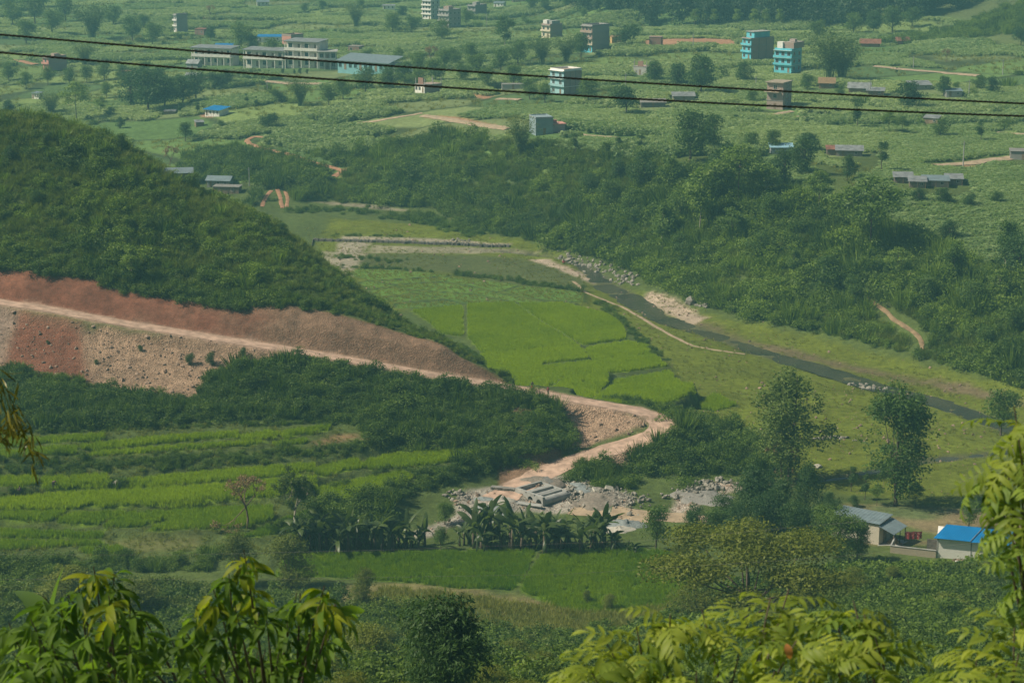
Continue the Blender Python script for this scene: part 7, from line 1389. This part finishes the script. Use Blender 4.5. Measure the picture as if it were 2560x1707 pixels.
# ------------------------------------------------------------------ people
M_SKIN = simple('skin', (0.16, 0.085, 0.055), 0.6, 0.1, 3.0, 0.0); M_HAIR = simple('hair', (0.012, 0.011, 0.010), 0.5, 0.1, 3.0, 0.0)
def person(x, y, h, yaw_, pose, top, bottom, label, skirt=False):
    """skinned figure 1.7 units tall in joints, scaled to h; pose: stand, walk, bend, crouch"""
    X, Y, Z, t = hit(x, y); e = empty('person', (X, Y, Z), R(yaw_)); s = h / 1.70 if pose in ('stand', 'walk') else h; k = 1.0
    if pose == 'walk': J = dict(pel=(0, 0, .92), chest=(0, -.02, 1.28), neck=(0, -.02, 1.47), head=(0, -.03, 1.60), ls=(.17, -.02, 1.40), le=(.23, .10, 1.14), lh=(.22, -.02, .93), rs=(-.17, -.02, 1.40), re=(-.23, -.06, 1.13), rh=(-.20, -.28, 1.06), lp=(.09, 0, .88), lk=(.10, -.16, .50), lf=(.10, -.10, .07), lt=(.10, -.26, .04), rp=(-.09, 0, .88), rk=(-.10, .04, .48), rf=(-.10, .24, .10), rt=(-.10, .12, .04))
    elif pose == 'stand': J = dict(pel=(0, 0, .92), chest=(0, 0, 1.28), neck=(0, 0, 1.47), head=(0, -.02, 1.60), ls=(.17, 0, 1.40), le=(.22, .02, 1.12), lh=(.20, -.12, .90), rs=(-.17, 0, 1.40), re=(-.22, .02, 1.12), rh=(-.16, -.20, 1.02), lp=(.09, 0, .88), lk=(.10, -.02, .48), lf=(.11, .02, .07), lt=(.12, -.16, .04), rp=(-.09, 0, .88), rk=(-.10, -.02, .48), rf=(-.10, .03, .07), rt=(-.11, -.15, .04))
    elif pose == 'bend': J = dict(pel=(0, .10, .88), chest=(0, -.22, 1.08), neck=(0, -.40, 1.14), head=(0, -.52, 1.12), ls=(.16, -.34, 1.10), le=(.20, -.40, .84), lh=(.16, -.48, .60), rs=(-.16, -.34, 1.10), re=(-.20, -.40, .84), rh=(-.14, -.50, .58), lp=(.09, .08, .84), lk=(.10, -.02, .46), lf=(.11, .04, .07), lt=(.11, -.14, .04), rp=(-.09, .08, .84), rk=(-.10, .0, .46), rf=(-.10, .06, .07), rt=(-.10, -.12, .04))
    else: J = dict(pel=(0, .12, .30), chest=(0, -.02, .62), neck=(0, -.08, .80), head=(0, -.12, .93), ls=(.17, -.06, .74), le=(.22, -.26, .56), lh=(.12, -.46, .44), rs=(-.17, -.06, .74), re=(-.22, -.26, .56), rh=(-.10, -.46, .42), lp=(.10, .10, .27), lk=(.16, -.26, .48), lf=(.14, -.10, .06), lt=(.15, -.28, .04), rp=(-.10, .10, .27), rk=(-.16, -.26, .48), rf=(-.14, -.10, .06), rt=(-.15, -.28, .04))
    ed = [('pel', 'chest'), ('chest', 'neck'), ('neck', 'head'), ('chest', 'ls'), ('ls', 'le'), ('le', 'lh'), ('chest', 'rs'), ('rs', 're'), ('re', 'rh'), ('pel', 'lp'), ('lp', 'lk'), ('lk', 'lf'), ('lf', 'lt'), ('pel', 'rp'), ('rp', 'rk'), ('rk', 'rf'), ('rf', 'rt')]
    rad = dict(pel=.15, chest=.165, neck=.065, head=.105, ls=.075, le=.05, lh=.042, rs=.075, re=.05, rh=.042, lp=.11, lk=.075, lf=.05, lt=.04, rp=.11, rk=.075, rf=.05, rt=.04); ks = list(J)
    me = bpy.data.meshes.new('body'); me.from_pydata([J[k] for k in ks], [(ks.index(a), ks.index(b)) for a, b in ed], []); me.update(); o = bpy.data.objects.new('body', me); COL.objects.link(o); o.parent = e; md = o.modifiers.new('skin', 'SKIN'); ss = o.modifiers.new('smooth', 'SUBSURF'); ss.levels = ss.render_levels = 1; md.use_smooth_shade = True
    if not me.skin_vertices: me.skin_vertices.new()
    for i, k in enumerate(ks): me.skin_vertices[0].data[i].radius = (rad[k], rad[k]); me.skin_vertices[0].data[i].use_root = (k == 'pel')
    m, tt, bb = nodes_mat('clothed_body'); L = tt.links.new; tc = N(tt, 'ShaderNodeTexCoord'); sx = N(tt, 'ShaderNodeSeparateXYZ'); L(tc.outputs['Object'], sx.inputs[0]); rp = N(tt, 'ShaderNodeValToRGB'); rp.color_ramp.interpolation = 'CONSTANT'; L(sx.outputs['Z'], rp.inputs[0])
    m.node_tree.nodes.remove(rp); mk = N(tt, 'ShaderNodeMath', operation='GREATER_THAN'); L(sx.outputs['Z'], mk.inputs[0]); mk.inputs[1].default_value = J['pel'][2] + 0.02; mh_ = N(tt, 'ShaderNodeMath', operation='GREATER_THAN'); L(sx.outputs['Z'], mh_.inputs[0]); mh_.inputs[1].default_value = J['neck'][2] - 0.01; mf = N(tt, 'ShaderNodeMath', operation='LESS_THAN'); L(sx.outputs['Z'], mf.inputs[0]); mf.inputs[1].default_value = 0.16
    a = N(tt, 'ShaderNodeMix', data_type='RGBA'); L(mk.outputs[0], a.inputs[0]); a.inputs[6].default_value = (*bottom, 1); a.inputs[7].default_value = (*top, 1); b = N(tt, 'ShaderNodeMix', data_type='RGBA'); L(mh_.outputs[0], b.inputs[0]); L(a.outputs[2], b.inputs[6]); b.inputs[7].default_value = (0.16, 0.085, 0.055, 1); c = N(tt, 'ShaderNodeMix', data_type='RGBA'); L(mf.outputs[0], c.inputs[0]); L(b.outputs[2], c.inputs[6]); c.inputs[7].default_value = (0.05, 0.035, 0.03, 1); L(c.outputs[2], bb.inputs['Base Color']); bb.inputs['Roughness'].default_value = 0.85; me.materials.append(m)
    hx, hy, hz = J['head']; hr = obj('hair', stone_mesh(77, M_HAIR), e); hr.location = (hx, hy + 0.03, hz + 0.045); hr.scale = (0.108, 0.125, 0.135)
    if skirt:
        V = []; n = 14
        for z, r in ((J['pel'][2] + 0.06, .17), (J['pel'][2] - .25, .22), (.30, .26), (.14, .28)): V += [(r * math.cos(2 * math.pi * i / n) * (1 + .06 * math.sin(3 * i)), r * .85 * math.sin(2 * math.pi * i / n) + J['pel'][1] * (z / 1.0), z) for i in range(n)]
        obj('skirt', mesh_from('skirt', V, [(r * n + i, r * n + (i + 1) % n, (r + 1) * n + (i + 1) % n, (r + 1) * n + i) for r in range(3) for i in range(n)], paintm(bottom), True), e)
    e.scale = (s, s, s); return tag(e, label, 'person')
person(1222.5, 897.5, 1.60, 200, 'stand', (0.10, 0.09, 0.10), (0.33, 0.06, 0.045), 'person in dark top and red skirt standing at the road edge', True)
person(1258.5, 909.5, 1.66, 145, 'walk', (0.17, 0.045, 0.04), (0.085, 0.085, 0.05), 'person in dark red shirt and olive trousers walking on the road')
person(123, 1122, 1.0, 60, 'bend', (0.10, 0.08, 0.07), (0.07, 0.06, 0.05), 'person in dark clothes bending at the edge of the rice'); person(47, 1131, 1.0, -60, 'crouch', (0.12, 0.08, 0.08), (0.08, 0.05, 0.05), 'person in dark clothes crouching beside the rice at the left')
person(1294, 606, 1.1, 40, 'crouch', (0.30, 0.05, 0.06), (0.12, 0.05, 0.05), 'person in red crouching on the gravel by the stream')
# ------------------------------------------------------------------ leaves close to the camera
def leaf_strip(L_, W_, bend, fold, k=6, twist=0.0, ragged=0.0, seed=0):
    """one leaf along +x that bends down; folded along its midrib"""
    V = []; Fq = []; rg = np.random.default_rng(seed)
    for i in range(k + 1):
        t = i / k; a = bend * t; x = L_ * (math.sin(a) / bend if abs(bend) > 1e-3 else t); z = -L_ * ((1 - math.cos(a)) / bend if abs(bend) > 1e-3 else 0); ww = W_ * 0.5 * (math.sin(math.pi * min(1, 0.03 + 0.97 * t) ** 0.8) ** 0.8) * (1 - ragged * rg.random()); tw = twist * t
        V += [(x, ww * math.cos(tw), z + ww * fold + ww * math.sin(tw)), (x, 0, z), (x, -ww * math.cos(tw), z + ww * fold - ww * math.sin(tw))]
    for i in range(k): o = i * 3; Fq += [(o, o + 3, o + 4, o + 1), (o + 1, o + 4, o + 5, o + 2)]
    return V, Fq
def M_near(name, c1, c2, tr, spec=0.5, rough=0.35): return leaf_mat(name, c1, c2, tr, False, rough, spec, 0.35)
M_NDARK = M_near('near_leaf_dark', (0.045, 0.105, 0.016), (0.16, 0.27, 0.030), 0.55, 0.18, 0.55); M_NYEL = M_near('near_leaf_young', (0.15, 0.22, 0.018), (0.30, 0.34, 0.022), 0.55, 0.2, 0.5); M_NPIN = M_near('near_pinnate', (0.16, 0.24, 0.034), (0.38, 0.44, 0.06), 0.5, 0.25, 0.5); M_NPIND = M_near('near_pinnate_dark', (0.11, 0.20, 0.036), (0.27, 0.37, 0.06), 0.5, 0.25, 0.5); M_ORANGE = M_near('dead_leaf', (0.45, 0.20, 0.06), (0.5, 0.22, 0.07), 0.4); M_BANN = M_near('near_banana', (0.08, 0.16, 0.035), (0.16, 0.26, 0.05), 0.5)
SIMPLE = {}
for nm, mat in (('dark', M_NDARK), ('young', M_NYEL)):
    SIMPLE[nm] = []
    for i in range(5):
        rg = np.random.default_rng(600 + i); V, Fq = leaf_strip(rg.uniform(.22, .30), rg.uniform(.050, .068), rg.uniform(.8, 1.8), rg.uniform(.15, .5), 6, rg.normal() * .3); SIMPLE[nm].append(lv_mesh('leaf', np.array(V), np.array(Fq), np.full(len(Fq), rg.random()), mat))
PINN = {}
for nm, mat in (('light', M_NPIN), ('deep', M_NPIND)):
    PINN[nm] = []
    for i in range(4):
        rg = np.random.default_rng(620 + i); V = []; Fq = []; L_ = rg.uniform(.36, .50); bend = rg.uniform(.5, 1.1); n = 5
        def at(t): a = bend * t; return np.array([L_ * math.sin(a) / bend, 0, -L_ * (1 - math.cos(a)) / bend]), a
        for j in range(n + 1):
            for sg in ((1, -1) if j < n else (0,)):
                p, a = at(0.16 + 0.84 * j / n); l = rg.uniform(.12, .21) * (1.0 if j < n - 1 else .9); v, f = leaf_strip(l, l * .29, rg.uniform(.5, 1.2), .25, 4); v = np.array(v); ang = sg * R(rg.uniform(40, 78)); c, s = math.cos(ang), math.sin(ang); v = np.stack([v[:, 0] * c - v[:, 1] * s, v[:, 0] * s + v[:, 1] * c, v[:, 2]], 1); v = np.stack([v[:, 0] * math.cos(a) + v[:, 2] * math.sin(a), v[:, 1], -v[:, 0] * math.sin(a) + v[:, 2] * math.cos(a)], 1) + p; b = len(V); V += list(v); Fq += [tuple(q + b for q in ff) for ff in f]
        for j in range(6):
            p, a = at(j / 6); p2, _ = at((j + 1) / 6); b = len(V); w_ = .0035; V += [p + [0, w_, 0], p - [0, w_, 0], p2 - [0, w_, 0], p2 + [0, w_, 0]]; Fq.append((b, b + 1, b + 2, b + 3))
        PINN[nm].append(lv_mesh('pinnate_leaf', np.array(V), np.array(Fq), np.clip(rg.random() + rg.normal(size=len(Fq)) * .15, 0, 1), mat))
def orient(o, d, roll=0.0):
    d = Vector(d).normalized(); y = Vector((0, 0, 1)).cross(d)
    if y.length < 1e-3: y = Vector((0, 1, 0))
    y.normalize(); z = d.cross(y); m = Matrix((d, y, z)).transposed() @ Matrix.Rotation(roll, 3, 'X'); o.rotation_euler = m.to_euler()
def fore_tree(name, label, foot, shoots, sets, nleaf, sizes, seed, cat='tree', spread=1.0, lookdown=0.1, limb=0.03):
    """trunk on the hillside, one branch to every shoot tip, leaves set round each tip"""
    rg = np.random.default_rng(seed); fx_, fy_ = foot; fz = float(H(fx_, fy_)) - 0.3; e = empty(name, (fx_, fy_, fz)); tips = [np.array(at_z(x, y, z)) - [fx_, fy_, fz] for x, y, z, k in shoots]; cen = np.mean(tips, 0); hub = np.array([0, 0, max(1.0, cen[2] * 0.62)]) + cen * [0.35, 0.35, 0]
    mb = MB(); mb.tube([(0, 0, 0), tuple(hub * [.3, .3, .5]), tuple(hub)], [limb * 4.2, limb * 3.2, limb * 2.2], 8); mb.build('trunk', M_BARK, e, True); br = MB()
    for tp in tips:
        mid = hub * .45 + tp * .55 + np.array([0, 0, -.25]) + rg.normal(size=3) * .08; br.tube([tuple(hub), tuple(mid), tuple(tp)], [limb * 1.0, limb * .55, limb * .16], 5, False)
    br.build('branch', M_BARK, e, True); count = 0
    for (x, y, z, k), tp in zip(shoots, tips):
        for i in range(nleaf):
            kk = 'dark' if (k == 'young' and i % 3 == 2) else k; me = sets[kk][rg.integers(len(sets[kk]))]; a = i * 2.399 + rg.uniform(-.4, .4); el = rg.uniform(-.75, .55); d = np.array([math.cos(a) * math.cos(el), math.sin(a) * math.cos(el), math.sin(el) + lookdown]); o = obj('leaf', me, e); o.location = tuple(tp - np.array([0, 0, .05 + .16 * rg.random()]) * spread + d * .02); orient(o, d, rg.normal() * .5); s = rg.uniform(*sizes); o.scale = (s, s, s); count += 1
    return tag(e, label, cat)
# left: two small trees with long drooping leaves
sh = [(215, 1300, 17, 'young'), (262, 1318, 17, 'dark'), (180, 1345, 17, 'dark'), (250, 1368, 16.5, 'young'), (300, 1392, 17, 'dark'), (140, 1400, 17, 'dark'), (200, 1440, 16.5, 'dark'), (330, 1440, 17.5, 'dark'), (90, 1470, 17, 'dark'), (250, 1480, 17, 'dark'), (30, 1500, 16.5, 'dark'), (150, 1520, 17, 'dark'), (320, 1520, 17.5, 'dark'), (225, 1545, 16, 'young'), (60, 1560, 17, 'dark'), (180, 1590, 16, 'dark'), (300, 1590, 17, 'dark'), (20, 1430, 18, 'dark'), (70, 1420, 17.5, 'dark'), (210, 1500, 16, 'dark'), (120, 1480, 16, 'dark'), (300, 1480, 16.5, 'dark'), (60, 1520, 16, 'dark'), (260, 1580, 16, 'dark'), (110, 1600, 17, 'dark'), (275, 1420, 18, 'dark'), (10, 1580, 16, 'dark')]
fore_tree('tree', 'leafy tree with long drooping leaves in the lower left corner', (-3.6, 17.5), sh, SIMPLE, 17, (.82, 1.3), 1, lookdown=-.1)
sh = [(560, 1262, 17, 'young'), (525, 1312, 17, 'dark'), (490, 1352, 17, 'young'), (580, 1338, 17.5, 'young'), (450, 1392, 17, 'dark'), (540, 1390, 17, 'dark'), (610, 1400, 17.5, 'dark'), (690, 1362, 17.5, 'dark'), (745, 1345, 17, 'young'), (770, 1385, 17.5, 'young'), (420, 1440, 17.5, 'dark'), (500, 1450, 17, 'dark'), (660, 1430, 18, 'dark'), (720, 1440, 18, 'dark'), (560, 1480, 18, 'dark'), (440, 1520, 18, 'dark'), (640, 1500, 18, 'dark'), (700, 1510, 18, 'dark'), (380, 1570, 18, 'dark'), (540, 1560, 18.5, 'dark'), (620, 1580, 18.5, 'dark'), (480, 1600, 18, 'dark')]
fore_tree('tree', 'leafy tree with long drooping leaves and yellow shoots, left of the bottom centre', (-2.2, 19.0), sh, SIMPLE, 16, (.82, 1.3), 2, lookdown=-.1)
rg0 = np.random.default_rng(41); sh = [(float(x), float(y), 19.5, 'dark') for x, y in zip(rg0.uniform(-30, 780, 34), 1375 + 235 * rg0.random(34) ** 0.8)]
fore_tree('tree', 'darker leafy tree behind the two drooping trees at the lower left', (-3.0, 21.0), [(x, max(y - 30, 1325 + abs(x - 420) * 0.12), z, k) for x, y, z, k in sh], SIMPLE, 8, (1.15, 1.7), 6, lookdown=-.1)
# right: pinnate leaves
sh = [(1395, 1478, 14, 'light'), (1462, 1438, 14, 'light'), (1540, 1408, 14, 'light'), (1612, 1398, 14.5, 'light'), (1770, 1372, 14.5, 'light'), (1812, 1352, 15, 'light'), (1360, 1545, 13.5, 'light'), (1440, 1520, 14, 'light'), (1530, 1500, 14, 'deep'), (1600, 1540, 13.5, 'light'), (1700, 1490, 14.5, 'deep'), (1760, 1440, 14.5, 'light'), (1830, 1470, 14, 'light'), (1680, 1560, 14, 'light'), (1490, 1580, 13.5, 'light'), (1780, 1540, 14, 'light'), (1860, 1560, 13.5, 'light'), (1420, 1600, 13.5, 'light'), (1560, 1610, 13.5, 'deep')]
f1 = fore_tree('tree', 'tree with yellow-green pinnate leaves at the bottom, right of centre', (1.5, 14.0), sh, PINN, 7, (.6, .95), 3, lookdown=.35)
o = obj('leaf', lv_mesh('dead_leaf', *[np.array(q) for q in leaf_strip(.13, .055, 1.6, .3, 6)], np.full(12, .5), M_ORANGE), f1); p = np.array(at_z(1806, 1478, 13.5)) - np.array(f1.location); o.location = tuple(p); orient(o, (.2, -.6, -.6), .4); o['label'] = 'withered orange leaf'
sh = [(1960, 1378, 14.5, 'light'), (1985, 1410, 14.5, 'deep'), (1925, 1440, 14.5, 'light'), (2010, 1462, 14, 'light'), (2245, 1500, 13.5, 'light'), (2330, 1440, 13.5, 'light'), (1910, 1500, 14, 'light'), (1990, 1545, 14, 'light'), (2085, 1560, 13.5, 'light'), (2190, 1560, 13.5, 'light'), (2290, 1545, 13, 'light'), (2340, 1500, 13, 'light'), (1930, 1600, 13.5, 'light'), (2130, 1610, 13, 'deep'), (2250, 1610, 13, 'light'), (2340, 1600, 13, 'light'), (2030, 1600, 14, 'light')]
fore_tree('tree', 'tree with yellow-green pinnate leaves in the lower right corner', (3.4, 13.6), sh, PINN, 7, (.6, .95), 4, lookdown=.35)
sh = [(2330, 935, 14.5, 'light'), (2295, 1030, 14.5, 'light'), (2340, 1010, 14, 'light'), (2272, 1085, 14.5, 'deep'), (2315, 1080, 14, 'light'), (2345, 1080, 14, 'deep'), (2290, 1150, 14.5, 'deep'), (2340, 1150, 14, 'light'), (2325, 1205, 14, 'deep'), (2345, 1225, 14, 'deep'), (2365, 1300, 14, 'deep'), (2375, 1380, 14, 'deep'), (2400, 960, 14, 'light'), (2410, 1080, 14, 'light'), (2410, 1200, 14, 'light'), (2400, 1320, 14, 'deep')]
fore_tree('tree', 'hanging leafy branch tree at the right edge in front of the houses', (4.9, 14.6), sh, PINN, 6, (.55, .85), 5, lookdown=-.25)
# banana plant and bamboo at the left edge
be = np.array(at_z(118, 1420, 30)); bz = float(H(be[0], be[1])); bn = empty('banana_plant', (be[0], be[1], bz)); hh = be[2] - bz - .3
MB().tube([(0, 0, 0), (.1, 0, hh * .5), (0, 0, hh)], [.17, .13, .09], 8).build('stem', M_BARK, bn, True)
for (dx, dy, dz), L_, W_, bend, roll in [((.05, -.15, 1.0), 1.25, .40, .35, 1.2), ((-.75, -.3, .35), 1.6, .50, 1.1, .3), ((.6, .2, .55), 1.5, .45, 1.2, -.2), ((-.4, .6, .7), 1.4, .45, 1.0, .2), ((-.9, .2, -.1), 1.4, .5, .9, .6), ((.3, -.8, .3), 1.3, .45, 1.3, 0), ((-.2, -.9, -.2), 1.3, .5, .9, .2)]:
    V, Fq = leaf_strip(L_, W_, bend, .22, 16, 0, .12, int(L_ * 100)); o = obj('leaf', lv_mesh('banana_blade', np.array(V), np.array(Fq), np.full(len(Fq), rng.random()), M_BANN), bn); o.location = (0, 0, hh); orient(o, (dx, dy, dz), roll)
tag(bn, 'banana plant with upright torn leaf at the lower left', 'banana plant')
be = np.array(at_z(565, 1640, 24)); bz = float(H(be[0], be[1])); bn = empty('banana_plant', (be[0], be[1], bz)); hh = max(1.0, be[2] - bz); MB().tube([(0, 0, 0), (0, 0, hh)], [.15, .09], 8).build('stem', M_BARK, bn, True)
for (dx, dy, dz), L_, W_, bend, roll in [((.0, -.1, 1.0), 1.0, .34, .3, 1.3), ((.7, -.2, .4), 1.2, .4, 1.1, .2), ((-.7, .2, .5), 1.2, .4, 1.1, .1), ((.2, .8, .5), 1.2, .4, 1.0, 0)]:
    V, Fq = leaf_strip(L_, W_, bend, .22, 16, 0, .3, int(L_ * 77)); o = obj('leaf', lv_mesh('banana_blade', np.array(V), np.array(Fq), np.full(len(Fq), rng.random()), M_BANN), bn); o.location = (0, 0, hh); orient(o, (dx, dy, dz), roll)
tag(bn, 'small banana plant with torn leaf at the bottom, left of centre', 'banana plant')
fx_, fy_ = -6.6, 20.0; fz = float(H(fx_, fy_)); bb = empty('bamboo_clump', (fx_, fy_, fz)); V, Fq = leaf_strip(.17, .020, .5, .2, 4); M_NBAM = M_near('near_bamboo', (.10, .12, .02), (.28, .25, .03), .45); bl = lv_mesh('bamboo_blade', np.array(V), np.array(Fq), np.full(len(Fq), .5), M_NBAM); rg = np.random.default_rng(12)
for cx in ([(-60, 800), (10, 880), (45, 960), (62, 1020), (80, 1068)], [(-60, 830), (-10, 900), (20, 960), (40, 1000)], [(-80, 850), (-30, 960), (0, 1010)]):
    P = np.array([at_z(x, y, 20) for x, y in cx]) - [fx_, fy_, fz]; root = np.array([rg.normal() * .15 - .6, rg.normal() * .15, 0]); top_ = P[0] + np.array([-.35, 0, 1.2]); pts = [root, root * .6 + top_ * .4 + [-.15, 0, .5], top_] + list(P); MB().tube([tuple(p) for p in pts], [.03, .025, .015] + [.006] * len(P), 5).build('culm', M_BAMB, bb)
    for j in range(70):
        k = rg.uniform(0, len(P) - 1.001); i = int(k); p = P[i] + (P[i + 1] - P[i]) * (k - i); o = obj('leaf', bl, bb); o.location = tuple(p + rg.normal(size=3) * .05); orient(o, (rg.normal() * .6 + .2, rg.normal() * .5, -.7 + rg.normal() * .35), rg.normal()); s = rg.uniform(.8, 1.5); o.scale = (s, s, s)
tag(bb, 'bamboo branch tips with narrow yellowish leaves at the left edge', 'bamboo')
# ------------------------------------------------------------------ look-alikes that share a label are told apart by their order from the left
_by = {}
for o in COL.objects:
    if o.parent is None and o.get('group') and o.get('label'): _by.setdefault(o['label'], []).append(o)
for lab, L_ in _by.items():
    if len(L_) > 1:
        L_.sort(key=lambda o: o.location.x / max(o.location.y, 1.0))
        for i, o in enumerate(L_):
            n = i + 1; suf = 'th' if 10 <= n % 100 <= 20 else {1: 'st', 2: 'nd', 3: 'rd'}.get(n % 10, 'th'); o['label'] = '%s, %d%s from left' % (lab, n, suf)
# ------------------------------------------------------------------ haze
mh = bpy.data.materials.new('haze'); mh.use_nodes = True; t = mh.node_tree
for n in list(t.nodes):
    if n.type == 'BSDF_PRINCIPLED': t.nodes.remove(n)
pv = t.nodes.new('ShaderNodeVolumePrincipled'); pv.inputs['Color'].default_value = HAZE_COL; pv.inputs['Density'].default_value = HAZE_D
pv.inputs['Anisotropy'].default_value = 0.0
for k in ('Density Attribute', 'Color Attribute', 'Temperature Attribute'):
    if k in pv.inputs: pv.inputs[k].default_value = ''
t.links.new(pv.outputs[0], [n for n in t.nodes if n.type == 'OUTPUT_MATERIAL'][0].inputs['Volume'])
lo = float(GH.min()) - 1.5; hi = max(float(GH.max()), 96.0) + 8.0
tag(MB().box(-6200, 6200, -75, 2750, lo, hi).build('haze', mh), 'thin blue-green haze filling the valley', kind='stuff')
